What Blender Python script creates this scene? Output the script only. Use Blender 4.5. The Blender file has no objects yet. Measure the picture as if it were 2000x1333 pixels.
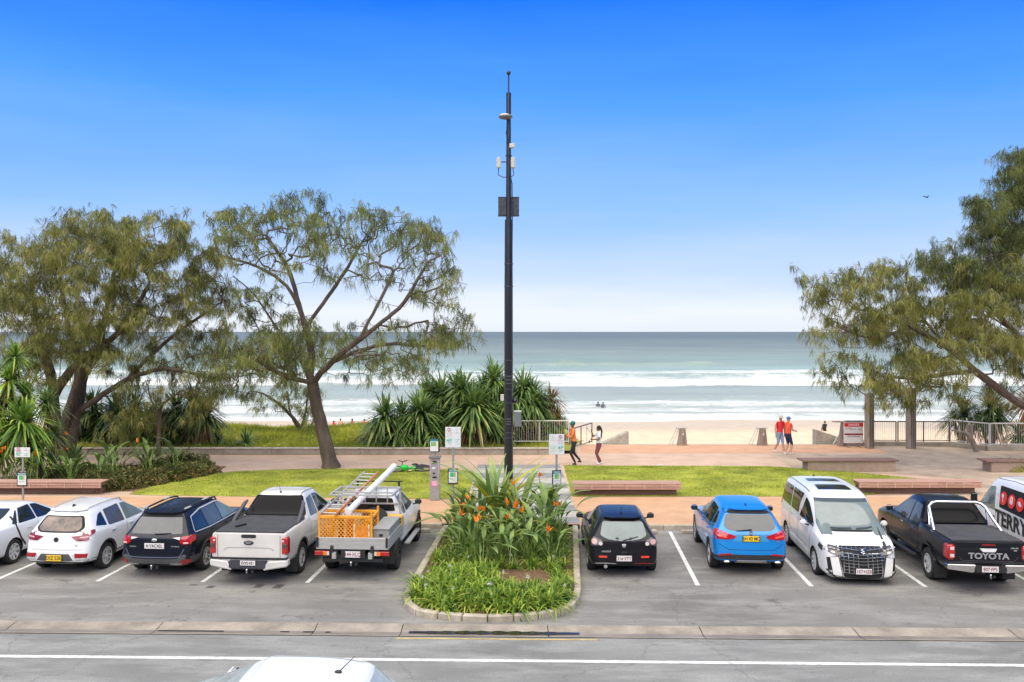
import bpy, bmesh, math, random
import numpy as np
from mathutils import Vector, Matrix, geometry
from mathutils.bvhtree import BVHTree
S = bpy.context.scene
C = S.collection
PI = math.pi
# ------------------------------------------------------------------ camera, sky, sun, exposure
CH, CF, HOR = 5.8, 1700.0, 648.0
cd = bpy.data.cameras.new('camera'); cam = bpy.data.objects.new('camera', cd); C.objects.link(cam)
cam.location = (0, 0, CH); cam.rotation_euler = (PI/2, 0, 0)
cd.sensor_width = 36; cd.lens = 36*CF/2000; cd.shift_y = -0.00925; cd.clip_start = 0.1; cd.clip_end = 60000
S.camera = cam
S.view_settings.view_transform = 'Standard'; S.view_settings.look = 'None'
S.view_settings.exposure = 1.95; S.view_settings.gamma = 1
try: S.view_settings.use_curve_mapping = False
except Exception: pass
W = bpy.data.worlds.new('World'); S.world = W; W.use_nodes = True
nt = W.node_tree; nt.nodes.clear()
def srgb(r, g, b):
    f = lambda c: (c/255/12.92) if c/255 <= .04045 else ((c/255+.055)/1.055)**2.4
    return (f(r), f(g), f(b), 1)
wo = nt.nodes.new('ShaderNodeOutputWorld'); bg = nt.nodes.new('ShaderNodeBackground')
ge = nt.nodes.new('ShaderNodeTexCoord'); sx = nt.nodes.new('ShaderNodeSeparateXYZ'); rp = nt.nodes.new('ShaderNodeValToRGB')
nz = nt.nodes.new('ShaderNodeTexNoise'); mp = nt.nodes.new('ShaderNodeMapping'); ma = nt.nodes.new('ShaderNodeMath'); mb_ = nt.nodes.new('ShaderNodeMath')
mp.inputs['Scale'].default_value = (1.6, 1.6, 9); nz.inputs['Scale'].default_value = 1.6; nz.inputs['Detail'].default_value = 5
nt.links.new(ge.outputs['Generated'], mp.inputs['Vector']); nt.links.new(mp.outputs[0], nz.inputs['Vector'])
nt.links.new(ge.outputs['Generated'], sx.inputs[0])
mb_.operation = 'MULTIPLY_ADD'; mb_.inputs[1].default_value = .075; nt.links.new(nz.outputs[0], mb_.inputs[0])
ma.operation = 'ADD'; ma.inputs[1].default_value = -.0375; nt.links.new(sx.outputs[2], ma.inputs[0]); nt.links.new(ma.outputs[0], mb_.inputs[2])
nt.links.new(mb_.outputs[0], rp.inputs[0])
cr = rp.color_ramp
stops = [(0.0, (226,232,242)), (0.020, (232,238,250)), (0.05, (203,221,251)), (0.14, (146,193,253)), (0.25, (84,159,253)), (0.36, (30,118,245)), (0.46, (70,135,228)), (0.68, (150,176,212)), (1.0, (182,194,212))]
while len(cr.elements) > 1: cr.elements.remove(cr.elements[-1])
cr.elements[0].position = stops[0][0]; cr.elements[0].color = srgb(*stops[0][1])
for p, c in stops[1:]:
    e = cr.elements.new(p); e.color = srgb(*c)
nt.links.new(rp.outputs[0], bg.inputs[0]); bg.inputs[1].default_value = 0.29
nt.links.new(bg.outputs[0], wo.inputs[0])
sd = bpy.data.lights.new('sun', 'SUN'); sun = bpy.data.objects.new('sun', sd); C.objects.link(sun)
sd.energy = 1.5; sd.angle = math.radians(100); sd.color = (1.0, .90, .76)
_d = Vector((0.16, 0.50, -1.0)).normalized()      # light travels this way: from behind the camera, high
sun.rotation_euler = _d.to_track_quat('-Z', 'Y').to_euler()
sun.location = (0, -20, 40)

# ------------------------------------------------------------------ helpers
def G(px, py, z=0.0):                     # photo pixel -> point on the level z
    D = CF*(CH-z)/(py-HOR); return Vector(((px-1000)*D/CF, D, z))
def Wp(px, py, D): return Vector(((px-1000)*D/CF, D, CH-(py-HOR)*D/CF))
RS = 0.024
def RT(s, t, z=0.0): return Vector((s+RS*t*0, t-RS*s, z))   # street frame: s along the kerb, t away from the camera
def tag(o, label=None, cat=None, group=None, kind=None):
    if label: o['label'] = label
    if cat: o['category'] = cat
    if group: o['group'] = group
    if kind: o['kind'] = kind
    return o
def thing(name, label, cat, loc=(0,0,0), rz=0.0, group=None):
    o = bpy.data.objects.new(name, None); C.objects.link(o); o.location = loc; o.rotation_euler = (0,0,rz)
    o.empty_display_size = .2
    return tag(o, label, cat, group)
def link(name, me, parent=None, mats=None):
    o = bpy.data.objects.new(name, me); C.objects.link(o)
    if mats is not None and len(me.materials) == 0:
        for m in (mats if isinstance(mats, (list, tuple)) else [mats]): me.materials.append(m)
    if parent: o.parent = parent
    return o
def copy_tree(o, parent=None):
    c = o.copy(); C.objects.link(c); c.parent = parent
    for ch in list(o.children): copy_tree(ch, c)
    return c
class MB:
    def __init__(s): s.v = []; s.f = []; s.m = []
    def add(s, vs, fs, mi=0, M=None):
        b = len(s.v)
        for p in vs:
            p = Vector(p)
            s.v.append(M @ p if M else p)
        for f in fs: s.f.append([b+i for i in f]); s.m.append(mi)
        return s
    def box(s, c, d, mi=0, M=None, taper=1.0):
        x, y, z = c; a, b, e = d[0]/2, d[1]/2, d[2]/2; t = taper
        vs = [(x-a,y-b,z-e),(x+a,y-b,z-e),(x+a,y+b,z-e),(x-a,y+b,z-e),(x-a*t,y-b*t,z+e),(x+a*t,y-b*t,z+e),(x+a*t,y+b*t,z+e),(x-a*t,y+b*t,z+e)]
        return s.add(vs, [(0,3,2,1),(4,5,6,7),(0,1,5,4),(1,2,6,5),(2,3,7,6),(3,0,4,7)], mi, M)
    def tube(s, pts, r, n=8, mi=0, caps=True, M=None):
        pts = [Vector(p) for p in pts]; k = len(pts)
        rs = r if isinstance(r, (list, tuple)) else [r]*k
        vs = []; up = None
        for i, p in enumerate(pts):
            d = (pts[min(i+1,k-1)]-pts[max(i-1,0)])
            d = d.normalized() if d.length > 1e-9 else Vector((0,0,1))
            if up is None: up = Vector((0,0,1)) if abs(d.z) < .9 else Vector((1,0,0))
            a = d.cross(up); a = a.normalized() if a.length > 1e-6 else Vector((1,0,0)); b = a.cross(d).normalized(); up = b
            for j in range(n):
                t = 2*PI*j/n; vs.append(p+a*math.cos(t)*rs[i]+b*math.sin(t)*rs[i])
        fs = [(i*n+j, i*n+(j+1)%n, (i+1)*n+(j+1)%n, (i+1)*n+j) for i in range(k-1) for j in range(n)]
        if caps: fs += [tuple(range(n-1,-1,-1)), tuple((k-1)*n+j for j in range(n))]
        return s.add(vs, fs, mi, M)
    def lathe(s, prof, n=24, mi=0, M=None):   # prof: (radius, z) ; axis z
        vs = []; k = len(prof)
        for r, z in prof:
            for j in range(n):
                t = 2*PI*j/n; vs.append((r*math.cos(t), r*math.sin(t), z))
        fs = [(i*n+j, i*n+(j+1)%n, (i+1)*n+(j+1)%n, (i+1)*n+j) for i in range(k-1) for j in range(n)]
        fs += [tuple(range(n-1,-1,-1)), tuple((k-1)*n+j for j in range(n))]
        return s.add(vs, fs, mi, M)
    def prism(s, poly, z0, z1, mi=0, M=None):  # poly in xy, extruded in z
        n = len(poly)
        vs = [(p[0],p[1],z0) for p in poly]+[(p[0],p[1],z1) for p in poly]
        fs = [tuple(range(n-1,-1,-1)), tuple(range(n,2*n))]+[(i,(i+1)%n,n+(i+1)%n,n+i) for i in range(n)]
        return s.add(vs, fs, mi, M)
    def ell(s, c, r, mi=0, nu=12, nv=8, M=None):
        vs = [(c[0],c[1],c[2]-r[2])]
        for i in range(1,nv):
            a = -PI/2+PI*i/nv
            for j in range(nu):
                t = 2*PI*j/nu; vs.append((c[0]+r[0]*math.cos(a)*math.cos(t), c[1]+r[1]*math.cos(a)*math.sin(t), c[2]+r[2]*math.sin(a)))
        vs.append((c[0],c[1],c[2]+r[2])); L = len(vs)-1
        fs = [(0,1+(j+1)%nu,1+j) for j in range(nu)]
        for i in range(nv-2):
            for j in range(nu): a = 1+i*nu; fs.append((a+j,a+(j+1)%nu,a+nu+(j+1)%nu,a+nu+j))
        a = 1+(nv-2)*nu; fs += [(a+j,a+(j+1)%nu,L) for j in range(nu)]
        return s.add(vs, fs, mi, M)
    def mesh(s, name, mats, smooth=False, bevel=0.0, seg=1):
        me = bpy.data.meshes.new(name); me.from_pydata([tuple(v) for v in s.v], [], s.f)
        for m in (mats if isinstance(mats, (list,tuple)) else [mats]): me.materials.append(m)
        me.polygons.foreach_set('material_index', s.m)
        bm = bmesh.new(); bm.from_mesh(me)
        if bevel:
            es = [e for e in bm.edges if len(e.link_faces) == 2 and e.calc_face_angle(0) > .5]
            bmesh.ops.bevel(bm, geom=es, offset=bevel, segments=seg, affect='EDGES', clamp_overlap=True)
        bmesh.ops.recalc_face_normals(bm, faces=bm.faces); bm.to_mesh(me); bm.free()
        if smooth:
            me.polygons.foreach_set('use_smooth', [True]*len(me.polygons))
            try: me.set_sharp_from_angle(angle=math.radians(38))
            except Exception: pass
        me.update(); return me
    def build(s, name, mats, parent=None, smooth=False, bevel=0.0, seg=1):
        return link(name, s.mesh(name, mats, smooth, bevel, seg), parent)
def RX(a): return Matrix.Rotation(a, 4, 'X')
def RY(a): return Matrix.Rotation(a, 4, 'Y')
def RZ(a): return Matrix.Rotation(a, 4, 'Z')
def TR(*p): return Matrix.Translation(Vector(p))
def mesh_np(name, V, F, mat, smooth=False, mi=None):
    me = bpy.data.meshes.new(name); V = np.asarray(V, np.float32); F = np.asarray(F, np.int32); k = F.shape[1]
    me.vertices.add(len(V)); me.vertices.foreach_set('co', V.ravel())
    me.loops.add(F.size); me.loops.foreach_set('vertex_index', F.ravel())
    me.polygons.add(len(F)); me.polygons.foreach_set('loop_start', np.arange(0, F.size, k, dtype=np.int32))
    me.polygons.foreach_set('loop_total', np.full(len(F), k, np.int32))
    for m in (mat if isinstance(mat, (list,tuple)) else [mat]): me.materials.append(m)
    if mi is not None: me.polygons.foreach_set('material_index', np.asarray(mi, np.int32))
    me.update(calc_edges=True)
    if smooth: me.polygons.foreach_set('use_smooth', np.ones(len(F), bool))
    return me
def strips(B, D, L, Wd, droop, k=3, side=None, rng=np.random, prof=None, curl=0.0, fold=0.0):
    """N blades: base B, direction D (unit), length L, width Wd, droop."""
    N = len(B); t = np.linspace(0, 1, k+1)
    if side is None:
        r = rng.normal(size=(N,3)); side = np.cross(D, r)
    side = side/(np.linalg.norm(side, axis=1, keepdims=True)+1e-9)
    if prof is None: prof = np.array([.7]+[1.0]*(k-1)+[.08]) if k > 1 else np.array([1, .1])
    P = B[:,None,:]+D[:,None,:]*(L[:,None]*t)[:,:,None]
    P[:,:,2] -= (droop*L)[:,None]*(t**2)
    if curl: P += side[:,None,:]*(curl*rng.normal(size=(N,1))*L[:,None]*t**2)[:,:,None]
    off = side[:,None,:]*(Wd[:,None]*prof)[:,:,None]*.5
    V = np.stack([P-off, P+off], axis=2)
    V = V.reshape(N*(k+1)*2, 3)
    base = (np.arange(N)*(k+1)*2)[:,None]+(np.arange(k)*2)[None,:]
    F = np.stack([base, base+1, base+3, base+2], axis=2).reshape(-1,4)
    return V, F
def unit(a): return a/(np.linalg.norm(a, axis=-1, keepdims=True)+1e-9)
class NB:                                  # gathers strip arrays into one mesh
    def __init__(s): s.V = []; s.F = []; s.M = []; s.n = 0
    def add(s, V, F, mi=0):
        s.V.append(V); s.F.append(F+s.n); s.n += len(V); s.M.append(np.full(len(F), mi)); return s
    def build(s, name, mats, parent=None, smooth=False):
        return link(name, mesh_np(name, np.concatenate(s.V), np.concatenate(s.F), mats, smooth, np.concatenate(s.M)), parent)

# ------------------------------------------------------------------ materials
MATS = {}
def _n(t, kind, **kw):
    n = t.nodes.new(kind)
    for k, v in kw.items():
        if k in n.inputs: n.inputs[k].default_value = v
        else: setattr(n, k, v)
    return n
def mat(name, col, rough=.6, metal=0.0, var=.0, vs=8.0, bump=0.0, bs=40.0, coat=0.0, spec=.5, stretch=None, var2=None, emit=0.0, alpha=1.0, trans=0.0, obj=True, dist=.02):
    if name in MATS: return MATS[name]
    m = bpy.data.materials.new(name); m.use_nodes = True; t = m.node_tree; b = t.nodes['Principled BSDF']
    c = (*col, 1); b.inputs['Base Color'].default_value = c; b.inputs['Roughness'].default_value = rough
    b.inputs['Metallic'].default_value = metal; b.inputs['Coat Weight'].default_value = coat; b.inputs['Coat Roughness'].default_value = .04
    b.inputs['Specular IOR Level'].default_value = spec
    tc = _n(t, 'ShaderNodeTexCoord'); src = tc.outputs['Object']
    if stretch:
        mp = _n(t, 'ShaderNodeMapping'); mp.inputs['Scale'].default_value = stretch; t.links.new(src, mp.inputs[0]); src = mp.outputs[0]
    if var:
        n1 = _n(t, 'ShaderNodeTexNoise', Scale=vs, Detail=6.0, Roughness=.62); t.links.new(src, n1.inputs['Vector'])
        mr = _n(t, 'ShaderNodeMapRange'); mr.inputs[1].default_value = .3; mr.inputs[2].default_value = .7; mr.inputs[3].default_value = 0; mr.inputs[4].default_value = 1
        t.links.new(n1.outputs[0], mr.inputs[0])
        mx = _n(t, 'ShaderNodeMix'); mx.data_type = 'RGBA'
        c2 = var2 if var2 else tuple(max(0, x*(1-var)) for x in col)
        c1 = col if var2 else tuple(min(1, x*(1+var*.6)) for x in col)
        mx.inputs[6].default_value = (*c1, 1); mx.inputs[7].default_value = (*c2, 1)
        t.links.new(mr.outputs[0], mx.inputs[0]); t.links.new(mx.outputs[2], b.inputs['Base Color'])
    if bump:
        n2 = _n(t, 'ShaderNodeTexNoise', Scale=bs, Detail=5.0, Roughness=.6); t.links.new(src, n2.inputs['Vector'])
        bp = _n(t, 'ShaderNodeBump'); bp.inputs['Strength'].default_value = bump; bp.inputs['Distance'].default_value = dist
        t.links.new(n2.outputs[0], bp.inputs['Height']); t.links.new(bp.outputs[0], b.inputs['Normal'])
    if emit:
        b.inputs['Emission Color'].default_value = c; b.inputs['Emission Strength'].default_value = emit
    if trans: b.inputs['Transmission Weight'].default_value = trans
    MATS[name] = m; return m
def leaf_mat(name, c1, c2, c3=None, vs=.8, rough=.55, tr=.3, island=.5):
    m = bpy.data.materials.new(name); m.use_nodes = True; t = m.node_tree; b = t.nodes['Principled BSDF']; out = t.nodes['Material Output']
    tc = _n(t, 'ShaderNodeTexCoord'); n1 = _n(t, 'ShaderNodeTexNoise', Scale=vs, Detail=3.0)
    t.links.new(tc.outputs['Object'], n1.inputs['Vector'])
    gi = _n(t, 'ShaderNodeNewGeometry')
    mix = _n(t, 'ShaderNodeMath'); mix.operation = 'MULTIPLY_ADD'; mix.inputs[1].default_value = island
    a2 = _n(t, 'ShaderNodeMath'); a2.operation = 'MULTIPLY_ADD'; a2.inputs[1].default_value = 1.9; a2.inputs[2].default_value = -.95+.5-island*.5
    t.links.new(n1.outputs[0], a2.inputs[0]); t.links.new(gi.outputs['Random Per Island'], mix.inputs[0]); t.links.new(a2.outputs[0], mix.inputs[2])
    r = _n(t, 'ShaderNodeValToRGB'); e = r.color_ramp.elements
    e[0].position = .15; e[0].color = (*c1, 1); e[1].position = .8; e[1].color = (*c2, 1)
    if c3: x = e.new(.96); x.color = (*c3, 1)
    t.links.new(mix.outputs[0], r.inputs[0]); t.links.new(r.outputs[0], b.inputs['Base Color'])
    b.inputs['Roughness'].default_value = rough; b.inputs['Specular IOR Level'].default_value = .35
    tl = _n(t, 'ShaderNodeBsdfTranslucent'); t.links.new(r.outputs[0], tl.inputs['Color'])
    ms = _n(t, 'ShaderNodeMixShader'); ms.inputs[0].default_value = tr
    t.links.new(b.outputs[0], ms.inputs[1]); t.links.new(tl.outputs[0], ms.inputs[2]); t.links.new(ms.outputs[0], out.inputs['Surface'])
    return m
_txt = {}
def text_mesh(s, size, mat_, ext=.003, bold=0.0, sx=1.0):
    cu = bpy.data.curves.new('lettering', 'FONT'); cu.body = s; cu.size = size; cu.extrude = ext; cu.offset = bold
    cu.align_x = 'CENTER'; cu.align_y = 'CENTER'; cu.resolution_u = 3
    o = bpy.data.objects.new('tmp', cu); C.objects.link(o); bpy.context.view_layer.update()
    dg = bpy.context.evaluated_depsgraph_get(); me = bpy.data.meshes.new_from_object(o.evaluated_get(dg))
    bpy.data.objects.remove(o); bpy.data.curves.remove(cu)
    me.materials.clear(); me.materials.append(mat_)
    if sx != 1: me.transform(Matrix.Diagonal((sx,1,1,1)))
    return me
def text(s, size, mat_, loc, rot, parent, ext=.003, bold=0.0, name='lettering', sx=1.0):
    o = link(name, text_mesh(s, size, mat_, ext, bold, sx), parent); o.location = loc; o.rotation_euler = rot; return o
FR = (PI/2, 0, 0)         # lettering facing -Y (towards the camera)
FF = (PI/2, 0, PI)        # facing +Y
FL = (PI/2, 0, -PI/2)     # facing -X
# ------------------------------------------------------------------ the setting: ground, road, beach, sea
def asphalt(name, base, stain=.5, warm=(1,.985,.95), streak=(1,1,1)):
    m = bpy.data.materials.new(name); m.use_nodes = True; t = m.node_tree; b = t.nodes['Principled BSDF']
    tc = _n(t, 'ShaderNodeTexCoord')
    def noise(sc, det=6, rough=.6, st=None, lo=.35, hi=.65):
        src = tc.outputs['Object']
        if st:
            mp = _n(t, 'ShaderNodeMapping'); mp.inputs['Scale'].default_value = st; mp.inputs['Rotation'].default_value = (0,0,.25); t.links.new(src, mp.inputs[0]); src = mp.outputs[0]
        n = _n(t, 'ShaderNodeTexNoise', Scale=sc, Detail=float(det), Roughness=rough); t.links.new(src, n.inputs['Vector'])
        r = _n(t, 'ShaderNodeMapRange'); r.inputs[1].default_value = lo; r.inputs[2].default_value = hi; t.links.new(n.outputs[0], r.inputs[0]); return r.outputs[0]
    def mixc(f, a, bb):
        x = _n(t, 'ShaderNodeMix'); x.data_type = 'RGBA'
        for s, v in ((6, a), (7, bb)):
            if isinstance(v, tuple): x.inputs[s].default_value = (*v, 1)
            else: t.links.new(v, x.inputs[s])
        t.links.new(f, x.inputs[0]); return x.outputs[2]
    c = tuple(base*w for w in warm)
    a = mixc(noise(.35, 5), tuple(x*.78 for x in c), tuple(x*1.15 for x in c))
    a2 = mixc(noise(1.3, 8, .7, streak, .46, .72), a, tuple(min(1, x*1.65) for x in c))
    d = _n(t, 'ShaderNodeMath'); d.operation = 'MULTIPLY'; d.inputs[1].default_value = stain
    t.links.new(noise(1.0, 8, .75, None, .585, .70), d.inputs[0])
    a3 = mixc(d.outputs[0], a2, tuple(x*.35 for x in c))
    g2 = _n(t, 'ShaderNodeMath'); g2.operation = 'MULTIPLY'; g2.inputs[1].default_value = stain*.75
    t.links.new(noise(3.2, 7, .7, None, .62, .67), g2.inputs[0]); a3 = mixc(g2.outputs[0], a3, tuple(x*.45 for x in c))
    vo = _n(t, 'ShaderNodeTexVoronoi'); vo.feature = 'DISTANCE_TO_EDGE'; vo.inputs['Scale'].default_value = .22
    wv = _n(t, 'ShaderNodeVectorMath'); wv.operation = 'ADD'; wn = _n(t, 'ShaderNodeTexNoise', Scale=.9, Detail=6.0, Roughness=.7); t.links.new(tc.outputs['Object'], wn.inputs['Vector']); t.links.new(tc.outputs['Object'], wv.inputs[0]); t.links.new(wn.outputs['Color'], wv.inputs[1]); t.links.new(wv.outputs[0], vo.inputs['Vector'])
    cr_ = _n(t, 'ShaderNodeMapRange'); cr_.inputs[1].default_value = .002; cr_.inputs[2].default_value = .005; cr_.inputs[3].default_value = .35; cr_.inputs[4].default_value = 0.0; t.links.new(vo.outputs[0], cr_.inputs[0]); a3 = mixc(cr_.outputs[0], a3, tuple(x*.4 for x in c))
    a3 = mixc(noise(2.6, 8, .8, streak, .50, .66), a3, tuple(min(1, x*1.28) for x in c)) if False else a3
    f = _n(t, 'ShaderNodeMath'); f.operation = 'MULTIPLY'; f.inputs[1].default_value = .55
    t.links.new(noise(34, 4, .7, None, .40, .66), f.inputs[0])
    a4 = mixc(f.outputs[0], a3, tuple(x*.6 for x in c))
    t.links.new(a4, b.inputs['Base Color']); b.inputs['Roughness'].default_value = .85; b.inputs['Specular IOR Level'].default_value = .3
    n2 = _n(t, 'ShaderNodeTexNoise', Scale=70.0, Detail=3.0); t.links.new(tc.outputs['Object'], n2.inputs['Vector'])
    bp = _n(t, 'ShaderNodeBump'); bp.inputs['Strength'].default_value = .5; bp.inputs['Distance'].default_value = .01
    t.links.new(n2.outputs[0], bp.inputs['Height']); t.links.new(bp.outputs[0], b.inputs['Normal']); return m
A_road = asphalt('asphalt_road', .225, .35, (.99,1,.95), (.35,1.3,1))
A_park = asphalt('asphalt_bays', .20, 1.0, (1.03,.99,.92), (.35,1.2,1))
M_conc = mat('concrete', (.36,.33,.28), .85, var=.28, vs=2.5, bump=.4, bs=60)
M_kerb = mat('kerb_concrete', (.43,.38,.30), .85, var=.35, vs=3.0, bump=.4, bs=50)
M_dark = mat('black_matte', (.012,.012,.013), .6)
M_line = mat('line_paint', (.70,.70,.67), .7, var=.4, vs=7)
M_yel = mat('yellow_paint', (.52,.38,.14), .7, var=.45, vs=6)
M_path = mat('footpath_tan', (.52,.31,.175), .85, var=.16, vs=1.2, bump=.3, bs=45)
M_prom = mat('promenade_pink', (.52,.365,.26), .85, var=.18, vs=.9, bump=.25, bs=40)
M_band = mat('promenade_orange', (.55,.31,.18), .85, var=.16, vs=1.0, bump=.25, bs=40)
M_tan = mat('promenade_sandy', (.44,.335,.24), .85, var=.35, vs=.8, bump=.25, bs=40)
M_bl1 = mat('paving_grey_dark', (.25,.245,.235), .8, var=.2, vs=2, bump=.2)
M_bl2 = mat('paving_grey_light', (.42,.40,.34), .8, var=.15, vs=2, bump=.2)
def sheet(name, pts, z, m, kind='structure', parent=None, thick=0):
    b = MB()
    if thick: b.prism([(p[0],p[1]) for p in pts], z-thick, z)
    else: b.add([(p[0],p[1],z) for p in pts], [tuple(range(len(pts)))])
    o = b.build(name, m, parent)
    if kind: o['kind'] = kind
    return o
sheet('ground', [(-600,-600),(600,-600),(600,43.2),(-600,43.2)], -.25, M_conc)
sheet('road', [RT(-300,-80),RT(300,-80),RT(300,16.5),RT(-300,16.5)], 0, A_road)
sheet('parking_area', [RT(-60,17.2),RT(60,17.2),RT(60,25.56),RT(-60,25.56)], 0, A_park)
M_gk = mat('gutter_concrete', (.31,.27,.22), .85, var=.4, vs=1.6, bump=.4, bs=50)
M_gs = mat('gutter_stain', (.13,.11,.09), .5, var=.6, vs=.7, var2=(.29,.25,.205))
# gutter of cast slabs
gut = thing('gutter', None, None); gut['kind'] = 'structure'
prof = [(16.5,.012),(16.62,-.012),(16.74,-.03),(16.84,-.03),(16.98,-.008),(17.2,.012)]
js = [-60,-45,-30,-24,-18,-15.9,-12.9,-9.9,-6.95,-3.85,-2.15,.7,3.67,6.65,9.65,12.6,15.6,18.6,24,30,45,60]
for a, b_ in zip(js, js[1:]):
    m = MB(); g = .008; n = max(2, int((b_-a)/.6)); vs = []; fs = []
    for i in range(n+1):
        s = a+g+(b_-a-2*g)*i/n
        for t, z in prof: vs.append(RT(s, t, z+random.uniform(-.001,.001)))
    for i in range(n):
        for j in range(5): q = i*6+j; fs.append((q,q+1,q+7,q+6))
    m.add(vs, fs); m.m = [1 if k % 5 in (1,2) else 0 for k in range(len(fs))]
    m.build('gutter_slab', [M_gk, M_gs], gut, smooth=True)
# dark inlet slots under the lip, and a puddle lying in the dish
M_wet = mat('wet_concrete', (.10,.085,.07), .25, var=.3, vs=3)
for a, b_ in ((-6.9,-5.6),(-4.5,-4.32),(-4.05,-3.86),(-3.62,-3.52)):
    b = MB(); b.add([RT(a,16.76,-.024),RT(b_,16.76,-.024),RT(b_,16.82,-.024),RT(a,16.82,-.024)], [(0,1,2,3)]); o = b.build('inlet_slot', M_dark, gut)
pud = MB(); ps = []
for i in range(34):
    s = -2.0+3.3*i/33; w = .05+.07*math.sin(PI*i/33)*(.6+.4*math.sin(i*1.9)); ps.append((s, w))
pv = [RT(s,16.80+w,-.0155) for s, w in ps]+[RT(s,16.80-w*.9,-.0155) for s, w in reversed(ps)]
pm = bpy.data.materials.new('puddle_water'); pm.use_nodes = True; pb = pm.node_tree.nodes['Principled BSDF']; pb.inputs['Base Color'].default_value = (.03,.025,.02,1); pb.inputs['Roughness'].default_value = .03
MATS['puddle'] = pm
tag(MB().add(pv, [tuple(range(len(pv)))]).build('puddle', pm), 'thin dark puddle lying in the gutter below the planted island', 'puddle')
# painted lines
def strip(name, a, b_, w, z, m, lab=None):
    a = Vector(a[:2]); b_ = Vector(b_[:2]); d = (b_-a).normalized(); n = Vector((-d.y, d.x))*w/2
    o = sheet(name, [a-n,b_-n,b_+n,a+n], z, m); return o
strip('edge_line', RT(-120,15.33), RT(120,15.33), .12, .004, M_line)
strip('yellow_line', RT(-2.2,16.40), RT(1.62,16.40), .06, .004, M_yel)
HX = .062
bay_r = [4.245, 6.82, 9.39, 11.96, 14.5, 17.1]; bay_l = [-4.73,-7.17,-9.63,-12.05,-14.5,-17,-19.5]
for x in bay_r+bay_l:
    t0, t1 = (19.95+.024*0, 25.2)
    a = RT(x, 19.98); L = 5.35
    strip('bay_line', a, (a.x+HX*L, a.y+L), .10, .004, M_line)
M_smk = mat('oil_mark', (.09,.085,.08), .6, var=.4, vs=12)
for px, py, w_, l_ in ((378,1143,.11,.04),(411,1147,.10,.09),(506,1145,.11,.13),(544,1146,.12,.15)):
    q = G(px,py,0); sheet('asphalt_mark', [(q.x-w_,q.y-l_),(q.x+w_*.6,q.y-l_),(q.x+w_,q.y+l_),(q.x-w_*.6,q.y+l_)], .003, M_smk)
# footpath and promenade
sheet('promenade', [RT(-80,25.68),RT(80,25.68),(80,43.6),(17,43.6),(17,43.6),(3.4,43.6),(2.4,41.6),(-1,40.3),(-80,40.3)], .12, M_prom)
sheet('footpath', [RT(-80,25.70),RT(80,25.70),(80,29.9),(-80,29.9)], .124, M_path)
sheet('promenade_band', [(3.2,40.7),(17.6,40.7),(17.6,43.58),(3.42,43.58)], .124, M_band)
sheet('promenade_apron', [(11.6,34.6),(15.2,34.9),(17.3,33.6),(16.6,31.5),(15.0,30.0),(40,30.0),(40,43.4),(17.6,43.4),(17.6,40.7),(11.9,40.7)], .128, M_tan)
cp = thing('crossing_path', None, None); cp['kind'] = 'structure'
ys = [25.75,26.6,27.5,28.4,29.35,30.4,31.5,32.6,33.75,34.9,36.1,37.1]
for i, (a, b_) in enumerate(zip(ys, ys[1:])):
    x0 = -1.45 if i > 3 else -1.5
    MB().prism([(x0,a+.006),(2.03,a+.006),(2.03,b_-.006),(x0,b_-.006)], .10, .132).build('paving_band', [M_bl1, M_bl2][i % 2], cp)
# rear kerb in stones
kb = thing('rear_kerb', None, None); kb['kind'] = 'structure'
def kerb_run(s0, s1, parent, L=2.4):
    n = max(1, round((s1-s0)/L))
    for i in range(n):
        a = s0+(s1-s0)*i/n+.006; b_ = s0+(s1-s0)*(i+1)/n-.006
        q = [RT(a,25.55),RT(b_,25.55),RT(b_,25.70),RT(a,25.70)]
        MB().prism([(p.x,p.y) for p in q], -.05, .137).build('kerb_stone', M_kerb, parent, bevel=.012)
kerb_run(-22, -2.05, kb); kerb_run(1.98, 24, kb)
# buildings on the near side of the street, behind the photographer
M_fac = mat('facade_render', (.34,.32,.29), .8, var=.15, vs=.5); M_fw = mat('facade_window', (.03,.04,.05), .1)
for bx, bw, bh in ((-62,34,9.5),(-24,36,8.2),(14,34,9.0),(52,36,10.5)):
    bd0 = thing('street_building', None, None, (bx,-7.5,0)); bd0['kind'] = 'structure'
    MB().box((0,-6,bh/2),(bw,12,bh)).build('wall', M_fac, bd0)
    wmm = MB().box((0,0,0),(2.2,.12,1.5)).mesh('window', M_fw)
    for fl in range(int(bh//3)):
        for k in range(int(bw//3.6)): link('window', wmm, bd0).location = (-bw/2+2.2+3.6*k, .05, 1.7+3*fl)
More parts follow.
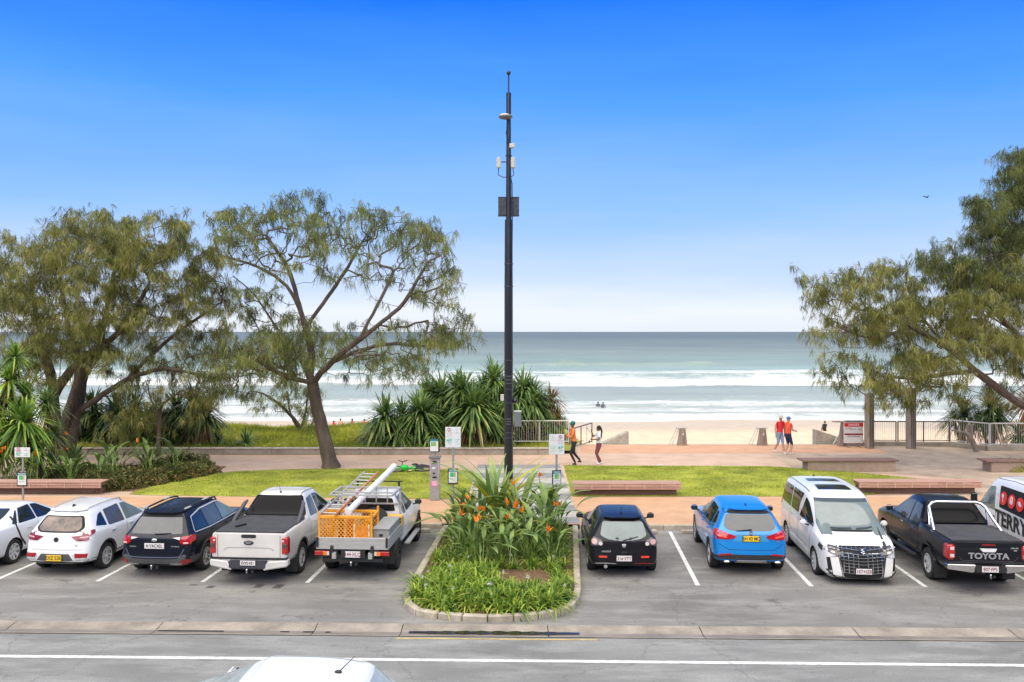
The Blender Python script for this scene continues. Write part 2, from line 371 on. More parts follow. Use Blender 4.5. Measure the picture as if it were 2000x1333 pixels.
# the island: kerb stones round a mulch bed
isl = [(-2.02,25.55),(-2.36,19.0),(-2.33,18.4),(-2.0,17.78),(-1.35,17.45),(-.5,17.34),(.3,17.43),(1.0,17.75),(1.4,18.3),(1.52,19.1),(1.93,25.5)]
def resamp(pts, step):
    out = []; P = [Vector(p) for p in pts]
    segs = [(a, b_) for a, b_ in zip(P, P[1:])]; L = sum((b_-a).length for a, b_ in segs); n = max(1, round(L/step))
    for k in range(n+1):
        d = L*k/n
        for a, b_ in segs:
            l = (b_-a).length
            if d <= l+1e-6: out.append(a.lerp(b_, min(1,d/l))); break
            d -= l
    return out
ik = thing('island_kerb', None, None); ik['kind'] = 'structure'
def kerb_loop(pts, step, w, parent, name, m, z=.13):
    P = resamp(pts, step); cen = sum(P, Vector((0,0)))/len(P)
    nr = []
    for i, p in enumerate(P):
        d = (P[min(i+1,len(P)-1)]-P[max(i-1,0)]).normalized(); n = Vector((-d.y, d.x))
        if (cen-p).dot(n) < 0: n = -n
        nr.append(n)
    for i in range(len(P)-1):
        a, b_ = P[i], P[i+1]; d = (b_-a)*.012/ (b_-a).length
        dz = random.uniform(-.006,.006); j = random.uniform(-.006,.006)
        q = [a+d+nr[i]*j, b_-d+nr[i+1]*j, b_-d+nr[i+1]*w, a+d+nr[i]*w]
        MB().prism([(v.x,v.y) for v in q], -.05, z+dz).build(name, m, parent, bevel=.018)
kerb_loop(isl, .52, .16, ik, 'kerb_stone', M_kerb)
M_mulch = mat('mulch', (.21,.115,.06), .95, var=.55, vs=14, bump=1.0, bs=30, dist=.06)
def inside(x, y, poly):
    c = False; n = len(poly); j = n-1
    for i in range(n):
        xi, yi = poly[i][0], poly[i][1]; xj, yj = poly[j][0], poly[j][1]
        if (yi > y) != (yj > y) and x < (xj-xi)*(y-yi)/(yj-yi)+xi: c = not c
        j = i
    return c
def edge_d(x, y, poly):
    p = Vector((x,y)); best = 1e9
    for i in range(len(poly)):
        a = Vector(poly[i][:2]); b_ = Vector(poly[(i+1)%len(poly)][:2]); ab = b_-a; t = max(0, min(1, (p-a).dot(ab)/max(ab.length_squared,1e-9)))
        best = min(best, (a+ab*t-p).length)
    return best
def mound(name, poly, z0, h, m, fall=1.2, step=.35, jit=.0, kind='structure', fz=None):
    P = [Vector(p[:2]) for p in poly]; B = resamp([*P, P[0]], step)[:-1]; n = len(B)
    xs = [p.x for p in P]; ys_ = [p.y for p in P]; I = []
    x = min(xs)
    while x < max(xs):
        y = min(ys_)
        while y < max(ys_):
            qx, qy = x+random.uniform(-.1,.1)*step, y+random.uniform(-.1,.1)*step
            if inside(qx, qy, P) and edge_d(qx, qy, P) > step*.45: I.append(Vector((qx,qy)))
            y += step
        x += step
    r = geometry.delaunay_2d_cdt(B+I, [(i,(i+1)%n) for i in range(n)], [], 1, 1e-5)
    vs = []
    for v in r[0]:
        d = min(1, edge_d(v.x, v.y, P)/fall); z = z0+h*(d*d*(3-2*d))+(random.uniform(-jit,jit) if d > .05 else 0)
        vs.append((v.x, v.y, z))
    b = MB(); b.add(vs, r[2]); o = b.build(name, m, smooth=True)
    if kind: o['kind'] = kind
    return o
mound('island_soil', [(-1.9,25.5),(-2.21,19.0),(-2.16,18.5),(-1.9,17.95),(-1.28,17.6),(-.5,17.5),(.25,17.58),(.9,17.9),(1.25,18.4),(1.36,19.1),(1.78,25.5)], .06, .16, M_mulch, .9, .22, .02)
# wheel stops
ws0 = MB().box((0,0,.05), (2.0,.16,.10), taper=.97).mesh('wheel_stop', M_kerb, bevel=.015)
for x, lab in ((3.2,'concrete wheel stop in front of the black hatchback, nearest the island'),(5.85,'concrete wheel stop in front of the bright blue SUV'),(8.45,'concrete wheel stop under the tail of the white people mover'),(11.0,'concrete wheel stop ahead of the black pickup'),(13.6,'concrete wheel stop ahead of the lettered white van'),
               (-3.35,'concrete wheel stop ahead of the tray ute with ladders'),(-5.6,'concrete wheel stop ahead of the white pickup with dark bed cover'),(-8.0,'concrete wheel stop ahead of the navy wagon'),(-10.5,'concrete wheel stop ahead of the white SUV with roof rails')):
    o = link('wheel_stop', ws0); o.location = RT(x, 25.12); o.rotation_euler = (0,0,-.03); tag(o, lab, 'wheel stop', 'wheel stops at the head of the bays')
# lawns
LAWN_R = [(2.06,29.95),(9.4,29.95),(12.2,30.1),(14.2,31.2),(16.0,32.9),(15.6,33.6),(13.9,35.0),(11.7,36.2),(10.6,36.7),(6,36.75),(2.2,36.9)]
LAWN_L = [(-12.9,30.2),(-2.7,29.5),(-1.5,29.5),(-1.5,35.2),(-2.5,35.9),(-6,36.0),(-9,35.9),(-11.2,35.3),(-12.2,34.3),(-13.4,31.8),(-13.4,30.4)]
LAWN_F = [(-30,30.4),(-18.9,30.4),(-18.6,31.5),(-18.8,33.4),(-30,33.6)]
M_lawn = leaf_mat('lawn_green', (.17,.19,.02), (.38,.40,.05), (.46,.42,.11), vs=.7, rough=.9, tr=.0, island=.02)
M_blade = leaf_mat('grass_blade', (.15,.19,.02), (.46,.50,.06), (.60,.52,.18), vs=1.1, rough=.7, tr=.25, island=.6)
rng = np.random.default_rng(5)
def grass(name, poly, dens, hgt, z0, h, fall, label, m=None, wd=.014, zfun=None):
    xs = [p[0] for p in poly]; ys_ = [p[1] for p in poly]; A = (max(xs)-min(xs))*(max(ys_)-min(ys_)); n = int(A*dens)
    X = rng.uniform(min(xs), max(xs), n); Y = rng.uniform(min(ys_), max(ys_), n)
    P = np.array(poly)[:, :2]; c = np.zeros(n, bool); j = len(P)-1; dm = np.full(n, 1e9)
    for i in range(len(P)):
        xi, yi = P[i]; xj, yj = P[j]
        c ^= ((yi > Y) != (yj > Y)) & (X < (xj-xi)*(Y-yi)/(yj-yi+1e-12)+xi)
        ab = P[j]-P[i]; t = np.clip(((X-xi)*ab[0]+(Y-yi)*ab[1])/(ab@ab), 0, 1); dm = np.minimum(dm, np.hypot(X-xi-ab[0]*t, Y-yi-ab[1]*t)); j = i
    X, Y, dm = X[c], Y[c], dm[c]; n = len(X)
    if zfun is None:
        d = np.clip(dm/fall, 0, 1); Z = z0+h*(d*d*(3-2*d))-.005
    else: Z = zfun(X, Y)
    D = unit(np.stack([rng.normal(0,.45,n), rng.normal(0,.45,n), np.ones(n)], 1))
    cl = .6+.8*(.5+.5*np.sin(X*1.7+np.sin(Y*2.3)*2)*np.cos(Y*1.9+X*.6))
    V, F = strips(np.stack([X,Y,Z],1), D, rng.uniform(.5,1.2,n)*hgt*cl, np.full(n, wd), rng.uniform(.1,.6,n), 1, rng=rng)
    return tag(link(name, mesh_np(name, V, F, m or M_blade)), label, 'grass', kind='stuff')
for P, nm, d in ((LAWN_R,'to the right of the path',900),(LAWN_L,'to the left of the path',900),(LAWN_F,'at the far left behind the bench',500)):
    mound('lawn', P, .13, .10, M_lawn, 1.6, .5); grass('lawn_grass', P, d, .07, .13, .10, 1.6, 'short bright green mown grass of the lawn '+nm)
# low sea wall with panels, dune behind
sw = thing('sea_wall', 'long low concrete wall along the seaward side of the promenade', 'wall', (-20,40.1,.12))
M_wall = mat('sea_wall_concrete', (.37,.32,.245), .85, var=.3, vs=2, bump=.3, bs=40)
x = -48.0
while x < 2.0:
    x2 = min(x+4.1, 2.3)
    MB().box(((x+x2)/2+20, .18, .13), (x2-x-.015, .30, .26)).build('wall_panel', M_wall, sw, bevel=.01)
    MB().box(((x+x2)/2+20, .17, .285), (x2-x-.012, .40, .05)).build('coping', M_kerb, sw, bevel=.012)
    x = x2
wr = thing('edge_wall', 'low concrete edging wall under the railings at the right of the promenade', 'wall', (22,42,.12))
def wall_seg(a, b_, h, w, name='wall_panel', m=None, parent=wr):
    a = Vector(a); b_ = Vector(b_); d = b_-a; L = d.length; ang = math.atan2(d.y, d.x); c = (a+b_)/2-parent.location.to_2d()
    o = MB().box((0,0,h/2), (L-.01,w,h)).build(name, m or M_wall, parent, bevel=.012); o.location = (c.x,c.y,0); o.rotation_euler = (0,0,ang); return o
wall_seg((16.2,43.3),(19.0,43.2),.22,.3); wall_seg((19.0,43.2),(21.6,43.0),.22,.3); wall_seg((21.6,43.0),(22.6,41.5),.25,.3); wall_seg((22.6,41.45),(27,41.5),.25,.3); wall_seg((27,41.5),(34,41.6),.25,.3)
tag(MB().box((10.5,43.75,-1.7), (62,.3,3.63)).build('retaining_wall', M_wall, bevel=.01), 'concrete retaining wall dropping from the promenade edge to the beach', 'wall')
def dune_z(X, Y):
    X = np.asarray(X, float); Y = np.asarray(Y, float)
    return .30+.10*np.sin(X*.45+1)*np.sin(Y*.6)+.16*np.exp(-((Y-48.5)/1.6)**2)+.05*np.sin(X*1.9+Y)-np.clip(Y-50.3,0,9)*.55
nx, ny = 90, 34; X, Y = np.meshgrid(np.linspace(-60,3.0,nx), np.linspace(40.4,57,ny)); Z = dune_z(X,Y)
F = np.array([(j*nx+i, j*nx+i+1, (j+1)*nx+i+1, (j+1)*nx+i) for j in range(ny-1) for i in range(nx-1)])
M_dune = leaf_mat('dune_green', (.19,.19,.035), (.38,.38,.05), (.34,.25,.13), vs=.5, rough=.95, tr=0, island=0)
link('dune', mesh_np('dune', np.stack([X.ravel(),Y.ravel(),Z.ravel()],1), F, M_dune, True))['kind'] = 'structure'
M_dblade = leaf_mat('dune_blade', (.17,.20,.03), (.48,.50,.05), (.46,.36,.16), vs=.35, rough=.8, tr=.25, island=.4)
grass('dune_grass', [(-26,40.5),(2.2,40.5),(2.2,50.6),(-26,50.6)], 190, .34, 0, 0, 1, 'yellow green creeping grass on the dune behind the low wall', M_dblade, .03, dune_z)
# beach
def beach_z(X, Y):
    return -3.15-.65*np.clip((Y-44)/49,0,2)**1.3+.05*np.sin(X*.35+np.sin(Y*.3)*2)*np.clip((90-Y)/20,0,1)
nx, ny = 160, 90; X, Y = np.meshgrid(np.linspace(-150,150,nx), np.linspace(43.9,120,ny)); Z = beach_z(X,Y)
F = np.array([(j*nx+i, j*nx+i+1, (j+1)*nx+i+1, (j+1)*nx+i) for j in range(ny-1) for i in range(nx-1)])
sm = bpy.data.materials.new('beach_sand'); sm.use_nodes = True; t = sm.node_tree; b = t.nodes['Principled BSDF']
tc = _n(t,'ShaderNodeTexCoord'); sp = _n(t,'ShaderNodeSeparateXYZ'); t.links.new(tc.outputs['Object'], sp.inputs[0])
n1 = _n(t,'ShaderNodeTexNoise', Scale=.12, Detail=4.0); t.links.new(tc.outputs['Object'], n1.inputs['Vector'])
ad = _n(t,'ShaderNodeMath'); ad.operation='MULTIPLY_ADD'; ad.inputs[1].default_value = 9; t.links.new(n1.outputs[0], ad.inputs[0]); t.links.new(sp.outputs[1], ad.inputs[2])
mr = _n(t,'ShaderNodeMapRange'); mr.inputs[1].default_value = 84; mr.inputs[2].default_value = 90.5; t.links.new(ad.outputs[0], mr.inputs[0])
mx = _n(t,'ShaderNodeMix'); mx.data_type='RGBA'; mx.inputs[6].default_value = (.70,.52,.35,1); mx.inputs[7].default_value = (.50,.41,.31,1); t.links.new(mr.outputs[0], mx.inputs[0])
n3 = _n(t,'ShaderNodeTexNoise', Scale=.9, Detail=8.0, Roughness=.7); t.links.new(tc.outputs['Object'], n3.inputs['Vector'])
m3 = _n(t,'ShaderNodeMapRange'); m3.inputs[1].default_value = .3; m3.inputs[2].default_value = .7; m3.inputs[3].default_value = .86; m3.inputs[4].default_value = 1.06; t.links.new(n3.outputs[0], m3.inputs[0])
vm = _n(t,'ShaderNodeVectorMath'); vm.operation='SCALE'; t.links.new(mx.outputs[2], vm.inputs[0]); t.links.new(m3.outputs[0], vm.inputs['Scale'])
t.links.new(vm.outputs[0], b.inputs['Base Color']); b.inputs['Roughness'].default_value = .95
bp = _n(t,'ShaderNodeBump'); bp.inputs['Strength'].default_value = .7; bp.inputs['Distance'].default_value = .12; n4 = _n(t,'ShaderNodeTexNoise', Scale=2.2, Detail=6.0); t.links.new(tc.outputs['Object'], n4.inputs['Vector']); t.links.new(n4.outputs[0], bp.inputs['Height']); t.links.new(bp.outputs[0], b.inputs['Normal'])
link('beach', mesh_np('beach', np.stack([X.ravel(),Y.ravel(),Z.ravel()],1), F, sm, True))['kind'] = 'structure'
# sea
SEA = -3.8
yy = np.concatenate([np.arange(88,140,.45), np.arange(140,330,1.0), np.geomspace(330,30000,140)])
nx = 240; ux = np.linspace(-1,1,nx)
Xs = ux[None,:]*(yy[:,None]*.85+30); Ys = np.repeat(yy[:,None], nx, 1)
def nz2(x, y, seed):
    r = np.random.default_rng(seed); o = 0
    for k in range(7):
        a = r.uniform(-.6,.6)+PI/2; f = r.uniform(.5,1.6); o = o+np.sin((x*math.cos(a)+y*math.sin(a))*f+r.uniform(0,6.3))
    return o/7
amp = np.clip(1-(Ys-330)/900, .15, 1)
Zs = SEA+.10*nz2(Xs*.25, Ys*.45, 1)*amp+.22*nz2(Xs*.05, Ys*.14, 2)*amp*np.clip((Ys-95)/60,0,1)
def wave(yc, h, wf, wb, x0, x1, seed, wob=3):
    r = np.random.default_rng(seed); ph = r.uniform(0,6,4)
    yc_ = yc+wob*np.sin(Xs*.045+ph[0])+wob*.4*np.sin(Xs*.17+ph[1])+.3*np.sin(Xs*.7+ph[2])
    hx = np.clip((Xs-x0)/12,0,1)*np.clip((x1-Xs)/12,0,1)*(.75+.25*np.sin(Xs*.09+ph[3])+.1*np.sin(Xs*.5))
    d = Ys-yc_; return h*hx*np.where(d<0, np.exp(-(d/wf)**2), np.exp(-(d/wb)**2))
Zs = Zs+wave(97,.18,.5,2.5,-300,300,3)+wave(112,.22,.6,4,-300,300,4)+wave(158,.75,.9,8,-300,300,5,4)+wave(190,.55,1.2,9,-300,300,6)+wave(246,1.5,1.8,6,2,66,7,2)+wave(228,.5,1.5,8,-400,10,8)
Zs = np.where(Ys < 95, Zs*0+SEA+(Zs-SEA)*np.clip((Ys-90)/5,0,1), Zs)
ny = len(yy); F = np.array([(j*nx+i, j*nx+i+1, (j+1)*nx+i+1, (j+1)*nx+i) for j in range(ny-1) for i in range(nx-1)])
wm = bpy.data.materials.new('sea_water'); wm.use_nodes = True; t = wm.node_tree; b = t.nodes['Principled BSDF']
tc = _n(t,'ShaderNodeTexCoord'); sp = _n(t,'ShaderNodeSeparateXYZ'); t.links.new(tc.outputs['Object'], sp.inputs[0])
def mpn(sc, scale, det, rough=.6, off=(0,0,0)):
    m = _n(t,'ShaderNodeMapping'); m.inputs['Scale'].default_value = sc; m.inputs['Location'].default_value = off; t.links.new(tc.outputs['Object'], m.inputs[0])
    n = _n(t,'ShaderNodeTexNoise', Scale=scale, Detail=float(det), Roughness=rough); t.links.new(m.outputs[0], n.inputs['Vector']); return n.outputs[0]
def mth(op, a, b_=None, c=None, clamp=False):
    m = _n(t,'ShaderNodeMath'); m.operation = op; m.use_clamp = clamp
    for i, v in enumerate((a, b_, c)):
        if v is None: continue
        if isinstance(v, (int,float)): m.inputs[i].default_value = v
        else: t.links.new(v, m.inputs[i])
    return m.outputs[0]
wob = mpn((.02,.012,1), 1.0, 4)                         # slow wobble of the surf lines along the shore
yw = mth('ADD', sp.outputs[1], mth('MULTIPLY', mth('SUBTRACT', wob, .5), mth('MULTIPLY', sp.outputs[1], .13)))
def ramp(lo, hi, pts):
    m = _n(t,'ShaderNodeMapRange'); m.inputs[1].default_value = lo; m.inputs[2].default_value = hi; t.links.new(yw, m.inputs[0])
    r = _n(t,'ShaderNodeValToRGB'); e = r.color_ramp.elements
    while len(e) > 1: e.remove(e[-1])
    for i, (p, c) in enumerate(pts):
        q = (p-lo)/(hi-lo); c = (c,c,c,1) if isinstance(c, (int,float)) else (*c,1)
        if i == 0: e[0].position = q; e[0].color = c
        else: x = e.new(q); x.color = c
    t.links.new(m.outputs[0], r.inputs[0]); return r.outputs[0]
dens = ramp(85, 330, [(85,.95),(93,.85),(98,.60),(102,.44),(106,.62),(112,.42),(118,.58),(126,.40),(136,.34),(154,.30),(157,.80),(172,.70),(185,.55),(196,.44),(206,.62),(216,.52),(222,.34),(236,.26),(244,.40),(262,.24),(275,.08),(330,.0)])
f1 = mpn((.045,.11,1), 1.0, 9, .68); f2 = mpn((.30,.36,1), 1.0, 7, .72, (9,3,0))
f3 = mpn((1.3,.95,1), 1.0, 6, .75, (2,7,0))
fn = mth('ADD', mth('ADD', mth('MULTIPLY', f1, .40), mth('MULTIPLY', f2, .38)), mth('MULTIPLY', f3, .22))
foam = mth('MULTIPLY_ADD', mth('SUBTRACT', mth('ADD', fn, mth('MULTIPLY', dens, .66)), .795), 7.5, 0, True)
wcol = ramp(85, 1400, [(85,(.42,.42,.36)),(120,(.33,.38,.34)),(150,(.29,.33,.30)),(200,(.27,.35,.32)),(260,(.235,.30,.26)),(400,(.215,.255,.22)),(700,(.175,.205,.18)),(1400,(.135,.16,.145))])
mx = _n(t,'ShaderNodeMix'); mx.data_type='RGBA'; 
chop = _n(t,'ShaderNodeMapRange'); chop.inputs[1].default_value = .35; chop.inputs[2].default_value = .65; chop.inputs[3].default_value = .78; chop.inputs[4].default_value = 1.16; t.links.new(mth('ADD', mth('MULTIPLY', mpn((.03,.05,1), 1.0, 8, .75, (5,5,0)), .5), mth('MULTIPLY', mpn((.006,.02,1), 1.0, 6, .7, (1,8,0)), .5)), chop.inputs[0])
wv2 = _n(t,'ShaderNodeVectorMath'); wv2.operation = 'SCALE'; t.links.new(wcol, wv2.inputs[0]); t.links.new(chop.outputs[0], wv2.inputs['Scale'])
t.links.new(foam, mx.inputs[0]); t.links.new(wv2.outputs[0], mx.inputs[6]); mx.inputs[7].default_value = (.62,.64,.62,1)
t.links.new(mx.outputs[2], b.inputs['Base Color']); rg = _n(t,'ShaderNodeMapRange'); rg.inputs[3].default_value = .45; rg.inputs[4].default_value = .9; t.links.new(foam, rg.inputs[0]); t.links.new(rg.outputs[0], b.inputs['Roughness'])
b.inputs['Specular IOR Level'].default_value = .08
bp = _n(t,'ShaderNodeBump'); bp.inputs['Strength'].default_value = .8; bp.inputs['Distance'].default_value = .5
bh = mth('ADD', mth('MULTIPLY', mpn((.22,.7,1), 1.0, 7, .62, (3,1,0)), 1.0), mth('MULTIPLY', foam, .12)); t.links.new(bh, bp.inputs['Height']); t.links.new(bp.outputs[0], b.inputs['Normal'])
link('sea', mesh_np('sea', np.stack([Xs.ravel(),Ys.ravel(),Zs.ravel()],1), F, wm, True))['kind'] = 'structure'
# ------------------------------------------------------------------ trees and plants
M_bark = mat('bark', (.115,.085,.062), .95, var=.45, vs=3, bump=1.0, bs=14, dist=.05, stretch=(1,1,.35))
M_twig = mat('twig', (.13,.105,.08), .95, var=.3, vs=6)
def crown_mats(k):
    return {'olive': leaf_mat('needles_olive', (.035,.048,.010), (.34,.34,.078), (.50,.38,.17), vs=1.1, island=.35, tr=.3),
            'green': leaf_mat('needles_green', (.03,.048,.012), (.31,.345,.09), (.48,.40,.16), vs=.75, island=.35, tr=.3),
            'deep': leaf_mat('needles_deep', (.018,.032,.008), (.22,.25,.06), (.38,.31,.13), vs=.9, island=.35, tr=.25),
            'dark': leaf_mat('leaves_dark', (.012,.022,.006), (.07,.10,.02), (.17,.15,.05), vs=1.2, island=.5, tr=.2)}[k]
_cm = {}
def cm(k):
    if k not in _cm: _cm[k] = crown_mats(k)
    return _cm[k]
def tree(label, cat, base, guides, clumps, seed, depth=2.5, needle=(.32,.018), per=(10,11), leafmat='olive', trunk_r=.3, tip_r=.0105, droop=1.0, spread=.3, group=None, name='coastal_tree', mul=1.0, hang=.75):
    """guides: list of [ (px,py,dy,r), ... ] limbs in photo pixels at distance base.y+dy; clumps: (px,py,rx,ry,n,dy)."""
    r = random.Random(seed); g = np.random.default_rng(seed); D0 = base.y
    nodes = []; par = []; rad = []
    def addn(p, pa, ra): nodes.append(p); par.append(pa); rad.append(ra); return len(nodes)-1
    paths = []
    for gl in guides:
        pts = [Wp(a, b, D0+c) for a, b, c, _ in gl]; rr = [q[3] for q in gl]
        if gl is guides[0]: pts[0] = base.copy()
        # smooth catmull
        prev = None
        if nodes and gl is not guides[0]:
            bi = min(range(len(nodes)), key=lambda i: (nodes[i]-pts[0]).length); prev = bi; pts[0] = nodes[bi].copy()
        ids = [prev] if prev is not None else []
        for i in range(len(pts)-1):
            p0 = pts[max(i-1,0)]; p1 = pts[i]; p2 = pts[i+1]; p3 = pts[min(i+2,len(pts)-1)]; n = max(2, int((p2-p1).length/.3))
            for k in range(n+(1 if i == len(pts)-2 else 0)):
                t = k/n; q = .5*((2*p1)+(-p0+p2)*t+(2*p0-5*p1+4*p2-p3)*t*t+(-p0+3*p1-3*p2+p3)*t**3)
                q = q+Vector((r.uniform(-1,1),r.uniform(-1,1),r.uniform(-1,1)))*.02
                if i == 0 and k == 0 and prev is not None: continue
                prev = addn(q, prev if prev is not None else -1, rr[i]+(rr[i+1]-rr[i])*t); ids.append(prev)
        paths.append(ids)
    tips = []
    for px, py, rx, ry, n, dy in clumps:
        left = int(n*mul)
        while left > 0:
            a = r.uniform(0, 2*PI); q = r.random()**.45*1.06; dd = D0+dy+r.gauss(0, depth*.55); k_ = min(left, r.randint(3,7)); left -= k_
            c0 = Wp(px+rx*q*math.cos(a), py+ry*q*math.sin(a), dd)
            for _ in range(k_): tips.append(c0+Vector((r.gauss(0,.30),r.gauss(0,.3),r.gauss(0,.22))))
    NP = np.array([list(p) for p in nodes]); tp = [np.array(list(t)) for t in tips]
    tips = [t for _, t in sorted(((np.min(np.linalg.norm(NP-a, axis=1)), i) for i, a in enumerate(tp)), key=lambda x: x[0])]
    tips = [tp[i] for i in tips]
    cap = len(nodes)+len(tips)*14; A = np.zeros((cap,3)); A[:len(nodes)] = NP; cnt = len(nodes)
    for a in tips:
        d = np.linalg.norm(A[:cnt]-a, axis=1)
        pen = np.maximum(0, A[:cnt,2]-a[2])*.7        # prefer limbs from below
        rr_ = np.array(rad[:cnt]); pen2 = np.where(rr_ > .14, .5, 0)
        j = int(np.argmin(d+pen+pen2)); p0 = Vector(A[j]); p1 = Vector(a); L = (p1-p0).length; n = max(2, min(12, int(L/.28))); prev = j; ids = [j]
        pd = (p0-nodes[par[j]]).normalized() if par[j] >= 0 else Vector((0,0,1))
        c = p0+(pd*.5+Vector((0,0,.25)))*L*.42
        for k in range(1, n+1):
            t = k/n; q = p0*(1-t)**2+c*2*t*(1-t)+p1*t*t+Vector((r.uniform(-1,1),r.uniform(-1,1),r.uniform(-1,1)))*.05*min(1,L)*(1-t*.3)
            prev = addn(q, prev, 0); A[cnt] = list(q); cnt += 1; ids.append(prev)
            if cnt >= cap-1: break
        paths.append(ids)
    c = np.zeros(len(nodes)); haschild = set(par)
    for i in range(len(nodes)-1, -1, -1):
        if i not in haschild: c[i] = 1
        if par[i] >= 0: c[par[i]] += c[i]
    R = [max(rad[i], tip_r*(c[i]**.46)) for i in range(len(nodes))]
    for i in range(len(nodes)):
        if par[i] >= 0 and rad[i] == 0: R[i] = min(R[i], R[par[i]])
    root = thing(name, label, cat, base, 0, group)
    tb = MB(); 
    for pi, ids in enumerate(paths):
        pts = [nodes[i]-base for i in ids]; rs = [R[i] for i in ids]
        if pi >= 1 and len(rs) > 1: rs[0] = min(rs[0], rs[1]*1.15)
        big = max(rs) > .09
        if pi == 0: pts.insert(0, pts[0]+Vector((0,0,-.2))); rs[0] *= 1.22; rs.insert(0, rs[0]*1.15)
        tb.tube(pts, rs, 9 if big else (5 if max(rs) > .03 else 3), 0 if big else 1, caps=False)
    tb.build('trunk', [M_bark, M_twig], root, smooth=True)
    # foliage: hanging needle sprays along the outer twigs
    tipi = [i for i in range(len(nodes)) if i not in haschild and rad[i] == 0]
    src = []
    for i in tipi:
        j = i; k = 0
        while j >= 0 and k < 4 and rad[j] == 0: src.append((nodes[j], 1-.18*k)); j = par[j]; k += 1
    Bn = []; 
    for p, w in src:
        m = int(round(per[0]*w*r.uniform(.5,1.4)/2.2))
        for _ in range(m): Bn.append((p.x-base.x+r.gauss(0,spread), p.y-base.y+r.gauss(0,spread), p.z-base.z+r.gauss(0,spread*.7)))
    Bn = np.array(Bn); ns = len(Bn); kk = per[1]
    th = g.uniform(0, 2*PI, ns); lean = np.stack([np.cos(th)*.8, np.sin(th)*.8, g.uniform(-.5,.5,ns)], 1)
    B = np.repeat(Bn, kk, 0)+g.normal(0,.045,(ns*kk,3)); Dm = unit(np.repeat(lean, kk, 0)*.75+g.normal(0,.33,(ns*kk,3))+np.array([0,0,-hang]))
    Ln = g.uniform(.5,1.15,ns*kk)*np.repeat(g.uniform(.55,1.35,ns),kk)*needle[0]; V, F = strips(B, Dm, Ln, np.full(ns*kk, needle[1])*g.uniform(.6,1.3,ns*kk), np.full(ns*kk, .45*droop), 2, rng=g)
    link('crown', mesh_np('crown', V, F, cm(leafmat)), root)
    return root, len(F)
NT = 0
def T_(*a, **k):
    global NT
    o, n = tree(*a, **k); NT += n; return o
# centre tree
b0 = G(646, 912, .15)
T_('spreading tree with one leaning trunk and thin open crown, alone at the lawn edge', 'tree', b0,
  [[(646,912,0,0.340),(632,850,0,0.280),(618,790,0,0.250),(610,748,0,0.240)],
   [(610,748,0,0.141),(596,715,.2,0.120),(578,690,.4,0.061),(540,640,.6,0.046),(500,580,.8,0.032),(455,540,.9,0.023)],
   [(606,740,0,0.141),(610,700,.2,0.120),(596,640,.1,0.061),(580,580,0,0.046),(560,520,-.2,0.032),(520,460,-.4,0.019)],
   [(612,745,0,0.141),(650,705,-.4,0.120),(700,665,-.8,0.065),(745,630,-1.0,0.046),(790,590,-1.2,0.032),(830,520,-1.2,0.019)],
   [(612,745,0,0.055),(640,715,.6,0.046),(690,690,1.0,0.032),(760,672,1.3,0.023),(850,680,1.5,0.014)],
   [(606,742,0,0.055),(560,735,-.6,0.046),(510,710,-1.0,0.032),(470,680,-1.2,0.023)],
   [(598,640,.1,0.042),(640,580,.5,0.038),(680,520,.8,0.023),(720,450,1.0,0.014)],
   [(590,620,0,0.042),(560,560,.4,0.028),(500,520,.8,0.023),(430,500,1.0,0.014)],
   [(700,665,-.8,0.038),(735,600,-1.2,0.028),(770,530,-1.4,0.019)]],
  [(430,450,38,40,24,.5),(480,430,45,35,26,0),(540,425,45,32,26,.3),(590,410,45,32,22,0),(640,440,45,35,24,-.3),(700,445,48,35,26,.3),(750,430,38,28,14,0),(790,460,45,45,28,0),
   (835,500,42,55,38,-.4),(860,570,38,60,30,-.3),(880,640,38,38,24,.3),(820,620,55,50,26,0),(850,675,60,22,24,.8),(750,690,60,30,30,.6),(690,655,50,30,12,0),(560,490,60,45,20,0),(480,500,50,50,20,.6),
   (640,520,65,45,18,0),(720,520,55,50,20,-.4),(440,570,40,50,18,.8),(500,600,55,40,20,.3),(560,660,60,40,40,.2),(500,690,62,45,80,-.5),(450,720,40,50,50,-.4),(560,710,50,30,30,0),(620,670,45,40,26,0),(700,720,45,25,16,.5),(790,715,50,18,16,.7)], 11,
  depth=2.8, per=(4.6,9), spread=.12, mul=2.7, tip_r=.0115, leafmat='green', hang=.8)
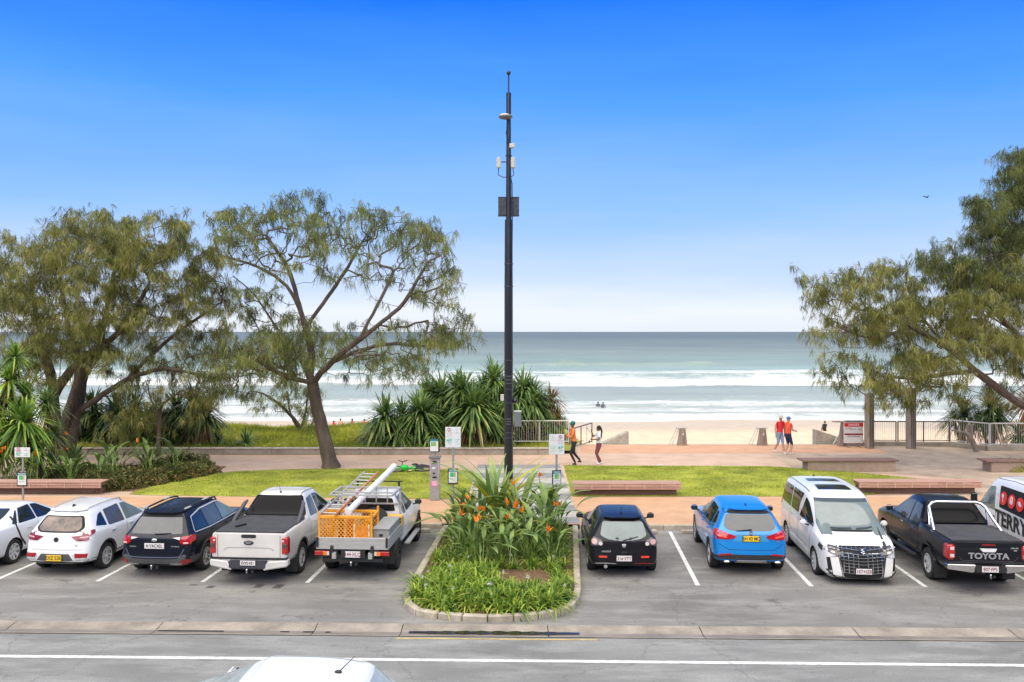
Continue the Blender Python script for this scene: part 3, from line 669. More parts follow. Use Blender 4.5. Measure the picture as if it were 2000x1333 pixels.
# large left tree of several stems
b1 = G(132, 898, .15)
T_('large dense olive green tree with several leaning stems, behind the left flower bed', 'tree', b1,
  [[(132,898,0,.34),(140,840,0,.28),(155,780,0,.24),(165,730,0,.20),(190,690,0,.15),(210,600,0,.1),(230,500,0,.06)],
   [(132,880,0,.26),(112,850,.4,.26),(105,790,.6,.24),(98,730,.6,.22),(80,660,.6,.15),(60,560,.6,.08)],
   [(105,775,.6,.22),(130,735,.3,.20),(160,705,0,.18),(230,650,-.6,.12),(290,560,-1,.08)],
   [(118,885,0,.22),(128,820,-.4,.20),(148,760,-.6,.18),(152,700,-.7,.16),(130,620,-.6,.10),(110,500,0,.06)],
   [(160,810,0,.13),(210,765,-.4,.12),(250,742,-.6,.11),(310,722,-.8,.09),(370,728,-1,.06),(420,740,-1.2,.04)],
   [(250,742,-.6,.09),(300,690,.2,.07),(360,640,.6,.05),(420,600,.8,.03)]],
  [(40,500,50,40,50,0),(40,580,60,60,90,-.5),(50,660,60,50,70,0),(110,480,50,40,60,.3),(160,450,50,35,60,0),(215,455,45,35,56,-.3),(270,455,50,35,60,0),(330,455,35,35,40,.3),(110,560,60,60,100,-1),(190,540,60,60,110,-1),
   (270,530,60,60,100,-.8),(345,520,50,60,74,0),(400,540,35,60,44,.5),(130,650,60,50,90,-1),(210,630,60,50,80,-.6),(290,620,55,45,50,0),(370,620,50,45,36,.5),(430,600,25,50,22,.8),(80,720,50,26,30,-.5),(180,690,50,25,40,-1),(400,680,50,40,40,-.6),
   (330,700,60,25,30,-.8),(270,775,50,22,16,-.8),(400,745,45,25,30,-1),(230,720,45,18,14,0),(10,620,40,90,60,1)], 12,
  depth=3.0, per=(9.5,10), spread=.16, mul=1.35, hang=.75)
# two right trees, trunks beyond the frame
b2 = G(2085, 905, .15)
T_('broad drooping olive green tree reaching in from the right behind the timber posts', 'tree', b2,
  [[(2085,905,0,.36),(2070,850,0,.32),(2045,815,0,.28),(2020,800,0,.17),(1985,785,-.2,.11),(1945,755,-.3,.085),(1905,725,-.4,.07),(1850,680,-.4,.055),(1780,640,-.4,.045),(1690,600,-.3,.03)],
   [(2060,840,0,.28),(2040,740,.3,.22),(1990,660,.5,.14),(1930,600,.5,.10),(1880,560,.5,.06)],
   [(1905,725,-.4,.08),(1850,730,-.7,.06),(1790,740,-.9,.05),(1720,735,-1,.03)],
   [(1850,680,0,.06),(1800,620,.2,.05),(1770,560,.3,.03)], [(1780,640,-.4,.05),(1700,660,-.6,.04),(1640,640,-.7,.03)]],
  [(1590,550,26,36,15,0),(1620,590,35,40,30,0),(1630,640,35,30,24,-.3),(1660,560,40,32,30,0),(1700,550,40,36,36,.3),(1750,545,40,35,36,0),(1680,620,45,45,70,-.4),(1740,620,50,50,90,-.4),(1800,625,50,42,66,-.4),(1650,715,38,22,24,-.6),(1700,740,45,30,50,-.8),(1760,730,55,40,70,-.8),
   (1830,690,55,50,90,-.6),(1900,660,55,50,90,-.5),(1960,640,50,55,80,0),(1850,585,35,35,34,.3),(1900,610,50,40,60,0),(1960,560,50,50,80,.3),(1990,700,30,50,50,0),(1800,770,40,20,16,-.6),(1880,760,50,20,22,-.4),(1950,770,30,20,14,0),(1740,775,40,14,10,-1)], 13,
  depth=2.6, per=(8.5,10), spread=.15, mul=1.3, hang=.8)
b3 = G(2150, 890, .15)
T_('tall dark green tree rising highest at the right edge, behind the drooping one', 'tree', b3,
  [[(2150,890,0,.45),(2130,760,0,.40),(2110,600,0,.34),(2090,450,0,.24),(2070,340,0,.12),(2060,260,0,.05)],
   [(2125,700,0,.2),(2060,620,-.5,.12),(1990,560,-.8,.08),(1920,500,-1,.04)], [(2100,560,0,.2),(2030,480,-.3,.1),(1960,420,-.5,.05)], [(2085,440,0,.14),(2020,380,0,.08),(1975,330,0,.04)]],
  [(1990,320,32,30,50,0),(1975,370,35,38,74,0),(1930,400,32,24,36,-.3),(1960,440,55,40,120,0),(1930,490,45,50,120,0),(1985,510,50,60,140,0),(1870,505,50,28,50,-.3),(1850,540,45,40,70,-.4),(1920,560,50,50,110,0),(2040,330,40,50,60,0),(2060,450,60,80,70,0),(2080,600,60,80,50,0)], 14,
  depth=2.4, per=(11,10), spread=.17, leafmat='deep', mul=1.1, hang=.7, name='coastal_tree')
# small trees
b4 = G(590, 851, -.1); b4 = Vector((b4.x, 47.5, .15)); b4.x = -410*47.5/1700
T_('small thin leaning tree on the dune behind the big bare trunk', 'tree', b4,
  [[(590,849,0,.13),(575,820,0,.10),(545,790,0,.08),(515,770,0,.05),(490,765,0,.03)], [(590,845,0,.08),(598,800,0,.06),(600,770,0,.04)], [(590,845,0,.08),(568,810,.2,.06),(560,765,.2,.04)], [(592,845,0,.05),(620,815,0,.03)]],
  [(500,770,38,24,20,0),(560,750,42,26,26,0),(600,780,30,30,24,0),(530,795,30,20,12,0),(590,815,24,18,12,0)], 15, depth=1.2, per=(8,9), spread=.16, needle=(.34,.02), leafmat='green', droop=.8, name='small_tree')
b5 = G(311, 906, .15)
T_('slim young tree with one thin dark straight stem behind the left flower bed', 'tree', b5,
  [[(311,906,0,.10),(310,860,0,.09),(313,800,0,.07),(330,780,0,.05),(352,765,0,.03)], [(312,810,0,.06),(295,780,0,.04),(288,750,0,.03)], [(312,830,0,.05),(270,830,.2,.03),(230,842,.3,.02)]],
  [(270,840,50,22,30,.3),(330,795,45,25,24,0),(245,800,40,22,16,.3),(370,780,35,20,14,0),(300,770,40,22,12,0)], 16, depth=1.0, per=(9,10), spread=.18, leafmat='olive', name='small_tree')

# --- strap leaved plants
M_pand = leaf_mat('pandanus_leaf', (.05,.11,.025), (.25,.38,.10), (.48,.48,.15), vs=1.5, island=.7, tr=.18, rough=.42)
M_pandb = leaf_mat('pandanus_leaf_bright', (.06,.14,.02), (.27,.42,.07), (.52,.54,.10), vs=1.5, island=.8, tr=.25, rough=.42)
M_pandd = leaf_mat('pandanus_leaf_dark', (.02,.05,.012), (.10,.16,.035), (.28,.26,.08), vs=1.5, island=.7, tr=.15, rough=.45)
M_red = leaf_mat('pandanus_leaf_red', (.16,.12,.03), (.36,.20,.09), (.45,.14,.08), vs=2, island=.9, tr=.2)
M_dead = leaf_mat('dead_leaf', (.14,.08,.035), (.42,.27,.13), (.52,.38,.20), vs=2, island=.9, tr=.15, rough=.8)
M_stem = mat('pandanus_stem', (.16,.12,.08), .95, var=.4, vs=4, bump=.8, bs=12, dist=.03)
def head(nb, c, L, n, w, g, mi=0, skirt=0, up=.35, k=5):
    u = g.uniform(0,1,n); th = g.uniform(0, 2*PI, n)+np.arange(n)*2.4; el = np.radians(78)-u**.8*np.radians(105)+up*.2
    D = np.stack([np.cos(th)*np.cos(el), np.sin(th)*np.cos(el), np.sin(el)], 1)
    side = np.cross(D, np.array([0,0,1.0])); side = unit(side)
    B = np.array(list(c))+D*.06; Ln = L*g.uniform(.7,1.1,n)
    V, F = strips(B, D, Ln, np.full(n, w), g.uniform(.25,.75,n)*(.4+.6*np.cos(el)), k, side=side, rng=g, prof=np.array([1.0]+[.92]*(k-2)+[.6,.05]) if k > 2 else None, curl=.06)
    nb.add(V, F, mi)
    if skirt:
        th = g.uniform(0,2*PI,skirt); D = unit(np.stack([np.cos(th)*.5, np.sin(th)*.5, -g.uniform(.6,1.6,skirt)],1)); B = np.array(list(c))+np.array([0,0,-.1])+D*.1
        V, F = strips(B, D, L*g.uniform(.5,1.0,skirt), np.full(skirt, w*.8), np.full(skirt,.25), 3, side=unit(np.cross(D,[0,0,1.0])), rng=g, curl=.1); nb.add(V, F, 3)
def pandanus(label, base, heads, seed, mats=None, group=None, L=1.45, w=.085, n=190, cat='screw pine', stem_r=.09, skirt=26):
    """heads: (px,py,dy,scale[,mi])"""
    g = np.random.default_rng(seed); root = thing('pandanus', label, cat, base, 0, group); nb = NB(); sb = MB(); r = random.Random(seed)
    for h in heads:
        c = Wp(h[0], h[1], base.y+h[2])-base; s = h[3]; mi = h[4] if len(h) > 4 else 0
        head(nb, c, L*s, int(n*s), w*s, g, mi, int(skirt*s))
        mid = Vector((c.x*.35+r.uniform(-.1,.1), c.y*.4, c.z*.55)); p0 = Vector((r.uniform(-.1,.1), r.uniform(-.1,.1), -.2))
        pts = [p0*(1-t)**2+mid*2*t*(1-t)+c*t*t for t in [i/6 for i in range(7)]]
        sb.tube(pts, [stem_r*(1.25-.45*i/6)*(.6+.4*s) for i in range(7)], 7)
    sb.build('stem', M_stem, root, smooth=True); nb.build('foliage', mats or [M_pand, M_pandb, M_red, M_dead], root); return root
def GB(px, D, z): return Vector(((px-1000)*D/CF, D, z))
grp = 'screw pines behind the low wall'
pandanus('dark green screw pine at the left end of the clump behind the low wall', GB(765, 41.6, .25), [(752,815,0,1.1),(775,845,-.3,.9),(735,848,.2,.8)], 21, group=grp)
pandanus('screw pine second from the left in the clump, leaves hanging over the wall', GB(830, 41.8, .25), [(820,808,0,1.15),(845,850,-.4,.85),(805,840,-.2,.9)], 22, group=grp)
pandanus('screw pine with pointed top leaves behind the left parking sign', GB(868, 43.2, .25), [(862,772,0,1.1),(880,800,-.2,1.0),(840,785,.3,.9),(890,835,-.6,.8)], 23, group=grp)
pandanus('screw pine mid clump with a big round star of leaves facing the road', GB(930, 42.0, .25), [(925,800,-.4,1.3),(905,765,.6,1.1),(905,835,-.5,.7)], 24, group=grp)
pandanus('tallest screw pine of the clump, just left of the black pole', GB(962, 43.5, .25), [(966,745,0,1.15),(945,770,.2,1.0),(975,790,-.3,1.0),(985,762,.5,.9)], 25, group=grp)
pandanus('screw pine with brown leaves just right of the black pole', GB(1020, 43.4, .25), [(1022,765,0,1.1),(1040,790,-.3,1.0),(1005,800,-.2,.9),(1015,825,.1,.7)], 26, group=grp, skirt=40)
pandanus('leaning screw pine with reddish heads at the right end of the clump', GB(1035, 44.3, .2), [(1062,800,.2,.9),(1078,780,0,.8,2),(1070,800,-.3,.7,2),(1090,815,.2,.6,1)], 27, group=grp, n=130, stem_r=.06)
pandanus('small yellow green spiky bush beside the railing and the man in orange', GB(1090, 43.0, .2), [(1080,828,0,.7,1),(1100,835,.1,.65,1),(1070,840,-.1,.7,1),(1090,820,.3,.6,2),(1055,845,0,.6,1)], 28, n=130, L=1.0, stem_r=.04, cat='bush')
grp = 'screw pines behind the low wall'
pandanus('low screw pine filling the gap between the two left heads of the clump', GB(795, 42.6, .25), [(785,812,0,.9),(800,835,0,.9),(770,838,.2,.8)], 51, group=grp)
pandanus('screw pine at the back of the clump, rising over the left parking sign', GB(850, 44.0, .25), [(838,772,0,1.0),(850,800,0,1.0),(870,815,.2,.9),(825,800,.2,.9)], 52, group=grp)
pandanus('screw pine in the second row, left of the star shaped head', GB(905, 44.0, .25), [(890,758,0,1.0),(915,785,0,1.0),(895,800,.1,1.0),(925,830,-.6,.9)], 53, group=grp)
pandanus('low screw pine in shade at the foot of the tallest one', GB(965, 42.6, .25), [(955,820,0,1.0),(975,835,.2,.9),(945,795,.2,1.0),(1000,780,.3,1.0)], 54, group=grp, skirt=50)
pandanus('drooping screw pine behind the grey box on the black pole', GB(1045, 44.0, .25), [(1040,770,0,.95),(1050,800,0,.95),(1030,820,0,.9)], 55, group=grp, skirt=50)
# right
pandanus('squat dark screw pine behind the glass fronted railing, left of two', GB(1882, 44.0, -.4), [(1882,812,0,1.15),(1862,818,.3,.7)], 29, group='screw pines by the right railing', mats=[M_pandd, M_pand, M_red, M_dead], w=.05)
pandanus('larger dark screw pine behind the glass fronted railing, right of two', GB(1935, 44.6, -.4), [(1935,798,0,1.25),(1950,818,-.3,.9),(1910,820,0,.8)], 30, group='screw pines by the right railing', mats=[M_pandd, M_pand, M_red, M_dead], w=.05)
pandanus('reddish screw pine cut by the right edge of the photo', GB(2010, 44.8, -.4), [(2012,790,0,1.1,2),(1990,850,0,.8)], 31, mats=[M_pand, M_pandb, M_red, M_dead])
# left foreground screw pines
grp = 'bright screw pines at the far left'
pandanus('bright green screw pine with a thick leaning trunk above the left parking sign', GB(78, 33.0, .15), [(46,830,-.6,1.35),(70,880,-.7,.9),(20,850,.2,1.0)], 32, group=grp, mats=[M_pandb, M_pandb, M_red, M_dead], w=.065, stem_r=.20, n=170, L=1.15, skirt=10)
pandanus('tall yellow green screw pine leaves filling the left edge of the photo', GB(-20, 33.6, .15), [(18,745,0,1.2),(-10,800,-.3,1.2),(30,700,.4,.9),(5,880,-.3,1.1),(50,775,.2,1.0)], 33, group=grp, mats=[M_pandb, M_pandb, M_red, M_dead], w=.06, stem_r=.14, n=160, L=1.1, skirt=20)
pandanus('screw pine close behind the leaning trunk, its narrow heads over the bed', GB(100, 34.6, .15), [(92,790,0,1.0),(108,850,0,.9)], 34, group=grp, mats=[M_pand, M_pandb, M_red, M_dead], w=.06, n=150, L=1.1)
# dark ones behind the wall at left
grp = 'shaded screw pines on the dune at left'
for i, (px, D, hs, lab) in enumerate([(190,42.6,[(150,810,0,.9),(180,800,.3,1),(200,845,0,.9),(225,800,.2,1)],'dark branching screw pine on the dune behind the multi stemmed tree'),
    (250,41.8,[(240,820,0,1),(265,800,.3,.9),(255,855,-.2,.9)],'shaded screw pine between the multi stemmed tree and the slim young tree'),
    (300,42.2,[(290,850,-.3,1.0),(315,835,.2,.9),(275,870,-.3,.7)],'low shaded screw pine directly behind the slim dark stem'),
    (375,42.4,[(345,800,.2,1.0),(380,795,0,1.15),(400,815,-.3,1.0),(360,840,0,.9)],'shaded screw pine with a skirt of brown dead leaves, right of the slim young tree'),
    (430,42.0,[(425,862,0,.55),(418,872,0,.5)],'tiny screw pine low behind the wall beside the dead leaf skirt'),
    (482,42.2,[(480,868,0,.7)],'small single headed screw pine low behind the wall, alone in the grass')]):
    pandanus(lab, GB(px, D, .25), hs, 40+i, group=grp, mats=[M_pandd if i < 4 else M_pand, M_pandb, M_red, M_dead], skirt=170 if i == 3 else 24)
# dark leafy shrubs
def shrub(label, base, r3, n, seed, m, leaf=(.10,.05), name='shrub', group=None, cat='shrub', strap=False, parent=None):
    g = np.random.default_rng(seed); root = thing(name, label, cat, base, 0, group)
    d = unit(g.normal(size=(n,3))); rad_ = (g.uniform(0.15,1,n)**.4)[:,None]; lump = 1+.22*np.sin(d[:,:1]*5+seed)*np.cos(d[:,1:2]*4+seed*2)
    P = d*rad_*lump*np.array(r3); P[:,2] = np.abs(P[:,2])
    D = unit(d+g.normal(0,.6,(n,3))+np.array([0,0,.5]))
    V, F = strips(P, D, g.uniform(.6,1.4,n)*leaf[0], g.uniform(.7,1.2,n)*leaf[1], g.uniform(0,.6,n), 2, rng=g, prof=np.array([.3,1,.1]))
    link('foliage', mesh_np('foliage', V, F, m), root)
    sb = MB()
    for k in range(6):
        a = k*1.05+seed; sb.tube([(0,0,-.1),(math.cos(a)*r3[0]*.3,math.sin(a)*r3[1]*.3,r3[2]*.4),(math.cos(a)*r3[0]*.6,math.sin(a)*r3[1]*.6,r3[2]*.75)], [.03,.02,.01], 5)
    sb.build('stem', M_twig, root); return root
M_hedge = leaf_mat('hedge_leaf', (.03,.045,.01), (.13,.15,.03), (.30,.17,.07), vs=3, island=.75, tr=.2)
M_hedge2 = leaf_mat('hedge_leaf_red', (.05,.06,.015), (.20,.20,.05), (.33,.19,.09), vs=3, island=.8, tr=.2)
bed = [(205,955,.9),(250,950,.8),(290,945,.7),(330,938,.75),(365,932,.7),(395,925,.65),(300,925,.75),(340,915,.7),(372,915,.8)]
for i, (px, py, s) in enumerate(bed):
    p = G(px, py, .13)
    shrub(['broad low shrub at the right end of the left bench','low reddish shrub second from the bench along the lawn edge of the bed','greener low shrub third from the bench along the lawn edge','low reddish shrub fourth from the bench along the lawn edge','reddish shrub with dry leaves next to the last shrub of the bed front','small shrub at the tip of the left bed where lawn meets promenade','low green shrub in the second row, near the slim young tree','low green shrub at the back of the bed beside the promenade','round dark shrub at the back right tip of the left bed'][i], p, (1.0*s,.9*s,.75*s), 2600, 60+i, M_hedge if i in (0,3,6,7,8) else M_hedge2, (.13,.045), group='low shrubs of the left flower bed')
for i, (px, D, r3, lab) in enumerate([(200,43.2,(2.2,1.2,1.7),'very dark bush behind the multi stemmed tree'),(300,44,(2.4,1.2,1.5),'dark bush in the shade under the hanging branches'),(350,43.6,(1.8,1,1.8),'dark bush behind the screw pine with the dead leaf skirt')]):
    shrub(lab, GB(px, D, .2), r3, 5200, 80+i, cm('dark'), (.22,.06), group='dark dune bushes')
# heap of low brush beneath the middle clump
shrub('low brown brush under the screw pines behind the low wall', GB(905, 43.0, .2), (5.2,.9,.75), 5200, 90, leaf_mat('brush_leaf', (.06,.04,.015), (.20,.13,.06), (.30,.24,.10), vs=1.5, island=.7), (.28,.05), cat='brush')
shrub('low green shrub behind the railing right of the black pole', GB(1050, 44.6, -.1), (1.9,.8,.8), 2600, 91, M_dblade, (.25,.05))
# ------------------------------------------------------------------ vehicles
def paint(name, col, rough=.32, metal=0.0, coat=.9, dirt=.06, spec=.5):
    return mat(name, col, rough, metal, var=dirt, vs=1.6, coat=coat, spec=spec)
P_white = paint('paint_white', (.74,.75,.76)); P_pearl = paint('paint_pearl', (.72,.72,.70)); P_cream = paint('paint_cream_white', (.68,.66,.61), dirt=.12)
P_black = paint('paint_black', (.008,.008,.010), .3, 0, .3, spec=.22); P_navy = paint('paint_navy', (.005,.007,.014), .3, 0, .45, spec=.25); P_blue = paint('paint_blue', (.004,.22,.62), .3, .2)
P_blk2 = paint('paint_black_pickup', (.004,.005,.010), .3, 0, .4, spec=.22); P_silver = paint('paint_silver', (.68,.70,.70), .4, 0, .4)
M_glass = mat('window_glass', (.012,.016,.018), .05, coat=0, spec=.8)
M_glass2 = mat('window_glass_pale', (.15,.19,.19), .06, spec=.8, var=.2, vs=2)
M_glass3 = mat('window_glass_reflecting', (.075,.08,.085), .06, spec=.8, var=.25, vs=2)
M_glassZ = mat('window_glass_with_towels', (.30,.22,.17), .1, var=.5, vs=3.3, var2=(.04,.04,.05))
M_glassk = mat('window_glass_black', (.006,.006,.007), .25, spec=.12)
M_trim = mat('black_plastic', (.022,.022,.023), .55, var=.2, vs=6)
M_grey = mat('grey_plastic', (.07,.07,.072), .55)
M_tyre = mat('tyre_rubber', (.018,.018,.018), .85, bump=.3, bs=40)
M_alloy = mat('alloy', (.58,.59,.60), .35, .25)
M_alloyd = mat('alloy_dark', (.04,.04,.042), .35, .5)
M_chrome = mat('chrome', (.75,.76,.78), .12, 1.0)
M_silv = mat('silver_plastic', (.52,.52,.50), .4, .2)
M_red = mat('tail_lamp_red', (.42,.008,.010), .12, coat=1.0); M_reddk = mat('reflector_red', (.30,.01,.01), .25, coat=.5)
M_amb = mat('lamp_amber', (.75,.22,.02), .2, coat=.6); M_clear = mat('lamp_clear', (.62,.58,.55), .12, coat=1.0)
M_lampk = mat('lamp_smoked', (.06,.05,.05), .15, coat=1.0)
M_plY = mat('plate_yellow', (.80,.52,.03), .5); M_plW = mat('plate_white', (.70,.66,.66), .5); M_plT = mat('plate_maroon_ink', (.22,.05,.06), .5); M_plK = mat('plate_black_ink', (.02,.02,.02), .5)
M_alu = mat('brushed_aluminium', (.46,.46,.44), .45, .3, var=.15, vs=5, stretch=(1,1,12)); M_jam = mat('door_gap', (.008,.008,.008), .8)
M_tonn = mat('bed_cover', (.05,.05,.053), .75, var=.3, vs=3, bump=.2, bs=20)
ROWS = 8
def ring_pts(st):
    yb, yB, yt, w, zb, zB, zt, wr = st; h = zt-zB; wB = .962*w
    zs = [zb, zb+.08, zb+.45*(zB-zb), zb+.82*(zB-zb), zB, zB+.12*h, zB+.88*h, zB+.985*h]
    xs = [.86*w, .985*w, w, .995*w, wB, wB-.17*(wB-wr), wr+.03*(wB-wr), .84*wr]
    def Y(z): return yb+(yB-yb)*(z-zb)/(zB-zb) if z <= zB else yB+(yt-yB)*(z-zB)/max(h,1e-6)
    return [(x, Y(z), z) for x, z in zip(xs, zs)], zt
CS = .95
class Car:
    def __init__(s, name, label, pos, yaw, pm, cat='car', group=None):
        s.root = thing(name, label, cat, pos, yaw, group); s.root.scale = (CS,)*3; s.pm = pm; s.bvh = None
    def body(s, sts, arches=(), bulge=(.05,.05), name='body', crease=.35, lvl=2, pm=None, capcrease=.25):
        fr = [-1,-.5,0,.5,1]; V = []; R = []
        for st in sts:
            rows, zt = ring_pts(st); ids = []
            def a(x, y, z): V.append((x,y,z)); ids.append(len(V)-1)
            x, y, z = rows[0]
            for f in fr: a(f*x, y, z)
            for k in range(1,7): a(*rows[k])
            x, y, z = rows[7]
            for f in reversed(fr): a(f*x, y, z+(zt-z)*(1-abs(f))*1.0)
            for k in range(6,0,-1): a(-rows[k][0], rows[k][1], rows[k][2])
            R.append(ids)
        n = 22; F = []
        for r0, r1 in zip(R, R[1:]):
            for j in range(n): F.append((r0[j], r0[(j+1)%n], r1[(j+1)%n], r1[j]))
        for ci, (ids, st, bl, sg) in enumerate(((R[0], sts[0], bulge[0], -1), (R[-1], sts[-1], bulge[1], 1))):
            g = [[ids[i] for i in range(5)]]
            for k in range(1,7):
                L, Rr = ids[21-(k-1)], ids[4+k]; row = [L]
                for f in fr[1:4]:
                    p, q = Vector(V[L]), Vector(V[Rr]); m = p.lerp(q, (f+1)/2); m.y += sg*bl*(1-f*f); V.append(tuple(m)); row.append(len(V)-1)
                row.append(Rr); g.append(row)
            g.append([ids[15-i] for i in range(5)])
            for k in range(7):
                for i in range(4):
                    q = (g[k][i], g[k][i+1], g[k+1][i+1], g[k+1][i]); F.append(q if sg < 0 else q[::-1])
        me = bpy.data.meshes.new(name); me.from_pydata(V, [], F); bm = bmesh.new(); bm.from_mesh(me); bmesh.ops.recalc_face_normals(bm, faces=bm.faces)
        cl = bm.edges.layers.float.new('crease_edge'); bm.verts.ensure_lookup_table()
        for r0, r1 in zip(R, R[1:]):
            for j in (8, 18):
                e = bm.edges.get((bm.verts[r0[j]], bm.verts[r1[j]]));
                if e: e[cl] = crease
        for ids in (R[0], R[-1]):
            for j in range(n):
                e = bm.edges.get((bm.verts[ids[j]], bm.verts[ids[(j+1)%n]]))
                if e: e[cl] = capcrease
        bm.to_mesh(me); bm.free()
        me.materials.append(pm or s.pm); me.materials.append(M_jam)
        o = link(name, me, None); md = o.modifiers.new('s','SUBSURF'); md.levels = lvl; md.render_levels = lvl; tmp = []
        bpy.context.view_layer.update(); dg = bpy.context.evaluated_depsgraph_get(); m0 = bpy.data.meshes.new_from_object(o.evaluated_get(dg))
        bm = bmesh.new(); bm.from_mesh(m0); s.bvh = BVHTree.FromBMesh(bm); s.y0 = min(v.co.y for v in bm.verts); s.y1 = max(v.co.y for v in bm.verts); bm.free(); w = max(st[3] for st in sts)
        for (y, z, r) in arches:
            for sg in (-1,1):
                c = MB().lathe([(r,-.3),(r,.3)], 36, 0, TR(sg*(w+.04),y,z)@RY(PI/2)).build('cut', M_jam); tmp.append(c)
                b = o.modifiers.new('b','BOOLEAN'); b.object = c; b.operation = 'DIFFERENCE'; b.solver = 'EXACT'
        bpy.context.view_layer.update(); dg = bpy.context.evaluated_depsgraph_get(); m1 = bpy.data.meshes.new_from_object(o.evaluated_get(dg))
        for c in tmp: bpy.data.objects.remove(c)
        bpy.data.objects.remove(o)
        m1.materials.clear(); m1.materials.append(pm or s.pm); m1.materials.append(M_jam)
        mi = []
        for p in m1.polygons:
            c = p.center; d = 0
            for (y, z, r) in arches:
                rr = math.hypot(c.y-y, c.z-z)
                if rr < r*1.01 and (abs(p.normal.x) < .6 or abs(c.x) < w-.2) and c.z < z+r*1.01: d = 1
            if p.normal.z < -.75 and c.z < .5: d = 1
            mi.append(d)
        m1.polygons.foreach_set('material_index', mi); m1.polygons.foreach_set('use_smooth', [True]*len(mi))
        try: m1.set_sharp_from_angle(angle=math.radians(50))
        except Exception: pass
        m1.name = name; s.w = w
        ob = link(name, m1, s.root); return ob
    AX = {'R': (Vector((0,1,0)), lambda a,b: Vector((a,-4,b))), 'F': (Vector((0,-1,0)), lambda a,b: Vector((a,9,b))), 'S': (Vector((-1,0,0)), lambda a,b: Vector((4,a,b))),
          'L': (Vector((1,0,0)), lambda a,b: Vector((-4,a,b))), 'T': (Vector((0,0,-1)), lambda a,b: Vector((a,b,5)))}
    def hit(s, ax, a, b, off):
        d, f = s.AX[ax]; o = f(a,b); r = s.bvh.ray_cast(o, d)
        if ax in 'RF' and b < 1.22 and r[0] is not None and (abs(a) > .55) and abs(r[0].y-(s.y0 if ax == 'R' else s.y1)) > .42: r = (None,)
        if ax in 'RF' and r[0] is None:
            q = s.bvh.find_nearest(Vector((a*.99, s.y0 if ax == 'R' else s.y1, b))); return q[0]+q[1]*off
        if r[0] is None:
            q = s.bvh.find_nearest(o+d*(o.dot(-d)-(s.w if ax in 'SL' else 1)))
            return q[0]+q[1]*off
        n = r[1]
        if n.dot(d) > 0: n = -n
        return r[0]+(n*.5-d*.5).normalized()*off
    def patch(s, name, pts, ax, m, off=.006, step=.09, rnd=0.0, parent=None, skirt=.012, label=None):
        P = [Vector(p) for p in pts]
        if rnd:
            Q = []; n = len(P)
            for i in range(n):
                a, b, c = P[i-1], P[i], P[(i+1)%n]; r = min(rnd, (a-b).length*.45, (c-b).length*.45); u = b+(a-b).normalized()*r; v = b+(c-b).normalized()*r
                for t in (0,.33,.67,1): Q.append(u*(1-t)**2+b*2*t*(1-t)+v*t*t)
            P = Q
        B = resamp([*P, P[0]], step)
        # keep corners: insert true corner points
        B = []
        for i in range(len(P)):
            a, b = P[i], P[(i+1)%len(P)]; k = max(1, int((b-a).length/step))
            for j in range(k): B.append(a.lerp(b, j/k))
        n = len(B); xs = [p.x for p in P]; ys_ = [p.y for p in P]; I = []; x = min(xs)+step/2
        while x < max(xs):
            y = min(ys_)+step/2
            while y < max(ys_):
                if inside(x,y,P) and edge_d(x,y,P) > step*.4: I.append(Vector((x,y)))
                y += step
            x += step
        r = geometry.delaunay_2d_cdt(B+I, [(i,(i+1)%n) for i in range(n)], [], 1, 1e-6)
        vs = [s.hit(ax, v.x, v.y, off) for v in r[0]]; k = len(vs); fs = [tuple(f) for f in r[2]]
        d = s.AX[ax][0]; cnt = {}
        for f in fs:
            for i in range(len(f)):
                e = (f[i], f[(i+1)%len(f)]); cnt[e] = 1
        vs += [v+d*skirt for v in vs]; sk = [(b,a,a+k,b+k) for (a,b) in cnt if (b,a) not in cnt]
        mb = MB(); mb.add(vs, fs+sk); o = mb.build(name, m, parent or s.root, smooth=True)
        if label: o['label'] = label
        return o
    def both(s, name, pts, m, **k): return s.patch(name, pts, 'S', m, **k), s.patch(name, pts, 'L', m, **k)
    def mirR(s, name, pts, ax, m, **k): return s.patch(name, pts, ax, m, **k), s.patch(name, [(-a,b) for a,b in pts], ax, m, **k)
    def line(s, name, pts, ax, w=.010, m=None, off=.003, parent=None):
        P = resamp(pts, .07); vs = []; fs = []
        for i, p in enumerate(P):
            d = (P[min(i+1,len(P)-1)]-P[max(i-1,0)]).normalized(); n = Vector((-d.y,d.x))*w/2
            vs += [s.hit(ax, p.x+n.x, p.y+n.y, off), s.hit(ax, p.x-n.x, p.y-n.y, off)]
        for i in range(len(P)-1): fs.append((2*i,2*i+1,2*i+3,2*i+2))
        return MB().add(vs, fs).build(name, m or M_jam, parent or s.root)
    def part(s, name, mb, m, smooth=False, bevel=0.0, seg=2, parent=None, label=None):
        o = mb.build(name, m, parent or s.root, smooth, bevel, seg)
        if label: o['label'] = label
        return o
    def plate(s, txt, x, z, kind, ax='R', w=.372, h=.134, y=None, off=.02):
        p = s.hit(ax, x, z, off) if y is None else Vector((x,y,z)); sg = -1 if ax == 'R' else 1
        o = MB().box((0,0,0),(w,.012,h)).build('number_plate', M_plY if kind == 'Y' else M_plW, s.root, bevel=.004); o.location = (x, p.y, z)
        fm = MB().box((0,-sg*.004,0),(w+.025,.008,h+.025)).build('plate_frame', M_trim, o)
        text(txt, h*.86, M_plT if kind == 'W' else M_plK, (0, sg*.0075, -.002), FR if sg < 0 else FF, o, .001, .0016, sx=.84); return o
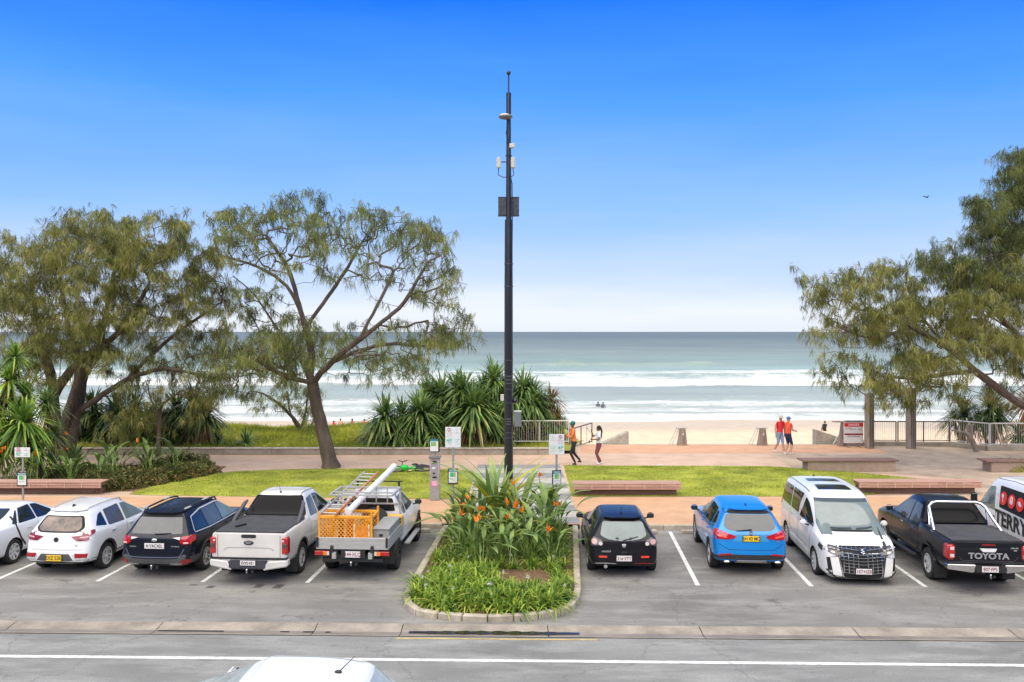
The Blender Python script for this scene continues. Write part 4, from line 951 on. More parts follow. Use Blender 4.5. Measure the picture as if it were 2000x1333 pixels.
    def wheels(s, wb, track, R, tw=.23, rim=.62, spokes=5, m=None, twin=1, wide=.5):
        key = (R,tw,rim,spokes,(m or M_alloy).name,twin,wide); 
        if key not in WH:
            rr = R*rim; hw = tw/2
            ty = MB().lathe([(rr,-hw*.9),(rr+.02,-hw),(R-.03,-hw),(R-.006,-hw*.8),(R,-hw*.4),(R,hw*.4),(R-.006,hw*.8),(R-.03,hw),(rr+.02,hw),(rr,hw*.9),(rr-.01,hw*.5),(rr-.01,-hw*.9)], 40)
            tm = ty.mesh('tyre', M_tyre, smooth=True)
            ri = MB(); ri.lathe([(rr-.004,-hw*.5),(rr-.004,hw*.86),(rr-.03,hw*.86),(rr-.035,hw*.1),(0.02,hw*.05)], 36, 1)
            ri.lathe([(rr+.004,hw*.7),(rr+.004,hw*.92),(rr-.022,hw*.92),(rr-.024,hw*.7)], 36, 0)
            ri.lathe([(.075,hw*.3),(.07,hw*.78),(.03,hw*.82),(.028,hw*.7)], 16, 0)
            for k in range(spokes):
                for tt in ([0] if twin == 1 else [-.13,.13]):
                    a = 2*PI*k/spokes; a1 = a+tt; wi = .05*wide+.02
                    p0 = Vector((math.cos(a)*.05, math.sin(a)*.05, 0)); p1 = Vector((math.cos(a1)*(rr-.012), math.sin(a1)*(rr-.012), 0)); n = Vector((-math.sin(a),math.cos(a),0))
                    vs = [p0-n*wi*.7+Vector((0,0,hw*.74)), p0+n*wi*.7+Vector((0,0,hw*.74)), p1+n*wi+Vector((0,0,hw*.88)), p1-n*wi+Vector((0,0,hw*.88))]
                    vs += [v-Vector((0,0,.035)) for v in vs]; ri.add(vs, [(0,1,2,3),(7,6,5,4),(0,4,5,1),(1,5,6,2),(2,6,7,3),(3,7,4,0)], 0)
            rm = ri.mesh('rim', [m or M_alloy, M_jam], smooth=True); WH[key] = (tm, rm)
        tm, rm = WH[key]
        for y in (0, wb):
            for sg in (-1,1):
                o = link('tyre', tm, s.root); o.location = (sg*(track/2), y, R); o.rotation_euler = (0, sg*PI/2, 0)
                link('rim', rm, o)
    def arches(s, ys, r, z, m=M_trim, w=.055, out=.012):
        for y in ys:
            for ax in 'SL':
                P = [(y+math.cos(a)*(r+w/2), z+math.sin(a)*(r+w/2)) for a in [math.radians(q) for q in range(-28,209,12)]]
                P = [p for p in P if p[1] > .2]; s.line('arch_trim', P, ax, w, m, out)
    def mirrors(s, y, z, m=None, size=(.20,.13,.15), out=.10, cap=None):
        for sg in (-1,1):
            b = MB(); b.box((0,0,0), (size[0],size[1]*.8,size[2]), taper=.86); x = s.w+out
            o = b.build('mirror', m or s.pm, s.root, smooth=True, bevel=.035, seg=3); o.location = (sg*x, y, z)
            MB().box((0,-size[1]*.39,0),(size[0]*.84,.03,size[2]*.78)).build('mirror_glass', M_glass, o, bevel=.01)
            MB().tube([(-sg*.02,0,-size[2]*.3),(-sg*(out+.06),0,-size[2]*.55)], .022, 6).build('mirror_arm', M_trim, o)
    def wiper(s, x0, x1, z0, z1, ax='R'):
        a = s.hit(ax, x0, z0, .03); b_ = s.hit(ax, x1, z1, .025); MB().tube([a, a.lerp(b_,.5)+Vector((0,-.01 if ax=='R' else .01,0)), b_], [.016,.012,.008], 5).build('wiper', M_trim, s.root, smooth=True)
    def handles(s, ys, z, m=None, sides='SL'):
        for y in ys:
            for ax in sides:
                p = s.hit(ax, y, z, .02); MB().box((0,0,0),(.03,.19,.028)).build('door_handle', m or s.pm, s.root, bevel=.01, seg=2).location = p
    def towbar(s, y, z=.38):
        b = MB(); b.box((0,y+.06,z+.03),(.06,.2,.05)); b.tube([(0,y-.02,z),(0,y-.06,z)],[.03,.03],8); b.ell((0,y-.05,z+.06),(.028,.028,.028),1); b.tube([(0,y-.05,z-.02),(0,y-.05,z+.05)],.014,8,1); b.box((.11,y+.02,z+.01),(.06,.04,.06),0)
        s.part('towbar', b, [M_trim, M_chrome], smooth=True)
WH = {}
def hatch_st(wb, W, zb, br, bf, zc, H, yr, yf, yrt, yrw, ywt, yc, wr, zt, hoodw=.80, rr=.04, noser=.80, rtaper=.91, Hr=None):
    w = W/2; m = wb*.42; Hr = Hr or H-.05
    return [(yr+.05, yrw, yrt, w*rtaper, zb+.10, br, Hr-.03, wr*.90), (yr+.28, yrw+.16, yrt+.16, w*.98, zb+.03, br+.005, Hr, wr*.97), (0,0.02,max(yrt+.45,.1), w, zb, (br+bf)/2+.01, H-.012, wr),
            (m,m,m, w, zb, (br+bf)/2, H, wr*1.01), (ywt-.15,ywt-.15,ywt-.15, w, zb, bf, H-.02, wr), (ywt+.32,ywt+.28,ywt+.10, w, zb, bf, H-.10, wr*.97),
            (yc,yc,yc, w*.99, zb, bf, zc+.01, w*hoodw), (yc+.14,yc+.14,yc+.14, w*.99, zb, bf, zc-.005, w*hoodw*1.02), ((yc+yf)/2+.1,(yc+yf)/2+.1,(yc+yf)/2+.05, w*.985, zb, (bf+zt)/2-.03, (zc+zt)/2+.02, w*hoodw*.97),
            (yf-.28,yf-.26,yf-.30, w*.94, zb+.02, zt-.10, zt, w*.72), (yf-.02,yf-.03,yf-.14, w*noser, zb+.06, zt-.16, zt-.07, w*.60)]
def place(px, py, sideX, halfw, yaw_deg):
    """rear-wheel contact pixel on one side -> rear axle centre"""
    p = G(px, py, 0); halfw *= CS; a = math.radians(yaw_deg); return (p.x+sideX*halfw*math.cos(a), p.y-sideX*halfw*math.sin(a), 0), -a
def roofrails(c, pts, r=.018, m=M_silv, lift=.05):
    for sg in (-1,1):
        P = [c.hit('T', sg*x, y, lift) for x, y in pts]; P = [c.hit('T', sg*pts[0][0], pts[0][1]-.12, .0)]+P+[c.hit('T', sg*pts[-1][0], pts[-1][1]+.14, .0)]
        MB().tube(P, r, 6).build('roof_rail', m, c.root, smooth=True)
def spoiler(c, w, y, z, m, d=.16, t=.035, drop=.02, name='spoiler'):
    b = MB(); b.add([(-w,y,z),(-w*.6,y-d*.9,z-drop),(w*.6,y-d*.9,z-drop),(w,y,z),(w*.96,y+d,z+.012),(-w*.96,y+d,z+.012)]+[(q[0],q[1],q[2]-t) for q in [(-w,y,z),(-w*.6,y-d*.9,z-drop),(w*.6,y-d*.9,z-drop),(w,y,z),(w*.96,y+d,z+.012),(-w*.96,y+d,z+.012)]],
      [(0,1,2,3,4,5),(11,10,9,8,7,6),(0,6,7,1),(1,7,8,2),(2,8,9,3),(3,9,10,4),(4,10,11,5),(5,11,6,0)]); c.part(name, b, m, smooth=True, bevel=.01)
def doors(c, ys, zt_, zb_, m=None, sides='SL'):
    for y in ys:
        for ax in sides: c.line('door_seam', [(y[0], zt_),(y[1],(zt_+zb_)/2),(y[2], zb_)], ax, .011)
def antenna(c, x, y, l=.22, fin=False, dirn=-1):
    p = c.hit('T', x, y, 0)
    if fin: c.part('antenna', MB().add([p+Vector((-.018,-.08,0)),p+Vector((.018,-.08,0)),p+Vector((.018,.08,0)),p+Vector((-.018,.08,0)),p+Vector((0,-.07,.055)),p+Vector((0,-.03,.06))],[(0,3,2,1),(0,1,4),(1,2,5,4),(2,3,5),(3,0,4,5)]), M_trim)
    else: c.part('antenna', MB().ell(p+Vector((0,0,.01)),(.03,.045,.02)).tube([p, p+Vector((0,dirn*l*.75,l*.75))],[.008,.004],5), M_trim, smooth=True)

# ---- 1 black hatchback
pos, yw_ = ((2.66,21.25,0), -math.radians(1.6))
c = Car('parked_car', 'small black hatchback with silver tail lamps, parked nearest the planted island', pos, yw_, P_black, group='cars parked nose to the kerb')
c.body(hatch_st(2.64,1.755,.20,.93,.90,1.0,1.465,-.86,3.52,-.32,-.70,1.25,2.15,.56,.78), [(0,.31,.355),(2.64,.31,.355)])
c.wheels(2.64,1.53,.31,.21,.62,5)
c.patch('rear_window', [(-.50,1.31),(.50,1.31),(.58,1.02),(.40,.94),(.08,.90),(-.08,.90),(-.40,.94),(-.58,1.02)], 'R', M_glass2, rnd=.05)
spoiler(c, .49, -.33, 1.425, P_black, .10, .03, .01)
for sg in (-1,1): c.line('roof_seam', [(sg*.43,-.25),(sg*.46,.5),(sg*.45,1.2)], 'T', .022, M_trim, .004)
c.both('side_window', [(.95,.99),(1.0,1.36),(1.30,1.33),(1.75,1.10),(1.95,.98)], M_glass, rnd=.04); c.both('side_window', [(.12,1.02),(.16,1.34),(.88,1.37),(.86,.99)], M_glass, rnd=.04); c.both('side_window', [(-.30,1.10),(-.08,1.30),(.06,1.33),(.04,1.05)], M_glass, rnd=.04)
for sg in (-1,1):
    l = c.patch('tail_light', [(sg*.56,.80),(sg*.80,.72+.05),(sg*.83,.97),(sg*.72,.98),(sg*.52,.90)], 'R', M_lampk, rnd=.03, off=.014)
    c.patch('lamp_lens', [(sg*(.575+.05*math.cos(a)), .835+.045*math.sin(a)) for a in [i*PI/5 for i in range(10)]], 'R', M_clear, off=.03, step=.05, parent=l)
    c.patch('lamp_lens', [(sg*(.72+.07*math.cos(a)), .875+.065*math.sin(a)) for a in [i*PI/5 for i in range(10)]], 'R', mat('lens_pink', (.62,.36,.30), .15, coat=1.0), off=.03, step=.05, parent=l)
    c.patch('tail_light', [(-.72,.80),(-.55,.83),(-.60,.93),(-.74,.92)], 'S' if sg > 0 else 'L', M_lampk, off=.012)
    c.patch('reflector', [(sg*.42,.50),(sg*.62,.50),(sg*.62,.545),(sg*.42,.545)], 'R', mat('reflector_bright', (.70,.06,.03), .2, coat=.6), off=.01)
c.line('tailgate_seam', [(-.62,.92),(-.50,.68),(-.2,.64),(.2,.64),(.50,.68),(.62,.92)], 'R', .012)
b = c.part('badge', MB().lathe([(.052,-.006),(.052,.006),(.040,.008),(.040,.0)], 24, 0, TR(*c.hit('R',0,.80,.012))@RX(PI/2)), M_chrome, smooth=True)
p = c.hit('R',0,.80,.022); MB().tube([p+Vector((-.042,0,.02)),p+Vector((-.015,0,.012)),p+Vector((0,0,-.012)),p+Vector((.015,0,.012)),p+Vector((.042,0,.02))],.007,5).build('badge_wing', M_chrome, b)
text('mazda3', .075, M_chrome, c.hit('R',-.44,.655,.012), FR, c.root, .004, .002)
c.plate('216·VTY', 0, .49, 'W'); c.wiper(-.02,.36,.915,1.0)
c.part('tailgate_handle', MB().box(c.hit('R',0,.63,.01),(.14,.03,.05)), M_trim, bevel=.01)
c.part('exhaust_tip', MB().tube([(-.46,-.87,.30),(-.46,-.70,.30)],[.045,.045],14), M_chrome, smooth=True)
c.line('bumper_line', [(-.72,.36),(-.45,.37),(-.2,.36)], 'R', .014, M_silv, .004); c.line('bumper_line', [(.25,.36),(.45,.37),(.72,.36)], 'R', .014, M_reddk, .004)
antenna(c, 0, .05, .26); c.mirrors(1.72, 1.03, M_trim); c.handles((.20,1.12), .86); doors(c, [(.92,.95,1.0),(2.02,1.98,1.95)], .98, .32)
# ---- 2 blue SUV
pos, yw_ = place(1386,1107,1,.90,4.2)
c = Car('parked_car', 'bright metallic blue SUV with red tail lamps and a yellow number plate', pos, yw_, P_blue, group='cars parked nose to the kerb')
c.body(hatch_st(2.72,1.876,.26,1.06,1.02,1.12,1.665,-.90,3.60,-.32,-.72,1.38,2.22,.60,.92), [(0,.345,.395),(2.72,.345,.395)], bulge=(.09,.05))
c.wheels(2.72,1.62,.345,.23,.66,5, twin=2)
c.patch('rear_window', [(-.56,1.47),(.56,1.47),(.66,1.19),(.52,1.11),(-.52,1.11),(-.66,1.19)], 'R', M_glass3, rnd=.07)
c.patch('window_band', [(-.60,1.545),(.60,1.545),(.58,1.48),(-.58,1.48)], 'R', M_jam, rnd=.02); spoiler(c, .50, -.34, 1.605, P_blue, .10, .03, .01)
c.both('side_window', [(1.02,1.10),(1.06,1.52),(1.40,1.48),(1.85,1.25),(2.05,1.10)], M_glass3, rnd=.04); c.both('side_window', [(.12,1.12),(.16,1.50),(.98,1.53),(.95,1.10)], M_glass, rnd=.04); c.both('side_window', [(-.38,1.22),(-.12,1.42),(.05,1.47),(.04,1.15)], M_glass, rnd=.04)
for ax in 'SL': c.line('window_trim', [(-.42,1.19),(.1,1.08),(1.0,1.06),(2.1,1.06)], ax, .022, M_chrome, .01); c.line('sill_trim', [(.45,.34),(1.3,.33),(2.25,.34)], ax, .05, M_silv, .01)
c.mirR('tail_light', [(.36,.985),(.60,1.06),(.88,1.14),(.93,1.05),(.90,.90),(.62,.90),(.42,.93)], 'R', M_red, rnd=.03, off=.02)
c.mirR('tail_light_lens', [(.58,.96),(.82,1.02),(.80,.97),(.60,.93)], 'R', mat('lens_orange_red', (.85,.10,.05), .15, coat=1.0), off=.034, step=.05)
c.both('tail_light', [(-.80,.92),(-.48,1.02),(-.45,1.12),(-.62,1.12),(-.80,1.06)], M_red, off=.014)
c.patch('number_plate_recess', [(-.44,.86),(.44,.86),(.36,1.02),(-.36,1.02)], 'R', paint('paint_blue_pale', (.05,.30,.60), .3, .3), off=.004)
c.plate('SH 43 MC', 0, .935, 'Y', w=.40, h=.14); b = c.part('badge', MB().lathe([(.055,-.01),(.055,.01),(.03,.014),(.0,.014)], 8, 0, TR(*c.hit('R',0,1.06,.01))@RX(PI/2)), M_chrome)
c.line('crease', [(-.80,.80),(-.56,.66),(.56,.66),(.80,.80)], 'R', .010, M_jam)
c.patch('bumper', [(-.86,.30),(.86,.30),(.86,.50),(.55,.545),(-.55,.545),(-.86,.50)], 'R', M_trim, off=.012, rnd=.03)
c.patch('skid_plate', [(-.42,.33),(.42,.33),(.34,.42),(-.34,.42)], 'R', M_silv, off=.03, rnd=.02); c.mirR('reflector', [(.46,.535),(.80,.50),(.80,.535),(.52,.575)], 'R', M_reddk, off=.03, step=.06)
for sg in (-1,1): c.part('exhaust_tip', MB().ell((sg*.62,-.955,.385),(.08,.03,.032)), M_chrome, smooth=True)
c.both('side_cladding', [(.42,.26),(2.30,.26),(2.30,.36),(.42,.36)], M_trim, off=.008); c.both('side_cladding', [(-.86,.30),(-.42,.30),(-.40,.50),(-.80,.50)], M_trim, off=.008)
c.arches((0,2.72), .395, .345, M_trim, .05); c.wiper(.02,-.36,1.14,1.105); c.mirrors(1.92,1.16); c.handles((.22,1.15),.98); doors(c, [(1.0,.98,1.0),(2.15,2.1,2.05)], 1.06,.40)
text('HS', .06, M_chrome, c.hit('R',.66,.86,.012), FR, c.root, .003, .001); antenna(c,0,-.05,fin=True)
# ---- 3 white people mover, facing the camera
a = math.radians(4.8); fx, fy = 7.17+.90, 20.62
pos = (fx+math.sin(a)*3.0*1.0, fy+math.cos(a)*3.0, 0)
c = Car('parked_van', 'white people mover with a big chrome grille, backed in to face the camera', pos, PI-a, P_pearl, cat='van', group='cars parked nose to the kerb')
w = .925
c.body([(-.98,-.95,-.80,w*.93,.26,1.10,1.84,.72),(-.75,-.74,-.60,w*.99,.2,1.11,1.90,.76),(0,0,0,w,.18,1.10,1.93,.785),(1.0,1.0,1.0,w,.18,1.08,1.935,.79),(1.75,1.75,1.70,w,.18,1.05,1.90,.78),(2.25,2.20,1.98,w,.18,1.03,1.80,.74),
        (3.02,3.02,3.0,w*.99,.18,1.02,1.14,.78),(3.16,3.16,3.14,w*.99,.18,1.01,1.10,.78),(3.50,3.50,3.44,w*.96,.16,.94,1.02,.74),(3.80,3.74,3.62,w*.90,.15,.84,.92,.66),(3.93,3.84,3.72,w*.80,.17,.76,.85,.58)], [(0,.335,.375),(3.0,.335,.375)], bulge=(.05,.10))
c.wheels(3.0,1.60,.335,.22,.68,10, wide=.25)
c.patch('windscreen', [(-.66,1.72),(.66,1.72),(.80,1.15),(.5,1.135),(-.5,1.135),(-.80,1.15)], 'F', M_glass2, rnd=.08, off=.018, step=.06)
c.patch('windscreen_band', [(-.66,1.735),(.66,1.735),(.67,1.665),(-.67,1.665)], 'F', mat('window_tint', (.05,.06,.065), .06, coat=1.0), rnd=.01, off=.023); c.line('windscreen_frit', [(-.78,1.15),(-.4,1.125),(.4,1.125),(.78,1.15)], 'F', .04, M_jam, .012)
c.both('side_window', [(-.74,1.22),(-.68,1.72),(.42,1.76),(.40,1.20)], M_glass, rnd=.05); c.both('side_window', [(.48,1.20),(.50,1.76),(1.52,1.75),(1.32,1.46),(1.28,1.20)], M_glass, rnd=.05); c.both('side_window', [(1.42,1.16),(1.66,1.48),(1.74,1.70),(1.98,1.62),(2.42,1.36),(2.70,1.18),(2.72,1.12)], M_glass, rnd=.04)
for (y0,y1) in ((.05,.55),(1.05,1.62)): c.patch('sunroof', [(-.40,y0),(.40,y0),(.44,y1),(-.44,y1)], 'T', M_glass, rnd=.05, off=.006)
for sg in (-1,1): c.line('roof_seam', [(sg*.66,-.7),(sg*.69,.6),(sg*.68,1.7)], 'T', .02, M_grey, .004)
for sg in (-1,1):
    l = c.patch('headlight', [(sg*.44,.70),(sg*.60,.70),(sg*.86,.80),(sg*.88,.93),(sg*.60,.88),(sg*.44,.83)], 'F', M_lampk, off=.02, rnd=.02)
    for k in range(4): c.part('lamp_lens', MB().box((0,0,0),(.055,.02,.035)), M_clear, bevel=.005, parent=l).location = c.hit('F', sg*(.54+.085*k), .80+.02*k, .045)
    c.patch('headlight', [(3.35,.80),(3.60,.74),(3.60,.86),(3.40,.90)], 'S' if sg > 0 else 'L', M_lampk, off=.012)
    c.patch('fog_surround', [(sg*.46,.20),(sg*.77,.25),(sg*.80,.63),(sg*.54,.69)], 'F', M_jam, off=.015, step=.05); c.patch('bumper_blade', [(sg*.48,.22),(sg*.68,.25),(sg*.73,.64),(sg*.56,.67)], 'F', P_pearl, off=.035, rnd=.015, skirt=.04, step=.05)
    c.line('bumper_blade_trim', [(sg*.80,.36),(sg*.60,.17),(sg*.42,.15)], 'F', .03, M_jam, .045); c.patch('fog_lamp', [(sg*.70,.28),(sg*.79,.27),(sg*.79,.34),(sg*.70,.34)], 'F', M_clear, off=.03)
gr = c.patch('grille', [(-.44,.22),(.44,.22),(.52,.62),(.51,.80),(.49,.885),(-.49,.885),(-.51,.80),(-.52,.62)], 'F', M_jam, off=.02)
for k, z in enumerate((.84,.765,.69,.615,.54,.465,.39,.32)):
    ww = .50 if z > .6 else .46; P = [c.hit('F', x, z-(.035*(1-abs(x)/ww)), .040) for x in [ww*(i/6-1) for i in range(13)]]; MB().tube(P, .008, 5).build('grille_bar', M_chrome, gr, smooth=True)
for x in (-.44,-.33,-.22,-.11,.11,.22,.33,.44): MB().tube([c.hit('F', x, z, .046) for z in (.86,.7,.55,.42,.31)], .009, 5).build('grille_bar', M_chrome, gr, smooth=True)
p = c.hit('F',0,.79,.07); MB().prism([(-.10,.055),(-.075,-.03),(0,-.09),(.075,-.03),(.10,.055),(.06,.075),(-.06,.075)], -.01, .014, 0, TR(*p)@RX(PI/2)@RY(PI)).build('badge', mat('badge_blue',(.03,.07,.16),.2,.6,coat=1), gr, bevel=.006)
MB().tube([p+Vector((.045,.02,.03)),p+Vector((0,.02,.045)),p+Vector((-.045,.02,.015)),p+Vector((0,.02,-.005)),p+Vector((.045,.02,-.025)),p+Vector((0,.02,-.055)),p+Vector((-.04,.02,-.035))], .009, 5).build('badge_mark', M_chrome, gr)
c.plate('157·HZ8', 0, .36, 'W', 'F', off=.06); c.patch('lower_intake', [(-.40,.16),(.40,.16),(.43,.24),(-.43,.24)], 'F', M_grey, off=.03)
c.line('bumper_trim', [(-.78,.22),(-.5,.165),(0,.15),(.5,.165),(.78,.22)], 'F', .02, M_silv, .03); c.line('hood_trim', [(-.44,.895),(0,.90),(.44,.895)], 'F', .02, M_chrome, .03)
c.line('wiper', [(.66,1.17),(.3,1.155),(0,1.16)], 'F', .022, M_trim, .035); c.line('wiper', [(-.66,1.22),(-.4,1.17),(-.12,1.155)], 'F', .022, M_trim, .035); c.mirrors(2.36,1.17, out=.09, size=(.18,.13,.14)); c.handles((.62,1.30),1.05, M_chrome); doors(c, [(.44,.44,.44),(1.38,1.38,1.38),(2.68,2.62,2.50)],1.14,.30)
for ax in 'SL': c.line('sill_trim', [(.45,.24),(1.4,.24),(2.5,.26)], ax, .02, M_chrome, .02); c.line('body_crease', [(-.3,.82),(.8,.62),(2.3,.55)], ax, .008, M_grey, .002)
antenna(c,0,-.55,fin=True); c.both('tail_light', [(-.93,1.05),(-.70,1.10),(-.70,1.35),(-.86,1.36)], M_red, off=.012)
# ---- 4 black pickup (right)
def pickup(c, wb, W, R, H, zbelt, deck, yr=-1.18, yf=None, ycab=.62, zb=.42, zc=1.22, ywt=1.95, yc=2.72, wr=.62):
    w = W/2; yf = yf or wb+.93
    c.body([(yr,yr,yr,w*.97,zb+.14,deck-.02,deck,w*.88),(yr+.06,yr+.06,yr+.06,w*.985,zb+.06,deck-.01,deck+.01,w*.90),(-.5,-.5,-.5,w*.985,zb,deck,deck+.015,w*.90),(0,0,0,w,zb,deck+.005,deck+.02,w*.90),(ycab-.12,ycab-.12,ycab-.12,w*.985,zb,deck+.01,deck+.03,w*.90),
            (ycab,ycab,ycab+.02,w*.985,zb,zbelt,deck+.10,w*.86),(ycab+.10,ycab+.10,ycab+.24,w*.985,zb,zbelt,H-.09,wr*.97),(ycab+.35,ycab+.35,ycab+.42,w*.985,zb,zbelt,H-.01,wr),((ycab+ywt)/2,(ycab+ywt)/2,(ycab+ywt)/2,w*.985,zb,zbelt-.01,H,wr*1.01),
            (ywt-.1,ywt-.1,ywt-.1,w*.985,zb,zbelt-.02,H-.02,wr),(ywt+.28,ywt+.25,ywt+.1,w*.985,zb,zbelt-.02,H-.10,wr*.96),(yc,yc,yc,w*.985,zb,zbelt-.03,zc,w*.82),(yc+.14,yc+.14,yc+.14,w*.99,zb,zbelt-.04,zc-.01,w*.84),
            (wb+.1,wb+.1,wb+.1,w,zb,zbelt-.08,zc-.06,w*.80),(yf-.25,yf-.25,yf-.28,w*.96,zb,zbelt-.16,zc-.14,w*.74),(yf,yf,yf-.08,w*.84,zb+.04,zbelt-.22,zc-.20,w*.62)],
           [(0,R+.01,R+.07),(wb,R+.01,R+.06)], bulge=(.015,.08), capcrease=.7)
HD = place(1811,1130,1,.92,4.5)
c = Car('pickup_truck', 'black dual cab pickup with chrome sports bar and chrome bumper, right of the people mover', HD[0], HD[1], P_blk2, cat='pickup truck', group='cars parked nose to the kerb')
pickup(c, 3.085, 1.855, .385, 1.815, 1.13, 1.19)
c.wheels(3.085,1.58,.385,.26,.60,6,M_alloy, twin=2, wide=.3)
c.patch('bed_cover', [(-.80,-1.13),(.80,-1.13),(.80,.40),(-.80,.40)], 'T', M_tonn, off=.035, rnd=.03, step=.2, skirt=.05)
c.patch('rear_window', [(-.60,1.72),(.60,1.72),(.80,1.26),(-.80,1.26)], 'R', M_glassk, rnd=.05, off=.03, step=.06)
for sg in (-1,1): pass
P = [(-.80,-.12,1.21),(-.74,.20,1.44),(-.69,.50,1.68),(-.60,.56,1.76),(-.48,.58,1.79),(.48,.58,1.79),(.60,.56,1.76),(.69,.50,1.68),(.74,.20,1.44),(.80,-.12,1.21)]
c.part('sports_bar', MB().tube(P, .038, 12), M_chrome, smooth=True)
c.part('sports_bar_leg', MB().tube([(-.72,.38,1.20),(-.70,.48,1.62)],.03,8).tube([(.72,.38,1.20),(.70,.48,1.62)],.03,8), M_chrome, smooth=True)
c.both('side_window', [(1.42,1.18),(1.44,1.66),(1.75,1.64),(2.22,1.40),(2.52,1.20)], M_glass3, rnd=.04); c.both('side_window', [(.78,1.20),(.98,1.62),(1.36,1.66),(1.34,1.18)], M_glass3, rnd=.04)
for sg in (-1,1):
    l = MB().box((sg*.845,-1.10,.96),(.19,.24,.36)).build('tail_light', M_red, c.root, smooth=True, bevel=.035, seg=3)
    MB().box((sg*.825,-1.222,.875),(.09,.012,.075)).build('lamp_lens', M_clear, l, bevel=.004); MB().box((sg*.825,-1.222,1.045),(.09,.012,.075)).build('lamp_lens', mat('lens_pale_pink', (.75,.50,.48), .12, coat=1), l, bevel=.004)
c.line('tailgate_seam', [(-.73,1.17),(-.73,.66),(.73,.66),(.73,1.17)], 'R', .014); c.line('tailgate_crease', [(-.66,.86),(-.60,.76),(.60,.76),(.66,.86)], 'R', .01, M_grey)
text('TOYOTA', .19, mat('lettering_silver', (.42,.42,.44), .3, .4), c.hit('R',0,.87,.012), FR, c.root, .004, .006, sx=1.16)
c.part('tailgate_handle', MB().add([(-.20,0,.03),(.20,0,.03),(.14,-.03,-.05),(-.14,-.03,-.05),(-.20,.05,.03),(.20,.05,.03),(.14,.05,-.05),(-.14,.05,-.05)],[(0,1,2,3),(4,7,6,5),(0,4,5,1),(1,5,6,2),(2,6,7,3),(3,7,4,0)]), M_silv, bevel=.01).location = c.hit('R',0,1.02,.01)
c.patch('brake_light', [(-.16,1.12),(.16,1.12),(.14,1.15),(-.14,1.15)], 'R', M_reddk, off=.012)
text('HILUX', .045, M_chrome, c.hit('R',.58,1.065,.012), FR, c.root, .003, .002, sx=1.3); text('SR5', .035, M_chrome, c.hit('R',.60,1.01,.012), FR, c.root, .003, .002, sx=1.3)
for sg in (-1,1): c.part('rear_bumper', MB().add([(sg*.36,-1.30,.50),(sg*.93,-1.22,.56),(sg*.93,-1.22,.68),(sg*.32,-1.32,.70),(sg*.36,-1.10,.50),(sg*.93,-1.0,.56),(sg*.93,-1.0,.68),(sg*.32,-1.10,.70)],[(0,1,2,3),(4,7,6,5),(0,4,5,1),(1,5,6,2),(2,6,7,3),(3,7,4,0)]), M_chrome, bevel=.02, seg=3)
c.part('bumper_step', MB().box((0,-1.22,.58),(.70,.20,.15)), M_trim, bevel=.02); c.part('bumper_step', MB().box((0,-1.10,.72),(1.84,.20,.05)), M_trim, bevel=.01)
c.plate('807·FP5', -.02, .60, 'W', y=-1.335); c.towbar(-1.26,.40)
for sg in (-1,1): c.part('mudflap', MB().box((sg*.79,-.47,.36),(.30,.02,.42)), M_trim, bevel=.008); c.part('side_step', MB().tube([(sg*.96,.62,.42),(sg*.99,1.0,.42),(sg*.99,2.4,.42),(sg*.96,2.6,.42)],.045,8), M_trim, smooth=True)
c.arches((0,), .455, .39, P_blk2, .07, .03); c.mirrors(2.36,1.28,M_chrome); c.handles((1.0,1.72),1.06,M_chrome); doors(c,[(1.39,1.38,1.38),(.72,.62,.68),(2.55,2.50,2.45)],1.16,.50); antenna(c,.1,.95,fin=True)
for ax in 'SL': c.line('body_strip', [(.75,.60),(1.6,.60),(2.55,.62)], ax, .02, mat('strip_gold',(.35,.27,.16),.4,.3), .01)
for sg in (-1,1): c.line('roof_seam', [(sg*.50,1.0),(sg*.52,1.85)], 'T', .02, M_jam, .004)
# ---- 5 white van with lettering (far right)
CS = 1.05
c = Car('parked_van', 'white tradesman van with black lettering and red round symbols, cut by the right edge', (13.12,20.0,0), -math.radians(4.5), P_white, cat='van', group='cars parked nose to the kerb')
w = .86
c.body([(-1.05,-1.03,-.95,w*.95,.28,1.1,1.95,.70),(-.8,-.8,-.75,w*.99,.22,1.1,2.0,.74),(0,0,0,w,.2,1.1,2.02,.75),(1.6,1.6,1.6,w,.2,1.1,2.02,.75),(2.5,2.5,2.45,w,.2,1.08,1.98,.745),(2.95,2.9,2.65,w,.2,1.06,1.88,.71),(3.45,3.4,3.35,w*.98,.2,1.0,1.10,.70),(3.6,3.58,3.52,w*.95,.22,.92,1.0,.66),(3.72,3.68,3.6,w*.85,.24,.84,.92,.56)], [(0,.335,.38),(2.9,.335,.38)])
c.wheels(2.9,1.5,.335,.2,.6,6)
c.both('side_window', [(2.28,1.14),(2.34,1.72),(2.70,1.66),(3.05,1.36),(3.22,1.14)], M_glass2, rnd=.06)
pn = c.patch('window_film', [(.30,1.20),(.30,1.80),(2.10,1.78),(2.06,1.26)], 'L', M_jam, rnd=.03)
M_sred = mat('symbol_red', (.70,.02,.02), .4); M_inkw = mat('ink_white', (.75,.75,.75), .5)
